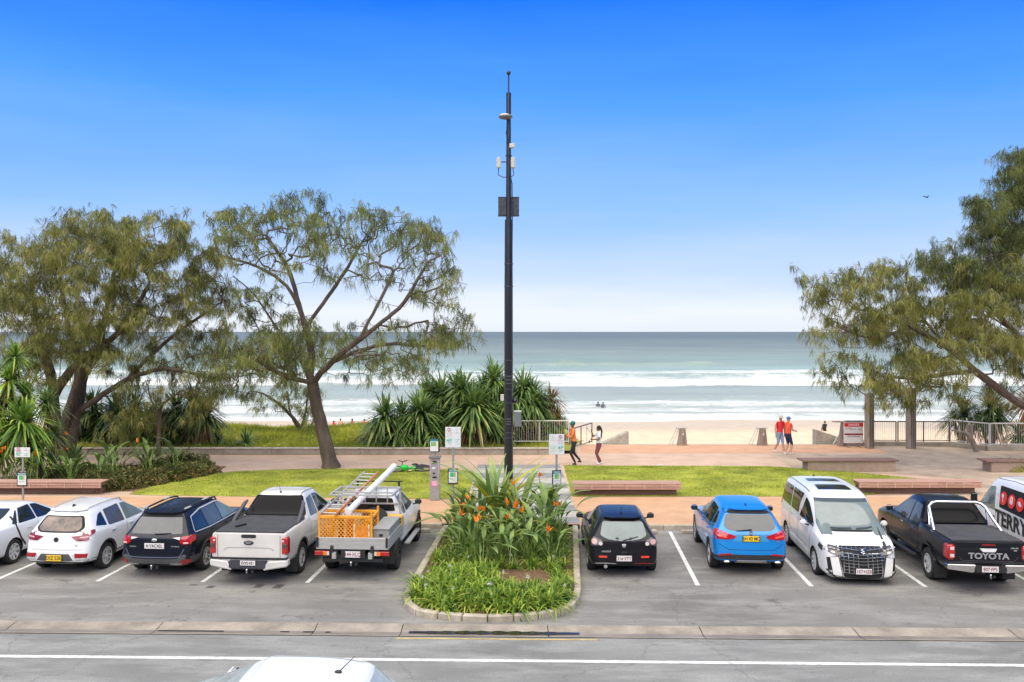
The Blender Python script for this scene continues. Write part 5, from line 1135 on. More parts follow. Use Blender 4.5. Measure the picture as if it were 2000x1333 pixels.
for k in range(4):
    y = 1.88-.40*k; q = c.hit('L', y, 1.50, .014); d = MB().lathe([(.165,-.004),(.165,.004)], 28, 0, TR(*q)@RY(-PI/2+.14)).build('round_symbol', M_sred, pn)
    q = q+Vector((-.01,0,0))
    if k == 0: MB().lathe([(.05,-.003),(.05,.003)],16,0,TR(*(q+Vector((0,0,.06))))@RY(-PI/2)).box(tuple(q+Vector((-.004,0,-.045))),(.004,.03,.15)).build('key_mark', M_inkw, d)
    elif k == 1: MB().box(tuple(q+Vector((0,0,-.04))),(.006,.13,.10)).tube([q+Vector((0,-.045,0)),q+Vector((.01,-.04,.08)),q+Vector((.015,0,.105)),q+Vector((.01,.04,.08)),q+Vector((0,.045,0))],.012,5).build('padlock_mark', M_inkw, d)
    elif k == 2: MB().add([q+Vector((0,.09,.05)),q+Vector((0,-.03,.08)),q+Vector((0,-.09,-.01)),q+Vector((0,-.03,-.05)),q+Vector((0,.05,-.02))],[(0,1,2,3,4)]).build('camera_mark', M_inkw, d)
    else: MB().box(tuple(q),(.006,.14,.05)).box(tuple(q+Vector((0,0,.05))),(.006,.04,.09)).build('tool_mark', M_inkw, d)
me = text_mesh("TERRY'S", .50, M_plK, .003, .012, 1.05)
o = link('lettering', me, c.root); q = c.hit('L', 1.22, .98, .012); o.location = (q.x-.004, 1.25, 1.0); o.rotation_euler = (PI/2-.02, 0, -PI/2)
o = text('Locksmiths', .20, M_sred, (c.hit('L',1.2,.66,.012).x-.004, 1.2, .66), (PI/2,0,-PI/2), c.root, .003, .002, sx=1.3)
bn = c.patch('banner', [(.20,.40),(.20,.54),(1.80,.54),(1.92,.47),(1.80,.40)], 'L', M_sred, off=.008); text('& Security Solutions', .10, M_inkw, (c.hit('L',1.0,.46,.02).x-.004, 1.0, .465), (PI/2,0,-PI/2), bn, .003, .001)
c.mirrors(3.0,1.32,M_trim,(.16,.12,.26),.14); doors(c,[(2.20,2.20,2.20),(3.3,3.25,3.1)],1.14,.32); c.handles((2.32,),1.0,M_trim)
for ax in 'SL': c.line('roof_seam', [(-.9,1.93),(0,1.95),(1.6,1.955),(2.5,1.90)], ax, .012, M_grey, .003)
c.patch('windscreen', [(-.60,1.72),(.60,1.72),(.70,1.18),(-.70,1.18)], 'F', M_glass, rnd=.08); c.patch('rear_window', [(-.6,1.75),(.6,1.75),(.62,1.25),(-.62,1.25)], 'R', M_glass, rnd=.08)
CS = .95
# ---- 6 tray ute
pos, yw_ = place(777,1111,-1,.90,3.6)
c = Car('pickup_truck', 'white tray back ute loaded with a yellow mesh cage, next to the planted island', pos, yw_, P_white, cat='pickup truck', group='cars parked nose to the kerb')
w = .925; zb = .46; H = 1.82
c.body([(.86,.86,.90,w*.97,zb,1.14,H-.10,.62),(.96,.96,1.0,w*.985,zb,1.15,H-.01,.635),(1.4,1.4,1.4,w*.985,zb,1.15,H,.64),(1.85,1.85,1.85,w*.985,zb,1.14,H-.02,.635),(2.22,2.2,2.05,w*.985,zb,1.13,H-.1,.61),(2.70,2.70,2.70,w*.985,zb,1.12,1.22,w*.82),(2.84,2.84,2.84,w*.99,zb,1.11,1.21,w*.84),
        (3.18,3.18,3.18,w,zb,1.06,1.16,w*.80),(3.7,3.7,3.67,w*.96,zb,.97,1.07,w*.74),(3.98,3.98,3.9,w*.84,zb+.04,.91,1.0,w*.62)], [(3.085,.385,.45)], bulge=(.0,.08), name='cab', capcrease=.6)
c.wheels(3.085,1.60,.385,.26,.60,6,M_alloyd)
c.both('side_window', [(1.42,1.20),(1.44,1.68),(1.75,1.66),(2.22,1.42),(2.52,1.22)], M_glass3, rnd=.04); c.both('side_window', [(1.02,1.20),(1.06,1.64),(1.34,1.68),(1.32,1.20)], M_glass, rnd=.04); c.patch('rear_window', [(-.58,1.64),(.58,1.64),(.66,1.30),(-.66,1.30)], 'R', M_glass, rnd=.05)
tr = c.part('tray', MB().box((0,-.16,.80),(1.78,2.0,.06)).box((-.45,-.1,.62),(.10,2.2,.16)).box((.45,-.1,.62),(.10,2.2,.16)), [M_alu], bevel=.006)
def board(name, a, b_, n=3, h=.29, z0=.77, parent=None):
    a = Vector(a); b_ = Vector(b_); d = (b_-a); L = d.length; ang = math.atan2(d.y,d.x); ob = MB()
    for k in range(n): ob.box((0,0,z0+h*(k+.5)/n),(L,.026,h/n-.006))
    ob.box((0,.008,z0+h/2),(L-.01,.012,h)); o = ob.build(name, M_alu, parent or c.root, bevel=.004); o.location = ((a.x+b_.x)/2,(a.y+b_.y)/2,0); o.rotation_euler = (0,0,ang); return o
bd = board('tailgate', (-.89,-1.17),(.89,-1.17)); board('side_board', (.89,-1.15),(.89,.80)); board('side_board', (-.89,.80),(-.89,-1.15)); board('head_board', (-.89,.82),(.89,.82))
for x in (-.50,.50): MB().box((x,-1.20,.78),(.075,.03,.17)).build('latch', M_trim, c.root, bevel=.006)
for x in (-.86,.86): MB().box((x,-1.20,.95),(.05,.05,.24)).build('corner_post', M_trim, c.root, bevel=.006)
for x0, sg in ((-.74,-1),(.74,1)):
    l = MB().box((x0,-1.19,.68),(.36,.05,.10)).build('tail_light', M_red, c.root, bevel=.008); MB().box((x0-sg*.08,-1.212,.68),(.09,.02,.09)).build('lamp_lens', M_amb, l); MB().box((x0-sg*.15,-1.212,.68),(.06,.02,.09)).build('lamp_lens', M_clear, l)
c.plate('144·XLQ', .02, .655, 'W', y=-1.20, h=.15); c.part('plate_mount', MB().box((.02,-1.17,.66),(.60,.03,.20)), M_trim)
for sg in (-1,1): c.part('mudguard', MB().box((sg*.76,-.50,.47),(.32,.02,.42)).prism([(.43*math.cos(q), .43*math.sin(q)) for q in [PI*i/12 for i in range(13)]]+[(.40*math.cos(q), .40*math.sin(q)) for q in [PI*(12-i)/12 for i in range(13)]], sg*.78-.14, sg*.78+.14, 0, TR(0,0,.36)@RZ(PI/2)@RX(PI/2)), M_trim)
for sg in (-1,1): c.part('side_step', MB().box((sg*.97,1.75,.44),(.14,1.7,.05)), M_alu, bevel=.012)
c.part('chassis', MB().box((0,.2,.56),(.9,2.6,.12)).box((0,-1.10,.50),(1.5,.08,.08)).tube([(-.6,0,.39),(.6,0,.39)],.06,8), M_trim); c.towbar(-1.24,.42)
# racks
rk = MB()
for x in (-.80,.80):
    rk.box((x,.86,1.35),(.05,.05,1.16)); rk.box((x,.30,1.93),(.05,1.2,.05)); rk.tube([(x,.84,1.5),(x,.1,1.90)],.02,6)
rk.box((0,.86,1.93),(1.65,.05,.05)); rk.box((0,.1,1.93),(1.65,.05,.04)); rk.box((0,-.28,1.93),(1.65,.05,.04)); rk.box((0,.86,1.5),(1.6,.04,.04))
for x in (-.45,-.15,.15,.45): rk.box((x,.86,1.72),(.03,.03,.42))
c.part('rear_rack', rk, M_alu, bevel=.006)
c.part('roof_bar', MB().box((0,1.80,1.93),(1.36,.06,.03)).box((-.58,1.80,1.86),(.05,.10,.12)).box((.58,1.80,1.86),(.05,.10,.12)), M_trim, bevel=.01)
c.mirrors(2.36,1.28,M_trim); c.handles((1.72,),1.04); doors(c,[(1.38,1.38,1.38),(2.55,2.50,2.45)],1.18,.54); c.arches((3.085,), .45,.39,M_trim,.05)
UT = c.root; UM = Matrix.Translation(UT.location)@RZ(yw_)
def loose(name, label, cat, group=None):
    o = thing(name, label, cat, UT.location, yw_, group); o.scale = (CS,)*3; return o
M_yp = mat('yellow_powder_coat', (.80,.33,.015), .45, var=.2, vs=5)
cg = loose('mesh_cage', 'bright yellow steel mesh cage standing at the rear of the ute tray', 'cage')
fb = MB(); x0, x1, z0, z1 = -.84,.46,.86,1.54
for (xx, yyy) in ((x0,-1.08),(x1,-1.08),(x0,-.35),(x1,-.35)): fb.box((xx,yyy,(z0+z1+.14)/2),(.05,.05,z1-z0+.14))
for yyy in (-1.08,-.35): fb.box(((x0+x1)/2,yyy,z1),(x1-x0,.05,.07)); fb.box(((x0+x1)/2,yyy,z0),(x1-x0,.05,.05))
for xx in (x0,x1): fb.box((xx,-.71,z1),(.05,.73,.05)); fb.box((xx,-.71,z0),(.05,.73,.05))
fb.box((.02,-1.08,1.15),(.035,.03,.56)); fb.build('frame', M_yp, cg, bevel=.008)
ms = MB(); k = 0
for i in range(-6,14):
    for dx in (1,-1):
        xs_ = x0+i*.09; L = .56; a = (xs_, z0) if dx > 0 else (xs_+.45, z0); b2_ = (a[0]+dx*.62, z1)
        # clip to panel
        P = [a, b2_]; t0, t1 = 0, 1
        d_ = b2_[0]-a[0]; ta = (x0-a[0])/d_; tb_ = (x1-a[0])/d_; lo, hi = min(ta,tb_), max(ta,tb_); t0 = max(0,lo); t1 = min(1,hi)
        if t1-t0 > .05:
            q0 = (a[0]+d_*t0, -1.085, z0+(z1-z0)*t0); q1 = (a[0]+d_*t1, -1.085, z0+(z1-z0)*t1); ms.tube([q0,q1], .012, 4)
            ms.tube([(q0[0],-.35,q0[2]),(q1[0],-.35,q1[2])], .007, 4)
ms.build('mesh', M_yp, cg)['kind'] = 'stuff'
MB().box((.22,-1.10,1.18),(.34,.012,.34)).build('sign_panel', mat('faded_orange', (.75,.25,.02), .6, var=.4, vs=9), cg); MB().box((.22,-1.104,1.02),(.36,.012,.05)).box((.04,-1.104,1.2),(.04,.012,.34)).box((.40,-1.104,1.2),(.04,.012,.34)).build('sign_border', mat('worn_white', (.7,.55,.35), .7, var=.5, vs=14), cg)
for i in range(5): MB().tube([(-.62+.22*i,-.7,.86),(-.60+.22*i,-.72,1.40+.05*(i%2))],.05+.02*(i%3),8).build('tool_bag', [M_yp,M_trim,mat('tool_red',(.45,.06,.03),.6),M_alu][i%4], cg)
tl = loose('toolbox', 'grey checker plate toolbox on the right of the ute tray', 'toolbox')
MB().box((.67,-.28,1.02),(.40,1.35,.38)).build('box', mat('toolbox_grey', (.30,.31,.29), .5, var=.15), tl, bevel=.01); MB().box((.67,-.28,1.235),(.43,1.40,.04)).build('lid', mat('toolbox_grey', (.3,.31,.29)), tl, bevel=.01); MB().box((.67,-.97,1.08),(.09,.02,.06)).build('latch', M_trim, tl, bevel=.004)
ld = loose('ladder', 'long aluminium ladder with orange side rails tied over the ute rack', 'ladder')
A0 = Vector((-.62,-1.12,1.60)); A1 = Vector((-.28,2.15,2.12)); d = (A1-A0).normalized(); sd_ = d.cross(Vector((0,0,1))).normalized()
for sg, mm in ((-1,M_alu),(1,mat('ladder_orange', (.50,.20,.08), .5))):
    MB().box((0,0,0),(.03,(A1-A0).length,.07)).build('rail', mm, ld, bevel=.004).matrix_local = TR(*((A0+A1)/2+sd_*.20*sg))@d.to_track_quat('Y','Z').to_matrix().to_4x4()
for k in range(12):
    p = A0+(A1-A0)*(k+.5)/12; MB().tube([p-sd_*.2,p+sd_*.2],.016,6).build('rung', M_alu, ld, smooth=True)
pt = loose('white_tube', 'thick white plastic storage tube lying beside the ladder on the rack', 'tube')
B0 = Vector((-.14,-.95,1.66)); B1 = Vector((.28,2.55,2.22)); MB().tube([B0,B0+(B1-B0)*.5,B1], .082, 20).build('pipe', mat('white_pvc', (.74,.75,.74), .35, var=.06), pt, smooth=True); MB().tube([B0-(B1-B0)*.012,B0+(B1-B0)*.03], .09, 20).tube([B1-(B1-B0)*.03,B1+(B1-B0)*.01], .09, 20).build('cap', mat('white_pvc',(.7,.7,.7)), pt, smooth=True)
sl = loose('strap_sheet', 'yellow cover sheet folded over the front of the ute tray', 'sheet'); MB().box((.55,.62,1.22),(.70,.30,.05)).box((.90,.62,1.10),(.03,.28,.26)).build('sheet', mat('yellow_cloth', (.72,.42,.08), .8, var=.2), sl, bevel=.02)
wl = loose('spare_wheel', 'dark spare wheel lying inside the ute tray behind the cab', 'wheel'); MB().lathe([(.19,-.1),(.33,-.11),(.36,-.05),(.36,.05),(.33,.11),(.19,.1)], 28, 0, TR(.18,.45,1.18)@RX(.5)).build('tyre', M_tyre, wl, smooth=True)
# ---- 7 white pickup with dark cover
pos, yw_ = place(590,1118,-1,.93,4.2)
c = Car('pickup_truck', 'white dual cab pickup with dark bed cover and oval black badge, beside the tray ute', pos, yw_, P_cream, cat='pickup truck', group='cars parked nose to the kerb')
pickup(c, 3.27, 1.918, .39, 1.85, 1.17, 1.24, yr=-1.18, ycab=.72, wr=.64, ywt=2.1, yc=2.9)
c.wheels(3.27,1.62,.39,.26,.60,6,M_alloy, twin=2, wide=.3)
c.patch('bed_cover', [(-.84,-1.14),(.84,-1.14),(.84,.52),(-.84,.52)], 'T', M_tonn, off=.035, rnd=.03, step=.2, skirt=.05)
c.patch('rear_window', [(-.60,1.75),(.60,1.75),(.82,1.29),(-.82,1.29)], 'R', M_glassk, rnd=.05, off=.03, step=.06)
for sg in (-1,1): c.part('sports_bar', MB().tube([(sg*.84,-.10,1.25),(sg*.83,.20,1.40),(sg*.78,.58,1.62),(sg*.74,.66,1.68)],[.04,.055,.05,.03],8).tube([(sg*.84,-.26,1.26),(sg*.84,.42,1.26)],.035,6), M_grey, smooth=True)
0 and c.part('sports_bar_top', MB().tube([(-.70,.66,1.77),(-.5,.70,1.81),(.5,.70,1.81),(.70,.66,1.77)],.035,8), M_trim, smooth=True)
c.part('bed_handle', MB().box((0,0,0),(.07,.34,.03)), M_jam, bevel=.01).matrix_local = TR(-.42,-.62,1.31)@RZ(-.5)
c.both('side_window', [(1.56,1.22),(1.58,1.70),(1.9,1.68),(2.36,1.44),(2.68,1.24)], M_glass, rnd=.04); c.both('side_window', [(.90,1.24),(1.10,1.66),(1.50,1.70),(1.48,1.22)], M_glass3, rnd=.04)
for sg in (-1,1):
    l = MB().box((sg*.875,-1.10,.95),(.17,.22,.42)).build('tail_light', M_red, c.root, smooth=True, bevel=.03, seg=3)
    MB().box((sg*.89,-1.212,.95),(.10,.012,.11)).build('lamp_lens', M_lampk, l, bevel=.004); MB().box((sg*.85,-1.212,1.07),(.05,.012,.045)).build('lamp_lens', M_clear, l, bevel=.004)
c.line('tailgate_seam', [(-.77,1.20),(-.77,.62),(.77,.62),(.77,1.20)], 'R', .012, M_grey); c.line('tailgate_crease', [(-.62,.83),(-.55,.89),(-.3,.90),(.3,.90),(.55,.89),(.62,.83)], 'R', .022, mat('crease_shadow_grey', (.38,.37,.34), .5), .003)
MB().ell((0,0,0),(.125,.018,.058),0,20,10).build('badge', mat('badge_ring',(.12,.12,.13),.25,.6), c.root, smooth=True).location = c.hit('R',0,1.02,.008)
MB().ell((0,0,0),(.105,.018,.042),0,20,10).build('badge_centre', M_trim, c.root, smooth=True).location = c.hit('R',0,1.02,.016); text('Ford', .06, M_silv, c.hit('R',0,1.02,.036), FR, c.root, .002, .001)
c.part('tailgate_handle', MB().box((0,0,0),(.36,.03,.08)), M_trim, bevel=.02).location = c.hit('R',0,1.175,.008)
for sg in (-1,1): c.part('rear_bumper', MB().add([(sg*.38,-1.32,.38),(sg*.96,-1.22,.46),(sg*.96,-1.22,.62),(sg*.50,-1.31,.60),(sg*.38,-1.10,.38),(sg*.96,-1.0,.46),(sg*.96,-1.0,.62),(sg*.50,-1.10,.60)],[(0,1,2,3),(4,7,6,5),(0,4,5,1),(1,5,6,2),(2,6,7,3),(3,7,4,0)]), P_cream, bevel=.025, seg=3)
c.part('bumper_step', MB().box((0,-1.20,.50),(.96,.20,.20)), mat('bumper_dark',(.045,.045,.055),.5), bevel=.03); c.part('bumper_step', MB().box((0,-1.12,.645),(1.86,.20,.04)), M_trim, bevel=.01)
c.plate('EWS·431', .02, .56, 'K', y=-1.315, h=.115); c.towbar(-1.27,.34)
for sg in (-1,1): c.part('mudflap', MB().box((sg*.82,-.47,.36),(.30,.02,.44)), M_trim, bevel=.008); c.part('side_step', MB().box((sg*.98,1.75,.42),(.14,1.8,.05)), M_trim, bevel=.015)
c.arches((0,3.27), .455,.395,M_trim,.05,.016); c.mirrors(2.52,1.32,M_trim); c.handles((1.12,1.86),1.10); doors(c,[(1.53,1.52,1.52),(.80,.72,.78),(2.70,2.65,2.6)],1.20,.50); antenna(c,0,1.1,.30,dirn=-.6)
for sg in (-1,1): c.line('roof_seam', [(sg*.56,1.05),(sg*.58,2.0)], 'T', .02, M_grey, .004)
# ---- 8 navy wagon
pos, yw_ = place(404,1112,-1,.91,4.4)
c = Car('parked_car', 'dark navy wagon with silver roof rails and grey lower bumper, third from the island', pos, yw_, P_navy, group='cars parked nose to the kerb')
c.body(hatch_st(2.745,1.875,.27,1.02,1.0,1.08,1.62,-1.02,3.70,-.50,-.88,1.40,2.25,.61,.90,Hr=1.60), [(0,.345,.395),(2.745,.345,.395)], bulge=(.05,.05))
c.wheels(2.745,1.62,.345,.225,.64,5,M_alloy,twin=2)
c.patch('rear_window', [(-.54,1.45),(.54,1.45),(.66,1.09),(-.66,1.09)], 'R', M_glass3, rnd=.05); c.patch('window_band', [(-.56,1.53),(.56,1.53),(.56,1.46),(-.56,1.46)], 'R', M_jam); spoiler(c,.52,-.52,1.585,P_navy,.12,.035,.01)
c.both('side_window', [(1.10,1.08),(1.12,1.49),(1.45,1.46),(1.88,1.24),(2.1,1.08)], M_glass2, rnd=.04); c.both('side_window', [(.22,1.08),(.26,1.49),(1.06,1.50),(1.04,1.08)], M_glass3, rnd=.04); c.both('side_window', [(-.52,1.12),(-.36,1.42),(.16,1.48),(.16,1.08)], M_glass, rnd=.04)
for ax in 'SL': c.line('window_trim', [(-.55,1.10),(-.38,1.43),(.2,1.52),(1.1,1.53),(1.5,1.48)], ax, .03, M_silv, .010); c.line('window_trim', [(-.55,1.08),(.2,1.05),(1.2,1.05),(2.1,1.05)], ax, .02, M_silv, .010)
roofrails(c, [(.50,-.25),(.52,.3),(.53,.9),(.52,1.35)], .024, M_trim, .06)
for sg in (-1,1):
    for y in (-.28,.75): c.part('rail_end', MB().box(c.hit('T',sg*.52,y,.075),(.07,.30,.03)), M_silv, bevel=.012)
    l = c.patch('tail_light', [(sg*.62,.90),(sg*.66,1.03),(sg*.86,1.05),(sg*.88,.95),(sg*.86,.85),(sg*.70,.85)], 'R', M_red, off=.02, rnd=.015, step=.06); c.patch('lamp_lens', [(sg*.44,1.01),(sg*.63,1.025),(sg*.62,.955)], 'R', M_clear, off=.018, parent=l, step=.05); c.patch('lamp_lens', [(sg*.72,.87),(sg*.82,.87),(sg*.82,.90),(sg*.72,.90)], 'R', M_clear, off=.034, parent=l, step=.05)
    c.patch('tail_light', [(-.86,.87),(-.64,.92),(-.60,1.02),(-.82,1.04)], 'S' if sg > 0 else 'L', M_red, off=.016)
MB().ell((0,0,0),(.075,.014,.042),0,16,8).build('badge', M_chrome, c.root, smooth=True).location = c.hit('R',-.02,.945,.008)
c.plate('A·YAC42L', 0, .815, 'K', w=.50); text('SUBARU', .045, M_chrome, c.hit('R',-.56,.79,.010), FR, c.root, .002,.001); text('OUTBACK', .045, M_chrome, c.hit('R',.52,.80,.010), FR, c.root, .002,.001)
c.patch('bumper', [(-.86,.34),(.86,.34),(.90,.62),(.70,.60),(.56,.50),(-.56,.50),(-.70,.60),(-.90,.62)], 'R', M_grey, off=.014, rnd=.02); c.line('bumper_line', [(-.74,.74),(-.64,.56),(-.5,.54),(.5,.54),(.64,.56),(.74,.74)], 'R', .02, paint('paint_navy_pale',(.10,.12,.20),.3), .012)
c.patch('skid_plate', [(-.74,.31),(.74,.31),(.68,.40),(.44,.40),(.36,.35),(-.36,.35),(-.44,.40),(-.68,.40)], 'R', M_silv, off=.035, rnd=.01); c.mirR('reflector', [(.66,.37),(.86,.40),(.86,.49),(.70,.48)], 'R', M_reddk, off=.03, step=.06)
c.both('side_cladding', [(.42,.27),(2.32,.27),(2.32,.44),(.42,.44)], M_grey, off=.008); c.both('side_cladding', [(-.98,.32),(-.42,.32),(-.40,.52),(-.95,.56)], M_grey, off=.008)
c.arches((0,2.745),.395,.345,M_grey,.075); c.wiper(-.02,.38,1.09,1.11); c.mirrors(1.98,1.13); c.handles((.34,1.25),.96); doors(c,[(1.08,1.06,1.05),(2.2,2.15,2.1)],1.04,.44); c.towbar(-1.07,.30)
for k in range(7): c.line('roof_reflection_band', [(-.36,-.1+.2*k),(.36,-.08+.2*k)], 'T', .03, mat('roof_reflection_grey',(.035,.045,.07),.3), .003)  # reflections on the roof, painted as paler bands across it
antenna(c,.18,-.38,fin=True)
# ---- 9 white SUV with rails
pos, yw_ = place(209,1110,-1,.875,5.2)
c = Car('parked_car', 'white SUV with roof rails and a yellow number plate low in its grey bumper', pos, yw_, P_white, group='cars parked nose to the kerb')
c.body(hatch_st(2.585,1.809,.24,1.03,.99,1.08,1.62,-.87,3.44,-.30,-.66,1.30,2.10,.57,.90), [(0,.335,.38),(2.585,.335,.38)], bulge=(.10,.05))
c.wheels(2.585,1.56,.335,.22,.66,5,M_alloy,twin=2)
c.patch('rear_window', [(-.50,1.43),(.50,1.43),(.64,1.15),(.50,1.06),(-.50,1.06),(-.64,1.15)], 'R', M_jam, rnd=.07); c.patch('window_pane', [(-.46,1.405),(.46,1.405),(.57,1.15),(.46,1.09),(-.46,1.09),(-.57,1.15)], 'R', M_glassZ, rnd=.06, off=.012); spoiler(c,.47,-.30,1.565,P_white,.10,.03,.01)
c.both('side_window', [(1.0,1.06),(1.04,1.48),(1.34,1.45),(1.78,1.22),(1.98,1.06)], M_glass2, rnd=.04); c.both('side_window', [(.18,1.08),(.24,1.46),(.94,1.49),(.92,1.06)], M_glass3, rnd=.04); c.both('side_window', [(-.32,1.16),(-.06,1.38),(.12,1.44),(.10,1.10)], M_glass, rnd=.03)
roofrails(c, [(.47,-.15),(.50,.3),(.51,.8),(.50,1.2)], .016, M_silv, .045)
for sg in (-1,1):
    c.patch('tail_light', [(sg*.36,.975),(sg*.62,1.00),(sg*.88,1.09),(sg*.87,.98),(sg*.76,.87),(sg*.52,.87)], 'R', mat('tail_lamp_dark_red',(.22,.006,.010),.12,coat=1.0), off=.016, rnd=.015); c.patch('tail_light', [(-.80,.92),(-.46,1.04),(-.42,1.10),(-.66,1.10),(-.80,1.06)], 'S' if sg > 0 else 'L', mat('tail_lamp_dark_red',(.2,0,0)), off=.014)
    c.patch('lamp_lens', [(sg*.60,.93),(sg*.78,.95),(sg*.78,.98),(sg*.60,.96)], 'R', mat('lens_pink_pale',(.70,.35,.32),.15,coat=1), off=.03, step=.05)
    c.patch('reflector', [(sg*.52,.47),(sg*.78,.46),(sg*.80,.56),(sg*.50,.57)], 'R', M_reddk, off=.014); c.line('reflector_trim', [(sg*.46,.54),(sg*.53,.44),(sg*.80,.43)], 'R', .025, M_silv, .02)
c.part('badge', MB().lathe([(.062,-.008),(.062,.008),(.02,.012)], 8, 0, TR(*c.hit('R',0,.90,.012))@RX(PI/2)), M_trim)
c.patch('bumper', [(-.78,.26),(.78,.26),(.86,.42),(.48,.40),(.36,.56),(-.36,.56),(-.48,.40),(-.86,.42)], 'R', M_grey, off=.010, rnd=.01); c.line('bumper_trim', [(-.62,.27),(-.45,.335),(.45,.335),(.62,.27)], 'R', .03, M_silv, .03); c.plate('SXZ 52K', 0, .465, 'Y', w=.40, h=.15)
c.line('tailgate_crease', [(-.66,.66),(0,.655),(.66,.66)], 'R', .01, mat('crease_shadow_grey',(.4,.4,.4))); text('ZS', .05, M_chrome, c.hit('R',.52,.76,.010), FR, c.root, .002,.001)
c.both('side_cladding', [(.42,.24),(2.18,.24),(2.18,.40),(.42,.40)], M_trim, off=.008); c.both('side_cladding', [(-.82,.26),(-.40,.26),(-.39,.40),(-.82,.42)], M_trim, off=.008); c.arches((0,2.585),.38,.335,M_trim,.06); c.mirrors(1.85,1.12,P_white); c.handles((.30,1.16),.95); doors(c,[(.97,.96,.97),(2.05,2.0,1.95)],1.02,.42); antenna(c,-.02,.02,fin=True)
# ---- 10 white sedan
pos, yw_ = place(29,1101,-1,.88,4.5)
c = Car('parked_car', 'white sedan cut by the left edge, parked left of the white SUV', pos, yw_, P_white, group='cars parked nose to the kerb')
w = .88
c.body([(-1.05,-1.02,-.98,w*.90,.32,.92,.97,w*.74),(-.80,-.78,-.76,w*.98,.24,.97,1.03,w*.78),(-.45,-.45,-.45,w,.22,.98,1.05,w*.80),(-.2,-.15,.18,w,.2,.97,1.28,.56),(.25,.3,.55,w,.2,.96,1.43,.55),(.9,.9,.9,w,.2,.95,1.46,.56),(1.3,1.3,1.25,w,.2,.93,1.43,.56),(1.75,1.7,1.5,w,.2,.92,1.34,.54),(2.25,2.25,2.25,w*.99,.2,.91,.99,w*.8),(2.4,2.4,2.4,w*.99,.2,.90,.97,w*.8),(3.0,3.0,3.0,w*.96,.2,.82,.88,w*.78),(3.45,3.45,3.4,w*.9,.24,.68,.76,w*.7),(3.6,3.58,3.5,w*.78,.26,.6,.68,w*.6)], [(0,.32,.365),(2.7,.32,.365)])
c.wheels(2.7,1.54,.32,.21,.66,7,M_alloy); c.patch('rear_window', [(-.48,1.36),(.48,1.36),(.62,1.08),(-.62,1.08)], 'R', M_glass, rnd=.05)
c.both('side_window', [(1.05,.99),(1.06,1.36),(1.35,1.32),(1.75,1.12),(1.95,.97)], M_glass, rnd=.04); c.both('side_window', [(.26,1.0),(.55,1.34),(1.0,1.37),(1.0,.99)], M_glass, rnd=.04); c.both('side_window', [(.02,1.02),(.42,1.30),(.46,1.30),(.20,1.01)], M_glass, rnd=.02)
for ax in 'SL': c.line('door_jamb', [(.16,1.20),(.12,.92),(.26,.62),(.46,.40)], ax, .06, M_trim, .008); c.line('body_moulding', [(.55,.60),(1.9,.58)], ax, .03, M_grey, .008)
c.mirR('tail_light', [(.55,.78),(.84,.80),(.84,.93),(.60,.93)], 'R', M_red, off=.014, rnd=.02); c.both('tail_light', [(-.98,.80),(-.74,.82),(-.74,.92),(-.96,.93)], M_red, off=.012); c.plate('934·SKM', 0, .72, 'W'); c.mirrors(1.80,1.02,P_white); c.handles((.62,1.18),.84); doors(c,[(1.02,1.02,1.02)],.98,.30)
# ---- 11 passing car in the near lane
CS = 1.06
c = Car('passing_car', 'pale silver hatchback driving left in the near lane, only its roof showing', (-2.05,10.9,0), PI/2-RS, P_silver, group=None)
c.body(hatch_st(2.6,1.74,.20,.93,.90,1.0,1.475,-.80,3.45,-.18,-.60,1.20,2.12,.60,.78), [(0,.31,.355),(2.6,.31,.355)])
c.wheels(2.6,1.5,.31,.21,.62,7); c.both('side_window', [(.95,.99),(1.0,1.36),(1.30,1.33),(1.75,1.10),(1.95,.98)], M_glass, rnd=.04); c.both('side_window', [(.12,1.02),(.16,1.34),(.88,1.37),(.86,.99)], M_glass, rnd=.04); M_glass2p = mat('window_glass_light', (.34,.38,.38), .08, var=.2)
c.patch('windscreen', [(-.54,1.38),(.54,1.38),(.66,1.06),(-.66,1.06)], 'F', M_glass2p, rnd=.06); c.patch('rear_window', [(-.50,1.34),(.50,1.34),(.58,1.02),(-.58,1.02)], 'R', M_glass2p, rnd=.06)
antenna(c, 0, .12, .26); c.mirrors(1.72,1.03); doors(c,[(.92,.95,1.0),(2.02,1.98,1.95)],.98,.32); c.mirR('headlight', [(.52,.62),(.78,.62),(.76,.74),(.52,.74)], 'F', M_clear); c.mirR('tail_light', [(.56,.80),(.80,.77),(.78,.95),(.56,.92)], 'R', M_red)
for sg in (-1,1): c.line('roof_seam', [(sg*.43,-.1),(sg*.47,.5),(sg*.45,1.15)], 'T', .012, M_grey, .003)
# ------------------------------------------------------------------ street furniture
# tall black pole with equipment
pb_ = Vector((-.10, 25.9, .12)); pole = thing('light_pole', 'tall black pole with cameras, antennas and boxes, rising behind the planted island', 'pole', pb_)
def zp(py): return CH-(py-HOR)*pb_.y/CF-pb_.z
M_pole = mat('pole_black', (.014,.014,.016), .35, var=.3, vs=4, coat=.3)
M_boxw = mat('housing_cream', (.55,.53,.46), .5, var=.1); M_boxg = mat('housing_grey', (.16,.165,.17), .5)
MB().tube([(0,0,-.1),(0,0,zp(560)),(0,0,zp(430))],[.135,.125,.115],20).tube([(0,0,zp(430)),(0,0,zp(182))],[.085,.062],16).build('shaft', M_pole, pole, smooth=True)
MB().tube([(0,0,zp(182)),(0,0,zp(148))],.024,10).ell((0,0,zp(143)),(.065,.065,.075)).build('top_aerial', M_pole, pole, smooth=True)
MB().tube([(0,0,zp(226)),(0,0,zp(182))],.075,14).build('sleeve', M_pole, pole, smooth=True)
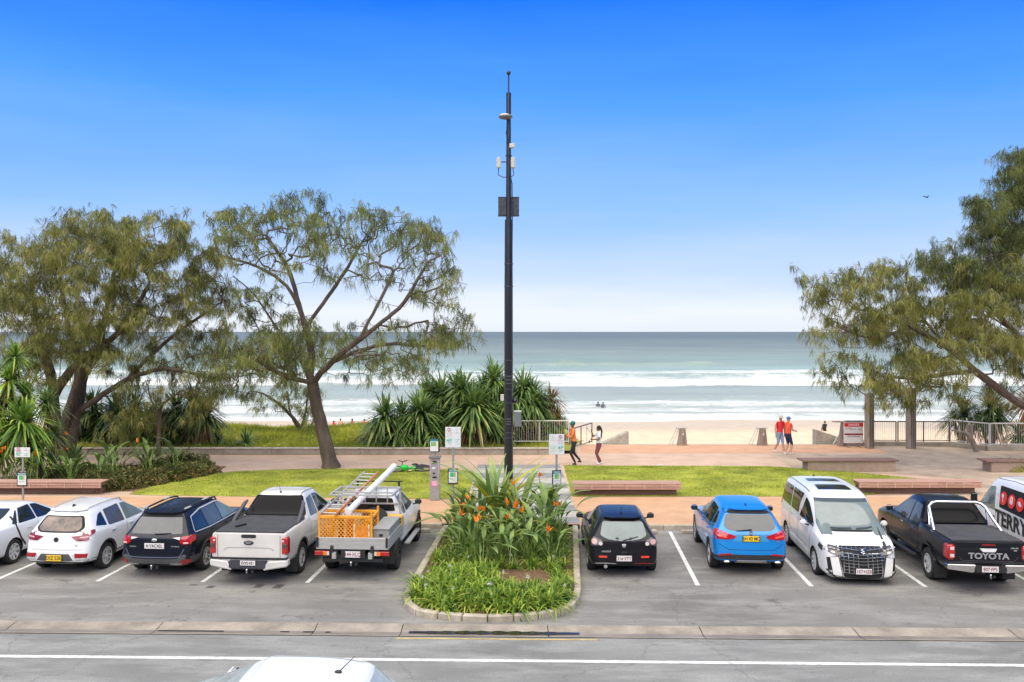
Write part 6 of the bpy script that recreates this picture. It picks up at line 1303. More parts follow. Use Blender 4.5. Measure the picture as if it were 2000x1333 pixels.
l = MB().ell((-.09,-.10,zp(230)),(.21,.20,.085),0,20,10).build('dome_camera', M_boxg, pole, smooth=True); MB().ell((-.11,-.16,zp(229)),(.165,.15,.062),0,18,10).build('camera_face', M_boxw, l, smooth=True)
MB().box((.10,-.04,zp(286)),(.16,.14,.13)).build('radio_box', M_boxw, pole, bevel=.015)
for sg, px in ((-1,974),(1,1002)):
    x = (px-1000)*pb_.y/CF-pb_.x; o = MB().box((x,-.03,zp(319)),(.13,.16,.34)).build('panel_antenna', M_boxw, pole, bevel=.03, seg=2)
    MB().tube([(x,0,zp(330)),(x+(-.02 if sg<0 else .02),0,zp(342)),(x*.5,0,zp(347)),(0,0,zp(345))],.014,6).build('cable', M_pole, pole, smooth=True); MB().box((x*.5,0,zp(317)),(abs(x),.03,.03)).build('bracket', M_pole, pole)
MB().tube([(.05,-.12,zp(345)),(.10,-.12,zp(360)),(.11,-.10,zp(440)),(.09,-.13,zp(560))],.018,6).build('cable', M_pole, pole, smooth=True); MB().tube([(-.02,-.10,zp(236)),(-.07,-.10,zp(262)),(0,-.09,zp(285))],.016,6).build('cable', M_pole, pole, smooth=True)
for sg in (-1,1):
    b = MB().box((sg*.19,.02,zp(404)),(.24,.10,.58)); o = b.build('speaker_box', mat('speaker_grille', (.05,.055,.06), .6, var=.8, vs=22), pole, bevel=.01); MB().box((sg*.19,.02,zp(404)-.27),(.25,.11,.03)).box((sg*.19,.02,zp(404)+.27),(.25,.11,.03)).build('box_frame', M_pole, o)
for py in (305,444,516,560,704,760,787,845,855): MB().lathe([(.137,-.012),(.137,.012)],20,0,TR(0,0,zp(py))).build('band', mat('band_steel', (.10,.10,.10), .4, .6), pole, smooth=True) if py > 500 else MB().lathe([(.10,-.012),(.10,.012)],20,0,TR(0,0,zp(py))).build('band', M_pole, pole, smooth=True)
for py in (735,742,749,818,823,828): MB().box((0,-.131,zp(py)),(.16,.012,.035)).build('vent_plate', mat('vent_grey', (.07,.07,.075), .5), pole)
MB().box((.27,-.02,zp(819)),(.20,.22,.44)).build('control_box', M_boxg, pole, bevel=.012); MB().box((.27,-.02,zp(819)+.235),(.22,.24,.03)).build('box_lid', M_boxw, pole); MB().box((-.19,0,zp(777)),(.10,.14,.19)).build('small_box', M_boxw, pole, bevel=.01)
MB().ell((.19,0,zp(783)),(.08,.08,.08)).build('camera_ball', M_pole, pole, smooth=True)
# parking signs
M_galv = mat('galvanised', (.36,.37,.36), .5, .5, var=.15); M_sgw = mat('sign_white', (.68,.71,.69), .5, var=.1, vs=5); M_sgr = mat('sign_red_faded', (.55,.16,.20), .6); M_sgg = mat('sign_green', (.16,.45,.33), .6); M_sgt = mat('sign_teal', (.03,.22,.26), .5)
M_sgG = mat('map_green', (.05,.40,.15), .5); M_sgB = mat('map_brown', (.42,.36,.15), .5)
def parksign(base, pcx, pty, pby, bty, bby, label, big=True, flip=False, yaw=0.0):
    t = thing('parking_sign', label, 'sign', base); k = CF/base.y; Z = lambda py: CH-(py-HOR)/k-base.z
    MB().tube([(0,0,-.05),(0,0,Z(pty)-.05)],.032,12).build('post', M_galv, t, smooth=True)
    if big:
        w = 30/k; zc = (Z(pty)+Z(pby))/2; h = Z(pty)-Z(pby); sg = -1 if flip else 1
        p = MB().box((0,0,0),(w,.006,h)).build('sign_plate', M_sgw, t, bevel=.004); p.location = (0,-.045,zc)
        def ring(x, z): MB().tube([(x+.052*math.cos(a), -.006, z+.052*math.sin(a)) for a in [i*PI/8 for i in range(17)]],.008,4).tube([(x-.035,-.006,z+.035),(x+.035,-.006,z-.035)],.006,4).build('prohibition_ring', M_sgr, p)
        q = w/4; ring(-sg*q, h*.36); text('S', .10, M_sgr, (-sg*q,-.006,h*.36), FR, p, .001, .002); text('P', .09, mat('sign_pink', (.60,.42,.45), .6), (sg*q,-.006,h*.34), FR, p, .001, .001); ring(sg*q,h*.34) if False else None
        text('NO STOPPING', .034, M_sgr, (-sg*q,-.005,h*.20), FR, p, .001); text('7AM-9AM', .036, M_sgr, (-sg*q,-.005,h*.12), FR, p, .001); text('MON-FRI', .036, M_sgr, (-sg*q,-.005,h*.04), FR, p, .001); text('LOADING', .032, M_sgr, (sg*q,-.005,h*.20), FR, p, .001)
        text('4P', .17, M_sgg, (-q if not flip else q,-.006,-h*.17), FR, p, .001, .003); text('METER', .045, M_sgg, (-q if not flip else q,-.005,-h*.32), FR, p, .001); text('ALL OTHER', .032, M_sgg, (q if not flip else -q,-.005,-h*.12), FR, p, .001); text('TIMES', .036, M_sgg, (q if not flip else -q,-.005,-h*.22), FR, p, .001); text('9AM-7PM', .034, M_sgg, (q if not flip else -q,-.005,-h*.34), FR, p, .001)
    w2 = 20/k; z1, z0 = Z(bty), Z(bby); h2 = z1-z0; zc = (z1+z0)/2
    n = MB().box((0,0,0),(w2,.03,h2)).build('notice_frame', M_dark, t, bevel=.004); n.location = (0,-.05,zc); n.rotation_euler = (0,0,yaw)
    pn = MB().box((0,-.018,.01),(w2*.82,.006,h2*.84)).build('notice', M_sgw, n); MB().box((0,-.022,h2*.36),(w2*.82,.004,h2*.14)).build('header', M_sgt, n); MB().box((-w2*.1,-.022,h2*.12),(w2*.34,.004,h2*.27)).build('map_panel', M_sgG, n); MB().box((w2*.17,-.022,h2*.12),(w2*.18,.004,h2*.27)).build('map_panel', M_sgB, n)
    text('PARKING', w2*.17, M_sgw, (0,-.0245,h2*.36), FR, n, .001); text('pay by app', w2*.13, M_sgt, (0,-.022,-h2*.14), FR, n, .001)
    MB().box((0,.03,0),(.07,.05,.05)).build('clamp', M_galv, n)
    return t
parksign(G(885,1008,.12), 884, 834, 874, 915, 946, 'white two column parking sign with green 4P, left of the planted island')
parksign(G(1087,1010,.12), 1087, 848, 888, 918, 950, 'white two column parking sign with green 4P, right of the island beside the path', True, True, .5)
parksign(G(45,985,.12), 46, 874, 893, 922, 950, 'parking sign half hidden by bright screw pine leaves at the far left')
# parking meter with notice on top
pmb = G(849.5,976,.13); pm_ = thing('parking_meter', 'grey parking ticket machine with pink panels, standing at the lawn edge', 'parking meter', pmb); k = CF/pmb.y; Z = lambda py: CH-(py-HOR)/k-pmb.z
hgt = Z(894); M_met = mat('meter_grey', (.33,.32,.33), .45, .3, var=.1); M_pink = mat('meter_pink', (.75,.25,.45), .5); M_pnk2 = mat('meter_lilac', (.50,.33,.45), .5)
MB().box((0,0,hgt/2),(.33,.30,hgt)).build('cabinet', M_met, pm_, bevel=.015); MB().box((0,-.01,hgt+.02),(.42,.38,.05)).build('roof', mat('meter_roof', (.16,.15,.14), .6), pm_, bevel=.012)
for x in (-.145,.145): MB().box((x,-.153,hgt*.80),(.028,.006,hgt*.34)).build('side_strip', M_pnk2, pm_)
for (x,z,w_,h_,m_) in ((0,.90,.13,.10,M_dark),(0,.765,.16,.07,M_sgw),(.05,.765,.05,.05,M_dark),(-.02,.64,.08,.05,M_dark),(0,.545,.14,.06,M_dark),(0,.40,.20,.17,M_pink)): MB().box((x,-.156,hgt*z),(w_,.010,h_)).build('fitting', m_, pm_, bevel=.003)
text('PAY', .06, M_inkw, (0,-.163,hgt*.43), FR, pm_, .001, .002); text('HERE', .05, M_inkw, (0,-.163,hgt*.38), FR, pm_, .001, .002)
MB().tube([(0,0,hgt),(0,0,Z(856))],.03,10).build('post', M_galv, pm_, smooth=True); n = MB().box((0,-.05,(Z(856)+Z(883))/2),(.33,.03,Z(856)-Z(883))).build('notice_frame', M_dark, pm_, bevel=.004); zc = (Z(856)+Z(883))/2; hh = Z(856)-Z(883)
MB().box((-.02,-.068,zc-.01),(.27,.006,hh*.84)).build('notice', M_sgw, n); MB().box((-.02,-.072,zc+hh*.35),(.27,.004,hh*.14)).build('header', M_sgt, n)
for i, m_ in enumerate((M_sgG, M_sgB, M_sgG, mat('map_yellow',(.7,.65,.2),.5))): MB().box((-.10+.053*i,-.072,zc+hh*.08),(.05,.004,hh*.30)).build('map_panel', m_, n)
# benches
M_slat = mat('bench_timber', (.42,.25,.19), .75, var=.3, vs=3, bump=.3, bs=30, stretch=(.3,4,4)); M_slat2 = mat('bench_timber_dark_and_shade', (.21,.125,.095), .8, var=.35, vs=3, stretch=(.3,4,4)); M_bcon = mat('bench_concrete', (.33,.24,.18), .9, var=.2, vs=3)
def bench(x0, x1, y, label, depth=.62, h=.45, z=.13, solid=False, skew=0.0, n=5):
    L = x1-x0; t = thing('bench', label, 'bench', ((x0+x1)/2, y, z), skew, 'timber topped benches round the lawns')
    if solid:
        MB().box((.06,.04,(h-.06)/2),(L-.35 if solid == 1 else L-.1,depth-.06,h-.06)).build('base', M_bcon, t, bevel=.012); ns = 5
        for k in range(ns): MB().box((0,-depth/2+depth*(k+.5)/ns,h-.03),(L,depth/ns-.010,.06)).build('slat', M_slat2, t, bevel=.006)
        m = int(L/.62)
        for k in range(m): MB().box((-L/2+.3+k*.62,-depth/2+.03,h-.08),(.03,.04,.04)).build('stud', M_galv, t)
    else:
        MB().box((.0,.14,.13),(L-.22,depth-.30,.26)).build('base', M_slat2, t, bevel=.012); ns = 5; sy = depth/ns  # base coloured dark to paint in the shade under the slats
        for k in range(ns): MB().box((0,-depth/2+sy*(k+.5),h-.02),(L,sy-.012,.045)).build('slat', M_slat, t, bevel=.006)
        for k, zz in enumerate((h-.09,h-.175)): MB().box((0,-depth/2+.015,zz),(L-.02,.035,.075)).build('front_slat', M_slat, t, bevel=.006)
        m = max(2, round(L/.64))
        for k in range(m+1): MB().box((-L/2+.06+(L-.12)*k/m,-depth/2-.008,h-.12),(.028,.02,.17)).build('bracket', mat('bracket_rust', (.48,.36,.27), .6), t); MB().box((-L/2+.06+(L-.12)*k/m,.02,h-.10),(.04,depth-.12,.10)).build('cross_bearer', M_slat2, t)
    return t
bench(2.08,5.82,30.2,'reddish timber slat bench on the right lawn edge, behind the black hatchback')
bench(12.05,16.35,30.55,'reddish timber slat bench behind the white people mover and the black pickup')
bench(-18.6,-14.25,30.5,'reddish timber slat bench in front of the flower bed at the far left')
bench(11.75,15.65,35.55,'solid sided dark topped bench on the promenade behind the people mover',.75,.47,.13,1)
bench(19.1,26,35.4,'solid sided dark topped bench at the right edge above the lettered van',.75,.47,.13,1)
shrub('small green bush growing beside the bench at the right edge', G(1990,920,.13), (.9,.4,.45), 2000, 95, M_dblade, (.16,.04))
# railings
M_rail = mat('rail_steel', (.60,.58,.54), .4, .15); M_raild = mat('rail_dark', (.10,.09,.08), .5, .3)
def railing(pts, z0, h, label, step=.115, rr=.022, post=1.6, m=M_rail, top=.03, name='railing', rails=(0.06,), bal_m=None, lean=0):
    o = Vector((*pts[0], z0)); t = thing(name, label, 'railing', o)
    P = [Vector((*p, z0))-o for p in pts]
    up = Vector((0,0,h)); MB().tube([p+up for p in P], top, 8).build('top_rail', m, t, smooth=True)
    for r in rails: MB().tube([p+Vector((0,0,r)) for p in P], rr, 6).build('bottom_rail', m, t, smooth=True)
    Q = resamp([p.to_2d() for p in P], post)
    pmh = MB().box((0,0,h/2),(.05,.05,h)).mesh('post', m, bevel=.004)
    for q in Q: link('post', pmh, t).location = (q.x, q.y, 0)
    bm_ = MB().tube([(0,0,.06),(0,0,h)],.008,4).mesh('baluster', bal_m or m)
    for q in resamp([p.to_2d() for p in P], step): link('baluster', bm_, t).location = (q.x, q.y, 0)
    return t
railing([(-.1,42.2),(2.75,42.2)], .42, 1.05, 'steel balustrade between the black pole and the man in orange', bal_m=M_rail)
railing([(2.78,42.2),(4.15,45.2)], .05, 1.0, 'sloping handrail of the beach ramp behind the man in orange', m=M_raild, step=.9, post=1.9)
tag(MB().add([(4.35,44.0,-3.2),(5.9,44.0,-3.2),(5.9,44.0,.75),(4.35,44.0,.05),(4.35,44.6,-3.2),(5.9,44.6,-3.2),(5.9,44.6,.75),(4.35,44.6,.05)],[(0,1,2,3),(4,7,6,5),(0,4,5,1),(1,5,6,2),(2,6,7,3),(3,7,4,0)]).build('ramp_wall', M_kerb, bevel=.02), 'short sloping concrete wing wall beside the woman in white', 'wall')
tag(MB().add([(15.35,44.0,-3.2),(17.5,44.0,-3.2),(17.5,44.0,.15),(15.35,44.0,.85),(15.35,44.5,-3.2),(17.5,44.5,-3.2),(17.5,44.5,.15),(15.35,44.5,.85)],[(0,1,2,3),(4,7,6,5),(0,4,5,1),(1,5,6,2),(2,6,7,3),(3,7,4,0)]).build('ramp_wall', M_kerb, bevel=.02), 'sloping concrete wing wall left of the red and white notice board', 'wall')
hr = thing('handrail', 'steel stair handrail in front of the wing wall by the notice board', 'handrail', (16.0,43.6,.12)); MB().tube([(.1,0,.05),(.75,.2,1.0),(1.0,.2,1.0)],.028,8).tube([(.1,0,.05),(.75,.2,.55)],.02,8).build('rail', M_rail, hr, smooth=True); MB().tube([(.62,.2,-.1),(.62,.2,.98)],.03,8).tube([(1.22,-.2,0),(1.22,-.2,1.05)],.035,8).build('post', M_rail, hr, smooth=True)
railing([(19.2,43.3),(21.7,43.2)], .33, 1.0, 'thin dark railing between and right of the timber posts', m=M_raild, bal_m=mat('bal_grey',(.40,.39,.36),.5))
railing([(17.3,43.3),(19.1,43.3)], .33, 1.0, 'thin dark railing behind the first timber post', m=M_raild, bal_m=mat('bal_grey',(.40,.39,.36),.5))
railing([(21.75,43.2),(22.75,41.5)], .36, 1.05, 'angled end of the steel railing by the curved leaning bollard', post=1.0)
rl = railing([(22.8,41.48),(34,41.6)], .37, 1.05, 'long pale steel railing with paired slanting posts at the far right', post=2.9)
for k in range(4): MB().tube([(.5+2.9*k,0,0),(.25+2.9*k,0,1.03)],.035,6).tube([(.8+2.9*k,0,0),(.75+2.9*k,0,1.03)],.035,6).build('slanted_post', mat('post_tan',(.42,.34,.25),.6), rl)
# curved leaning bollards at the railing
M_tim = mat('weathered_timber', (.31,.255,.205), .9, var=.45, vs=2.5, bump=.8, bs=12, dist=.03, stretch=(3,3,.4))
tag(MB().tube([(21.95,41.1,.1),(21.75,41.1,.6),(21.5,41.1,.95),(21.1,41.1,1.08),(20.75,41.1,1.15)],[.13,.13,.11,.07,.03],8).build('curved_post', M_tim, smooth=True), 'curved timber post like a bent horn in front of the angled railing', 'post')
tag(MB().box((22.25,42.3,.70),(.30,.12,1.15),M=None).build('leaning_post', M_tim, bevel=.02), 'dark timber slab post at the corner of the right railing', 'post')
tag(MB().prism([(16.15,.1),(16.4,.1),(16.6,1.30),(16.33,1.30)], 43.0,43.25,0,Matrix(((1,0,0,0),(0,0,1,0),(0,1,0,0),(0,0,0,1)))).box((16.25,43.1,1.34),(.75,.35,.05)).build('leaning_post', M_tim, bevel=.015), 'leaning timber slab with a flat cap, left of the notice board', 'post')
for px, wdt, py, ty, lab in ((1698,.43,876,768,'weathered square timber post next to the notice board'),(1779,.45,877,758,'weathered square timber post on the right, between thin railings')):
    p = G(px,py,.12); t = thing('timber_post', lab, 'post', p, .35); h = CH-(ty-HOR)*p.y/CF-.12; MB().box((0,0,h/2),(wdt*.78,wdt*.78,h)).build('shaft', M_tim, t, bevel=.02); MB().box((0,0,h*.965),(wdt*.80,wdt*.80,.05)).build('collar', M_galv, t)
    for k in range(3): MB().box((-wdt*.26+k*wdt*.26,-wdt*.393,h*.5),(.022,.02,h*.94)).build('groove', mat('timber_crack',(.05,.04,.03),.9), t)
# stair head piers
for px, lab in ((1328,'grey timber stair pier with leaning rail at the promenade edge, left one'),(1485,'grey timber stair pier with leaning rail at the promenade edge, beside the couple in red')):
    D = 43.35; x = (px-1000)*D/CF; t = thing('stair_pier', lab, 'post', (x,D,.12))
    MB().add([(-.13,0,0),(.38,0,0),(.28,0,.83),(.02,0,.83),(-.13,.22,0),(.38,.22,0),(.28,.22,.83),(.02,.22,.83)],[(0,1,2,3),(4,7,6,5),(0,4,5,1),(1,5,6,2),(2,6,7,3),(3,7,4,0)]).build('pier', M_tim, t, bevel=.015)
    MB().prism([(-.42,0),(-.16,0),(0,.8)], .05,.2,0,Matrix(((1,0,0,0),(0,0,1,0),(0,1,0,0),(0,0,0,1)))).build('side_brace', M_tim, t) if False else None
    MB().box((.10,.1,.86),(.55,.22,.035)).build('cap', mat('pier_cap',(.38,.36,.32),.7), t); MB().tube([(-.52,.4,-.1),(-.10,.3,.84),(.10,.25,.86)],.022,6).build('handrail', M_rail, t, smooth=True); MB().tube([(-.36,.4,-.1),(0,.3,.80)],.02,6).build('handrail', M_rail, t, smooth=True); MB().ell((.16,-.005,.56),(.035,.012,.045)).build('step_light', M_sgw, t, smooth=True)
# notice board
nbp = G(1667,874,.12); t = thing('notice_board', 'white beach safety board with red bands, left of the first timber post', 'sign', nbp); k = CF/nbp.y; wb_ = 38/k; z0, z1 = CH-(866-HOR)/k-.12, CH-(821-HOR)/k-.12; H_ = z1-z0
MB().box((0,0,z0+H_/2),(wb_,.06,H_)).build('panel', mat('board_white',(.70,.70,.68),.5), t, bevel=.01); M_brd = mat('board_red',(.62,.03,.02),.5)
MB().box((0,-.034,z1-.06),(wb_,.006,.10)).build('top_band', mat('board_grey',(.35,.34,.33),.6), t); MB().box((0,-.034,z1-H_*.20),(wb_*.98,.008,H_*.16)).build('red_band', M_brd, t); MB().box((0,-.034,z1-H_*.61),(wb_*.96,.008,H_*.07)).build('red_band', mat('board_dark_red',(.25,.02,.02),.5), t)
text('BEACH CONDITIONS', .075, M_plK, (0,-.040,z1-.06), FR, t, .001, .002); text('DANGER', .13, M_inkw, (0,-.041,z1-H_*.20), FR, t, .001, .003); text('NO SWIM', .07, M_brd, (-wb_*.28,-.036,z1-H_*.36), FR, t, .001, .001); text('PATROL', .07, M_sgt, (0,-.036,z1-H_*.40), FR, t, .001, .001); text('INFO', .07, M_plK, (wb_*.3,-.036,z1-H_*.40), FR, t, .001, .001); text('Have fun & stay safe', .07, M_plK, (0,-.036,z1-H_*.70), FR, t, .001, .001)
for x in (-.28,.28): MB().box((x,-.02,.05),(.06,.30,.10)).build('foot', M_tim, t)
# green hire bike lying on the lawn
bp_ = G(800,921,.22); t = thing('hire_bike', 'bright green hire bike lying on its side on the left lawn', 'bicycle', bp_, 0.12); M_bg = mat('bike_green', (.03,.48,.06), .35, coat=.5); M_bk = mat('bike_black', (.02,.02,.02), .5)
def wheelflat(x, y, z, r, tilt, nm='wheel'):
    M = TR(x,y,z)@RX(tilt); w = MB(); w.tube([M@Vector((r*math.cos(a), r*math.sin(a), 0)) for a in [i*2*PI/28 for i in range(29)]],.024,6); o = w.build(nm, M_bk, t, smooth=True)
    s_ = MB(); 
    for i in range(14): a = i*2*PI/14; s_.tube([M@Vector((0,0,0)), M@Vector((r*math.cos(a), r*math.sin(a),0))],.004,3)
    s_.lathe([(.035,-.04),(.035,.04)],10,0,M).build('hub_and_spokes', M_galv, o)
wheelflat(.52,.10,.07,.31,.12); wheelflat(-.52,.05,.09,.31,.2)
MB().tube([(-.30,.0,.16),(-.05,-.10,.12),(.10,.12,.12),(.52,.10,.09)],[.05,.055,.04,.02],8).tube([(-.30,0,.16),(-.52,.05,.12)],.03,8).tube([(.10,.12,.12),(.22,.42,.16)],.03,8).build('frame', M_bg, t, smooth=True)
MB().ell((-.20,-.16,.18),(.16,.12,.12),0,16,10).build('basket_shell', M_bg, t, smooth=True); MB().ell((-.20,-.24,.21),(.11,.06,.08),0,14,8).build('basket_inside', mat('bike_green_bright',(.02,.6,.08),.4), t, smooth=True)
MB().tube([(-.32,.05,.18),(-.28,.30,.34),(-.10,.40,.38)],.018,6).tube([(-.28,.30,.34),(-.45,.32,.40)],.018,6).build('handlebar', M_bk, t, smooth=True); MB().ell((.22,.46,.20),(.14,.08,.05)).build('saddle', M_bk, t, smooth=True); MB().add([(.25,.0,.10),(.82,.02,.14),(.86,.10,.20),(.50,.28,.24),(.22,.22,.20)],[(0,1,2,3,4)]).build('rear_guard', M_bk, t)
MB().box((.02,-.22,.08),(.12,.08,.03)).build('pedal', mat('pedal_pale',(.5,.6,.4),.5), t)
# small litter on the lawn and a bird in the sky
tag(MB().box((2.62*2.36,36.3,.24),(.14,.10,.05)).build('paper_cup', M_sgw, bevel=.015), 'small white scrap of litter lying on the right lawn', 'litter')
bd_ = Wp(1810,386,60); t = thing('bird', 'small dark bird flying in the blue sky left of the right trees', 'bird', bd_, .4)
MB().tube([(-.16,0,0),(-.10,0,.01),(0,0,.0),(.10,0,.02),(.15,0,.03),(.19,0,.02)],[.005,.03,.045,.03,.028,.004],8).build('body', M_dark, t, smooth=True); 
for sg in (-1,1): MB().add([(-.04,sg*.02,.02),(.06,sg*.02,.02),(.03,sg*.20,.14),(-.05,sg*.34,.10),(-.07,sg*.18,.11)],[(0,1,2,3,4)]).build('wing', M_dark, t)
# ------------------------------------------------------------------ people
M_skin1 = mat('skin_brown', (.20,.10,.055), .6); M_skin2 = mat('skin_fair', (.52,.29,.19), .6); M_skin3 = mat('skin_dark', (.10,.05,.03), .6)
def clothm(n, c): return mat('cloth_'+n, c, .85, var=.2, vs=9, bump=.3, bs=25)
def person(label, loc, rz, J, cols, s=1.0, hair=None, shirt_len=.0, short=False, extra=None, group=None):
    """J: joints dict in metres; cols: (skin, top, bottom, shoe); faces coloured by nearest bone"""
    t = thing('person', label, 'person', loc, rz, group)
    bones = [('pelvis','waist','b',.125,.115),('waist','chest','t',.115,.145),('chest','neck','t',.145,.062),('neck','head0','s',.05,.05),('head0','head1','s',.07,.088),('head1','head2','s',.088,.06)]
    for S_ in 'LR':
        bones += [('chest','sh'+S_,'t',.11,.062),('sh'+S_,'el'+S_,'a',.052,.040),('el'+S_,'wr'+S_,'f',.040,.027),('wr'+S_,'ha'+S_,'s',.026,.036),('pelvis','hip'+S_,'b',.12,.092),('hip'+S_,'kn'+S_,'u',.088,.060),('kn'+S_,'an'+S_,'l',.056,.038),('an'+S_,'toe'+S_,'h',.040,.032)]
    bones = [(a, b_, k, r0*(1.14 if k != 's' else 1.0), r1*(1.14 if k != 's' else 1.0)) for a, b_, k, r0, r1 in bones]; names = []; rad_ = {}
    for a, b_, k, r0, r1 in bones:
        for n_, r_ in ((a,r0),(b_,r1)):
            if n_ not in names: names.append(n_)
            rad_[n_] = max(rad_.get(n_,0), r_)
    rad_['neck'] = .055; rad_['head0'] = .070
    V = [Vector(J[n_])*s for n_ in names]; E = [(names.index(a), names.index(b_)) for a, b_, *_ in bones]
    me = bpy.data.meshes.new('body'); me.from_pydata(V, E, []); o = bpy.data.objects.new('tmp', me); C.objects.link(o)
    sk = o.modifiers.new('k','SKIN'); sk.use_smooth_shade = True
    for i, n_ in enumerate(names):
        v = me.skin_vertices[0].data[i]; v.radius = (rad_[n_]*s, rad_[n_]*s*(1.0 if n_ not in ('pelvis','waist','chest') else .92)); v.use_root = (n_ == 'pelvis')
    ss = o.modifiers.new('s','SUBSURF'); ss.levels = 2; ss.render_levels = 2
    bpy.context.view_layer.update(); m1 = bpy.data.meshes.new_from_object(o.evaluated_get(bpy.context.evaluated_depsgraph_get())); bpy.data.objects.remove(o)
    skin, top, bot, shoe = cols; m1.materials.clear()
    for m_ in (skin, top, bot, shoe): m1.materials.append(m_)
    def pick(p):
        best = (9,'s',0)
        for a, b_, k, r0, r1 in bones:
            A, B = Vector(J[a])*s, Vector(J[b_])*s; ab = B-A; u = max(0,min(1,(p-A).dot(ab)/ab.length_squared)); d = (A+ab*u-p).length-(r0+(r1-r0)*u)*s
            if d < best[0]: best = (d,k,u)
        _, k, u = best
        if k == 's': return 0
        if k == 't': return 1
        if k == 'b': return 2 if p.z < (J['pelvis'][2]+.07-shirt_len)*s else 1
        if k == 'a': return 1 if (u < .62 or not short) else 0
        if k == 'f': return 0 if short else (1 if u < .85 else 0)
        if k == 'u': return 2
        if k == 'l': return 2 if (not extra or 'shorts' not in extra) and u < .93 else 0
        return 3
    mi = [pick(p.center) for p in m1.polygons]; m1.polygons.foreach_set('material_index', mi); m1.polygons.foreach_set('use_smooth',[True]*len(mi)); m1.name = 'body'
    # fingers, feet, face join the same mesh
    b = MB(); f = Vector(J.get('face',(0,-1,0))).normalized(); hc = (Vector(J['head1'])*.55+Vector(J['head0'])*.45)*s; side = f.cross(Vector((0,0,1))).normalized()
    b.ell((0,0,0),(.012,.020,.022),0,8,6,TR(*(hc+f*.092*s+Vector((0,0,.01))))); 
    for sg in (-1,1): b.ell((0,0,0),(.011,.011,.009),3,6,5,TR(*(hc+f*.080*s+side*sg*.032+Vector((0,0,.035))))); b.ell((0,0,0),(.02,.012,.03),0,8,6,TR(*(hc+side*sg*.083*s+Vector((0,0,.01)))))
    b.ell((0,0,0),(.022,.010,.007),0,8,5,TR(*(hc+f*.082*s-Vector((0,0,.04)))))
    for S_ in 'LR':
        h = Vector(J['ha'+S_])*s; d = (h-Vector(J['wr'+S_])*s).normalized(); sd2 = d.cross(f); sd2 = sd2.normalized() if sd2.length > .1 else side
        nn = d.cross(sd2).normalized()
        for q, L in ((-.024,.060),(-.008,.072),(.008,.068),(.024,.052)): p0 = h+sd2*q; b.tube([p0-d*.01, p0+d*L*.5, p0+d*L*.85-nn*.02],[.010,.009,.006],5)
        b.tube([h-d*.03+sd2*.03, h+sd2*.052+d*.005, h+sd2*.05+d*.035],[.011,.010,.007],5)
        an, toe = Vector(J['an'+S_])*s, Vector(J['toe'+S_])*s; b.ell((0,0,0),(.045,.05,.035),3,8,6,TR(*(an-Vector((0,0,.045))))); b.ell((0,0,0),(.045,.07,.032),3,8,6,TR(*(an*.35+toe*.65-Vector((0,0,.012)))))
    bm = bmesh.new(); bm.from_mesh(m1); tm_ = b.mesh('x', [skin,top,bot,shoe], smooth=True); bm.from_mesh(tm_); bm.to_mesh(m1); bm.free()
    ob = link('body', m1, t)
    if hair:
        kind, hm = hair; hb = MB(); top_ = Vector(J['head1'])*s; bk = -f
        if kind == 'turban': hb.ell((0,0,0),(.115,.125,.085),0,16,10,TR(*(top_+bk*.01+Vector((0,0,.02))))); hb.ell((0,0,0),(.10,.11,.06),0,14,8,TR(*(top_+bk*.02+Vector((0,0,.07)))))
        elif kind == 'bun': hb.ell((0,0,0),(.098,.104,.105),0,16,10,TR(*(top_+bk*.028+Vector((0,0,0))))); hb.tube([top_+bk*.10, top_+bk*.15-Vector((0,0,.15)), top_+bk*.14-Vector((0,0,.45))],[.045,.038,.015],8)
        elif kind == 'hat': hb.lathe([(.18,0),(.185,.012),(.10,.02),(.095,.09),(.06,.105)],20,0,TR(*(top_+Vector((0,0,.0)))))
        elif kind == 'cap': hb.ell((0,0,0),(.10,.11,.085),0,16,10,TR(*(top_+Vector((0,0,.02))))); hb.box((0,0,0),(.13,.10,.014),0,TR(*(top_+f*.13+Vector((0,0,.01))))@RZ(math.atan2(f.x,-f.y)*1))
        elif kind == 'short': hb.ell((0,0,0),(.098,.104,.095),0,16,10,TR(*(top_+bk*.02+Vector((0,0,.015)))))
        hb.build('turban' if kind == 'turban' else ('hat' if kind in ('hat','cap') else 'hair'), hm, t, smooth=True)
    return t
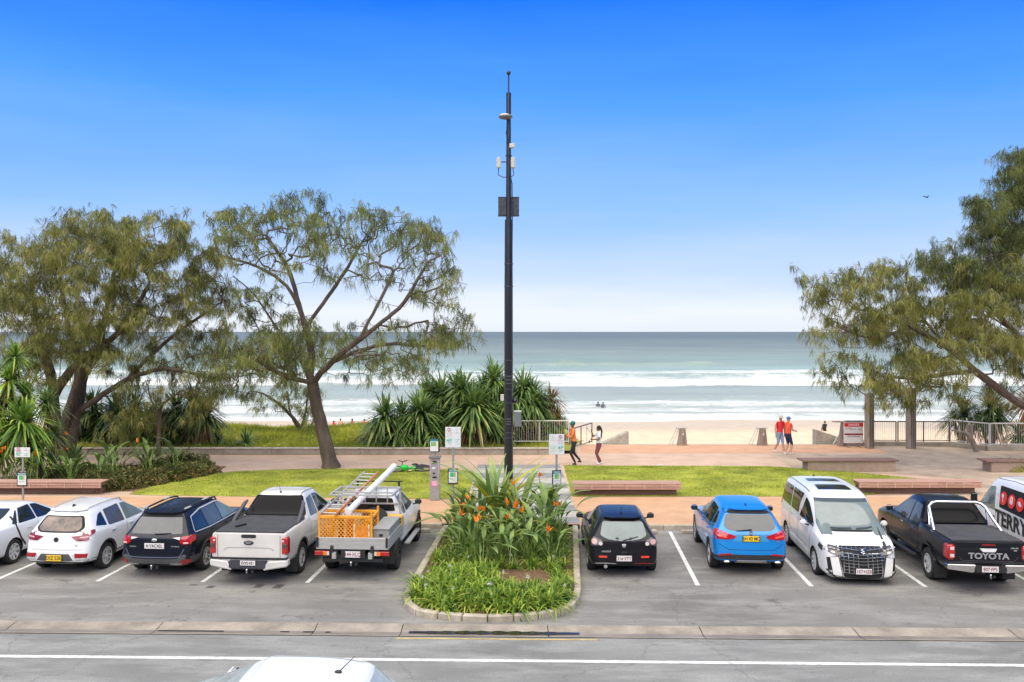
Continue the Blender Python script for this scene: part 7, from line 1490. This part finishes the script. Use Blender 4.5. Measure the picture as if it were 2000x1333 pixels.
def joints(face=(0,-1,0), arms=None, legs=None, lean=(0,0), H=1.75):
    k = H/1.75; lx, ly = lean
    J = dict(pelvis=(0,0,.93),waist=(lx*.3,ly*.3,1.10),chest=(lx*.8,ly*.8,1.36),neck=(lx,ly,1.50),head0=(lx*1.1,ly*1.1,1.56),head1=(lx*1.15,ly*1.15,1.68),head2=(lx*1.15,ly*1.15,1.73),face=face)
    fx, fy = face[0], face[1]; n = math.hypot(fx,fy); fx/=n; fy/=n; rx, ry = -fy, fx          # body right->left axis
    for S_, sg in (('L',1),('R',-1)):
        J['sh'+S_] = (lx*.9+rx*.18*sg, ly*.9+ry*.18*sg, 1.44); J['hip'+S_] = (rx*.09*sg, ry*.09*sg, .88)
        a = (arms or {}).get(S_, (0,.05,-.02)); e, h = a if isinstance(a[0], tuple) else ((.02,.03,-.29),(.06,.05,-.54))
        sx_, sy_, sz_ = J['sh'+S_]
        def off(q): return (sx_+fx*q[0]+rx*sg*q[1], sy_+fy*q[0]+ry*sg*q[1], sz_+q[2])
        J['el'+S_] = off(e); J['wr'+S_] = off(h); d = Vector(J['wr'+S_])-Vector(J['el'+S_]); J['ha'+S_] = tuple(Vector(J['wr'+S_])+d.normalized()*.075)
        kx, ax = (legs or {}).get(S_, ((.02,0,.48),(0,0,.07))); hx, hy, _ = J['hip'+S_]
        J['kn'+S_] = (hx+fx*kx[0]+rx*sg*kx[1], hy+fy*kx[0]+ry*sg*kx[1], kx[2]); J['an'+S_] = (hx+fx*ax[0]+rx*sg*ax[1], hy+fy*ax[0]+ry*sg*ax[1], ax[2])
        J['toe'+S_] = (J['an'+S_][0]+fx*.14, J['an'+S_][1]+fy*.14, max(.03, ax[2]-.035))
    return {q: (v if q == 'face' else tuple(c_*k for c_ in v)) for q, v in J.items()}
blk = clothm('black',(.018,.018,.02)); org = clothm('orange',(.72,.20,.06)); wht = clothm('white',(.72,.72,.74)); mar = clothm('maroon',(.20,.055,.07)); red = clothm('red',(.72,.04,.05)); red2 = clothm('orange_red',(.78,.11,.05)); blu = clothm('pale_blue',(.26,.34,.50)); nvy = clothm('navy',(.02,.03,.07)); teal = clothm('teal',(.01,.13,.13)); shoe = clothm('shoe_dark',(.06,.035,.03)); shw = clothm('shoe_white',(.70,.66,.64))
p = G(1121,909,.13)
person('man in orange top, black trousers and teal turban walking left along the promenade', p, 0, joints((-1,-.15,0), {'L':((.10,.03,-.28),(.30,-.10,-.20)),'R':((.10,.03,-.28),(.32,-.12,-.22))}, {'L':((.16,0,.50),(-.05,0,.09)),'R':((.0,0,.50),(-.30,0,.16))}, (-.05,0), 1.82), (M_skin1,org,blk,shoe), hair=('turban',teal))
p = G(1170,907,.13)
w_ = person('woman in a white t-shirt and maroon trousers, holding a phone before the beach', p, 0, joints((-1,-.1,0), {'L':((.02,.05,-.27),(.27,0,-.27)),'R':((.22,.02,-.20),(.28,-.02,.03))}, {'L':((.13,0,.49),(.0,0,.07)),'R':((.12,0,.49),(-.12,0,.08))}, (-.03,0), 1.62), (M_skin1,wht,mar,shw), hair=('bun',clothm('hair_black',(.015,.012,.01))), short=True)
tag(MB().box((0,0,0),(.05,.16,.09)).build('camera', M_dark, bevel=.01), 'small black camera held at waist height by the woman in white', 'camera').location = p+Vector((-.42,-.05,.97))
tag(MB().tube([p+Vector((-.36,0,1.32)),p+Vector((-.52,0,1.55))],.010,6).build('umbrella_stick', M_raild, smooth=True), 'thin stick raised in the hand of the woman in white', 'stick')
p = G(1523,886,.13)
person('walker in a red shirt, pale blue shorts and white sun hat, left of the couple', p, 0, joints((.45,-.9,0), {'L':((.0,.06,-.29),(-.02,.09,-.56)),'R':((-.05,.10,-.28),(.02,.12,-.56))}, {'L':((.10,0,.50),(.16,0,.08)),'R':((.0,0,.50),(-.28,0,.14))}, (.03,-.03), 1.75), (M_skin2,red,blu,shw), hair=('hat',clothm('hat_cream',(.62,.60,.52))), short=True, extra=('shorts',))
p = G(1539,888,.13)
person('walker in an orange red top, navy shorts and blue cap, right of the couple', p, 0, joints((.8,.3,0), {'L':((.06,.05,-.28),(.30,.03,-.30)),'R':((.04,.06,-.28),(.26,-.02,-.33))}, {'L':((.08,0,.50),(-.10,0,.08)),'R':((.15,0,.49),(.06,0,.08))}, (.02,0), 1.72), (M_skin2,red2,nvy,shw), hair=('cap',clothm('cap_blue',(.10,.17,.40))), short=True, extra=('shorts',))
# sitting on the sand and in the water
def sit(face=(0,1,0), H=1.7):
    return joints(face, {'L':((.18,.0,-.24),(.38,-.06,-.38)),'R':((.18,.0,-.24),(.38,-.06,-.38))}, None, (0,.0), H)
def seated(label, px, py, cols, hair, face=(0,1,0), group=None, H=1.7):
    z = -3.6; D = CF*(CH-z)/(py-HOR); x = (px-1000)*D/CF; z = float(beach_z(x, D)); J = sit(face, H); k = H/1.75; fx, fy = face[0], face[1]; n = math.hypot(fx,fy); fx/=n; fy/=n; rx, ry = -fy, fx
    for q in J:
        if q != 'face' and q[:2] not in ('kn','an','to'): J[q] = (J[q][0], J[q][1], J[q][2]-.80*k)
    for S_, sg in (('L',1),('R',-1)):
        h = J['hip'+S_]; J['kn'+S_] = (h[0]+fx*.36, h[1]+fy*.36, .42*k); J['an'+S_] = (h[0]+fx*.62, h[1]+fy*.62, .07); J['toe'+S_] = (h[0]+fx*.76, h[1]+fy*.76, .04)
    return person(label, Vector((x,D,z)), 0, J, cols, hair=(hair, clothm('hair_black',(.015,.012,.01))), short=True, group=group)
seated('beach goer in black sitting on the sand left of the notice board', 1611, 842, (M_skin2,blk,blk,M_skin2), 'short')
g_ = 'people sitting on the sand seen through the trees'
seated('bare shouldered beach goer sitting on the sand just right of the big bare trunk', 665, 836, (M_skin2,M_skin2,nvy,M_skin2), 'short', group=g_)
seated('dark haired beach goer sitting second along from the bare trunk', 688, 836, (M_skin2,M_skin2,blk,M_skin2), 'bun', group=g_)
seated('beach goer in red sitting between the bare trunk and the screw pines', 712, 837, (M_skin2,red2,red2,M_skin2), 'short', group=g_)
seated('small beach goer in dark clothes nearest the screw pines', 730, 836, (M_skin2,blk,nvy,M_skin2), 'short', group=g_, H=1.4)
seated('child on the sand left of the bare trunk', 652, 835, (M_skin2,red,nvy,M_skin2), 'short', group=g_, H=1.2)
for px, py, lab in ((1168,796,'left of the two swimmers standing in the white water'),(1178,797,'right of the two swimmers standing in the white water')):
    D = CF*(CH-SEA)/(py-HOR); person(lab, Vector(((px-1000)*D/CF, D, SEA-1.05)), 0, joints((0,1,0) if px < 1170 else (.6,.8,0), {'L':((.05,.12,-.26),(.2,.16,-.40)),'R':((.05,.12,-.26),(.2,.16,-.40))}, None, (0,0), 1.75), (mat('wet_skin',(.22,.16,.13),.4),clothm('wetsuit',(.10,.12,.14)),nvy,blk), hair=('short',blk), group='swimmers')
tl_ = thing('beach_towel', 'pink beach towel and bags spread on the sand beside the seated person in black', 'towel', (53.0,81.5,float(beach_z(53,81.5))+.03)); tw = MB(); tw.box((-4.6,.2,0),(2.2,.9,.05)); tw.build('towel', clothm('towel_pink',(.70,.32,.24)), tl_, bevel=.02); MB().ell((-3.0,.1,.12),(.4,.2,.14)).build('bag', clothm('bag',(.25,.12,.08)), tl_, smooth=True)
# ------------------------------------------------------------------ planting on the island and the left bed
M_lir = leaf_mat('liriope_leaf', (.06,.15,.015), (.40,.52,.065), (.68,.66,.16), vs=1.5, island=.8, tr=.3, rough=.5)
M_str = leaf_mat('strelitzia_leaf', (.03,.08,.02), (.21,.30,.065), (.42,.44,.11), vs=2.2, island=.6, tr=.2, rough=.4)
M_str2 = leaf_mat('strelitzia_leaf_pale', (.07,.16,.04), (.34,.44,.12), (.60,.60,.18), vs=2.2, island=.6, tr=.25, rough=.4)
M_yl = leaf_mat('yellow_leaf', (.36,.36,.02), (.62,.55,.04), (.60,.42,.10), vs=2, island=.8, tr=.3)
M_of = leaf_mat('orange_petal', (.72,.16,.01), (.85,.30,.02), (.80,.40,.06), vs=4, island=.9, tr=.2)
def tuft_mesh(seed, n, L, w, m, spread=.9):
    g = np.random.default_rng(seed); th = g.uniform(0,2*PI,n); el = g.uniform(.55,1.45,n); D = np.stack([np.cos(th)*np.cos(el)*spread, np.sin(th)*np.cos(el)*spread, np.sin(el)],1); D = unit(D)
    B = np.stack([g.normal(0,.05,n), g.normal(0,.05,n), np.zeros(n)],1); V, F = strips(B, D, L*g.uniform(.6,1.15,n), w*g.uniform(.7,1.2,n), g.uniform(.35,1.0,n), 5, side=unit(np.cross(D,[0,0,1.0])), rng=g, prof=np.array([.7,1,1,.9,.6,.06]), curl=.06)
    return mesh_np('foliage', V, F, m)
tufts = [tuft_mesh(100+i, 76, .68, .034, M_lir) for i in range(6)]
fl_w = leaf_mat('white_flower', (.6,.6,.55), (.75,.75,.70), island=.5, tr=.2)
def flower_mesh(seed):
    g = np.random.default_rng(seed); n = 14; D = unit(g.normal(size=(n,3))); B = np.zeros((n,3))+np.array([.06,.03,.40]); V, F = strips(B, D, np.full(n,.06), np.full(n,.014), np.zeros(n), 1, rng=g)
    V2, F2 = strips(np.array([[0,0,0.]]), unit(np.array([[.15,.07,1.]])), np.array([.42]), np.array([.012]), np.array([0.]), 2, rng=g); return mesh_np('flower', np.concatenate([V,V2]), np.concatenate([F,F2+len(V)]), fl_w)
fm = flower_mesh(3); r = random.Random(8)
ISL = [(-1.78,25.2),(-2.12,19.1),(-2.08,18.55),(-1.85,18.1),(-1.25,17.75),(-.5,17.66),(.2,17.74),(.82,18.0),(1.14,18.5),(1.26,19.1),(1.66,25.2)]
spots = []
def clear(x, y): return (-.52 < x < .95 and 18.85 < y < 20.5) or (x > .55 and 18.7 < y < 19.2)
tries = 0
while len(spots) < 150 and tries < 14000:
    tries += 1; x = r.uniform(-2.1,1.7); y = r.uniform(17.6,25.2)
    if not inside(x,y,ISL) or clear(x,y): continue
    front = y < 20.6 or edge_d(x,y,ISL) < .95
    if not front: continue
    if x > 1.0 and 21.5 < y < 24.0 and r.random() < .6: continue
    if y > 19.6 and edge_d(x,y,ISL) < .16: continue
    if any((x-a)**2+(y-b_)**2 < (.25 if y < 20.5 else .32)**2 for a, b_ in spots): continue
    spots.append((x,y))
g_ = 'strap leaved lilies edging the planted island'
def zone_of(x, y):
    if y < 18.6: return 'from the left along the rounded front of the island'
    if x < -.4 and y < 20.7: return 'counting back behind the front row, left of the bare mulch'
    if x > .6 and y < 21.2: return 'counting back along the right kerb beside the bare mulch'
    return 'counting back along the %s rear kerb of the island' % ('left' if x < 0 else 'right')
ORD = 'first second third fourth fifth sixth seventh eighth ninth tenth eleventh twelfth thirteenth fourteenth fifteenth sixteenth seventeenth eighteenth nineteenth twentieth'.split()
ORD += ['twenty-'+o for o in ORD[:9]]+['thirtieth']+['thirty-'+o for o in ORD[:9]]
spots.sort(key=lambda p: (zone_of(*p), p[0] if p[1] < 18.6 else p[1])); zc_ = {}
for i, (x, y) in enumerate(spots):
    z = .06+.16*min(1, edge_d(x,y,ISL)/.9)*.8
    zn = zone_of(x, y); k_ = zc_.get(zn, 0); zc_[zn] = k_+1
    lab = 'lily tuft, '+ORD[min(k_, 38)]+' '+zn
    t = thing('lily_tuft', lab, 'plant', (x,y,z), r.uniform(0,6.28), g_); s_ = r.uniform(.8,1.15)*(1.08 if y < 19.6 else .88); t.scale = (s_,s_,s_)
    link('foliage', tufts[i % 6], t)
    if i % 7 == 0: link('flower', fm, t)
# large leaves: one mesh each, shared
def big_leaf(L, w, pet, droop, m, seed=0, k=7, name='leaf', fold=.25):
    V = []; F = []; r2 = random.Random(seed); n = k
    for i in range(n+1):
        t = i/n; z = (pet+L*t); d = droop*(t**2)*L; sh = (math.sin(PI*min(1,t*1.02))**.7)*(1-.25*t) if t < 1 else 0; wv = max(.004, w/2*sh); x = z*.0; c = Vector((0, z*0, 0))
        px_ = d; pz = z-d*.45; wz = 1+.05*math.sin(t*9+seed)
        V += [(px_-fold*wv, -wv*wz, pz+0.0),(px_, 0, pz-.0),(px_-fold*wv, wv*wz, pz)]
    for i in range(n):
        a = i*3; F += [(a,a+1,a+4,a+3),(a+1,a+2,a+5,a+4)]
    b = len(V); V += [(0,-.010,0),(0,.010,0),(0,-.008,pet+.02),(0,.008,pet+.02)]; F.append((b,b+1,b+3,b+2))
    return mesh_np(name, np.array(V), np.array(F), m, True)
SL = [big_leaf(.42+.05*i, .10+.010*i, .45+.06*i, .28+.08*i, M_str if i % 3 else M_str2, i) for i in range(6)]
SL2 = [big_leaf(1.0+.13*i, .075+.008*i, .15, .25+.12*i, M_yl if i == 3 else M_str2, 20+i, 9) for i in range(5)]
def flower_orange(m1, seed=0):
    g = np.random.default_rng(seed); n = 7; D = unit(np.stack([g.uniform(-.2,1,n), g.normal(0,.35,n), g.uniform(.3,1.2,n)],1)); V, F = strips(np.zeros((n,3))+np.array([.0,0,0]), D, g.uniform(.12,.19,n), np.full(n,.05), g.uniform(-.2,.3,n), 2, rng=g, prof=np.array([.6,1,.1])); return mesh_np('flower', V, F, m1)
FO = [flower_orange(M_of, i) for i in range(4)]; stemm = MB().tube([(0,0,0),(.02,0,.5),(0,0,1.0)],.010,5).mesh('flower_stalk', M_str)
def strel(label, x, y, z, n, s=1.0, flowers=0, seed=1, leaves=None, spread=.75, group=None):
    r = random.Random(seed); t = thing('bird_of_paradise', label, 'plant', (x,y,z), 0, group)
    for i in range(n):
        o = link('leaf', r.choice(leaves or SL), t); a = i*2.4+r.uniform(-.3,.3); tilt = (r.random()**.7)*spread; o.rotation_euler = (0, tilt, a); q = 1.18*s*r.uniform(.75,1.15); o.scale = (q,q,q); o.location = (r.gauss(0,.07), r.gauss(0,.07), 0)
    for i in range(flowers):
        a = r.uniform(PI*.9, PI*2.1); h = 1.25*s*r.uniform(.85,1.15); x_, y_ = math.cos(a)*r.uniform(.1,.45), math.sin(a)*r.uniform(.2,.5); st = link('flower_stalk', stemm, t); st.scale = (1,1,h); st.rotation_euler = (-math.atan2(y_,h)*1.0, math.atan2(x_,h), 0)
        f = link('flower', r.choice(FO), t); f.location = (x_, y_, h*.97); f.rotation_euler = (0, 0, r.uniform(0,6.28)); f.scale = (1.0,)*3
    return t
S_SP = [(-1.0,21.2,15,1.0,3,'orange flowered bird of paradise at the front left of the island mound'),(-.35,20.9,14,.95,1,'bird of paradise at the front of the island mound, just above the bare mulch'),(.35,21.3,14,1.0,1,'bird of paradise with broad dull leaves right of the mound front'),
        (-1.3,22.3,14,.95,2,'orange flowered bird of paradise on the left slope of the mound'),(-.3,22.2,16,1.05,2,'bird of paradise with two orange flowers in the middle of the mound'),(.85,22.4,15,1.05,2,'orange flowered bird of paradise on the right slope of the mound'),
        (.9,24.2,20,1.25,1,'tall stiff leaved bird of paradise right of the black pole'),(1.25,23.4,14,1.05,0,'stiff leaved bird of paradise at the right rear of the island'),(-1.2,24.0,14,.95,0,'bird of paradise at the left rear of the island'),(1.0,21.0,9,.75,1,'small bird of paradise with a pale orange flower near the right kerb'),(0.2,23.4,14,1.1,1,'bird of paradise close in front of the black pole'),(-.75,20.55,12,.85,1,'short bird of paradise at the front left foot of the mound'),(0.05,20.45,11,.80,0,'short bird of paradise right above the bare mulch patch'),(-1.45,23.2,13,.95,1,'bird of paradise on the upper left flank of the mound'),(.5,21.9,13,1.0,1,'bird of paradise just right of the mound centre')]
for i, (x,y,n,s_,f,lab) in enumerate(S_SP): strel(lab, x, y, .20, int(n*1.25), s_, f, 200+i, group='birds of paradise on the planted island')
# tall strappy plants before the pole
strel('tall plant with long pale strap leaves directly before the black pole', -.45, 24.5, .2, 38, 1.62, 0, 300, SL2, .36, 'tall strap leaved plants by the pole')
strel('tall plant with arching yellowing strap leaves left of the black pole', -.95, 24.2, .2, 28, 1.25, 0, 301, SL2, .85, 'tall strap leaved plants by the pole')
strel('strap leaved plant with a few leaves leaning far to the right of the pole', .25, 24.6, .2, 14, 1.45, 0, 302, SL2[:3]+[SL2[4]], .6, 'tall strap leaved plants by the pole')
strel('strap leaved plant with folded yellow blades in the middle of the island', .1, 23.2, .2, 14, 1.05, 0, 303, [SL2[3],SL2[3],SL2[1]], .9, 'tall strap leaved plants by the pole')
strel('yellow leaved strap plant at the upper left of the island', -1.35, 24.7, .2, 12, 1.1, 0, 304, [SL2[3],SL2[4],SL2[0]], 1.0, 'tall strap leaved plants by the pole')
# left bed
LB = [(-18.3,31.6,3,'bird of paradise with orange flowers beside the leaning screw pine trunk'),(-17.2,31.5,1,'orange flowered bird of paradise behind the left bench'),(-16.1,31.7,0,'broad leaved plant behind the right half of the left bench'),(-15.3,32.4,0,'broad leaved plant in the left bed beside the low shrubs'),
      (-18.0,33.2,2,'bird of paradise with orange flowers in front of the multi stemmed trunks'),(-16.8,33.3,1,'bird of paradise in the middle of the left bed'),(-15.5,33.8,0,'broad leaved plant in the middle of the left bed near its back'),(-14.3,34.2,1,'bird of paradise in the bed just left of the slim young tree'),(-17.6,35.0,1,'bird of paradise at the rear of the left bed by the trunks'),(-16.0,35.3,0,'broad leaved plant at the rear of the left bed'),(-14.9,35.6,0,'broad leaved plant at the rear of the left bed by the slim tree'),(-13.6,35.3,0,'broad leaved plant right of the slim young tree')]
for i, (x,y,f,lab) in enumerate(LB): strel(lab, x, y, .12, 16, 1.12, f, 400+i, SL[:3]+[SL[4]], .8, 'broad leaved plants of the left flower bed')
sheet('bed_soil', [(-18.9,30.9),(-13.4,30.9),(-12.0,34.6),(-12.0,36.6),(-19.2,36.9)], .137, M_mulch)
def undergrowth(name, label, n, poly, h, m, seed, z=.12, w=.03):
    g = np.random.default_rng(seed); xs = [p[0] for p in poly]; ys_ = [p[1] for p in poly]; P = []
    while len(P) < n:
        x, y = g.uniform(min(xs),max(xs)), g.uniform(min(ys_),max(ys_))
        if inside(x,y,poly): P.append((x,y,z))
    P = np.array(P); D = unit(np.stack([g.normal(0,.5,n), g.normal(0,.5,n), np.ones(n)],1)); V, F = strips(P, D, h*g.uniform(.4,1.1,n), np.full(n,w), g.uniform(.2,.8,n), 3, rng=g)
    return tag(link(name, mesh_np(name, V, F, m)), label, 'ground cover', kind='stuff')
undergrowth('bed_ground_cover', 'dark green leafy ground cover filling the left flower bed', 9000, [(-18.9,31.0),(-14.2,31.0),(-12.6,34.6),(-13,36.4),(-19.0,36.7)], .40, M_hedge, 61)
undergrowth('leaf_litter', 'dry brown leaf litter scattered over the island mulch', 7000, ISL, .07, M_dead, 62, .16, .016)
undergrowth('island_ground_cover', 'dark leafy undergrowth between the birds of paradise on the island', 3800, [(-1.6,21.0),(1.3,21.2),(1.5,25.0),(-1.6,25.0)], .5, M_str, 63, .2, .03)
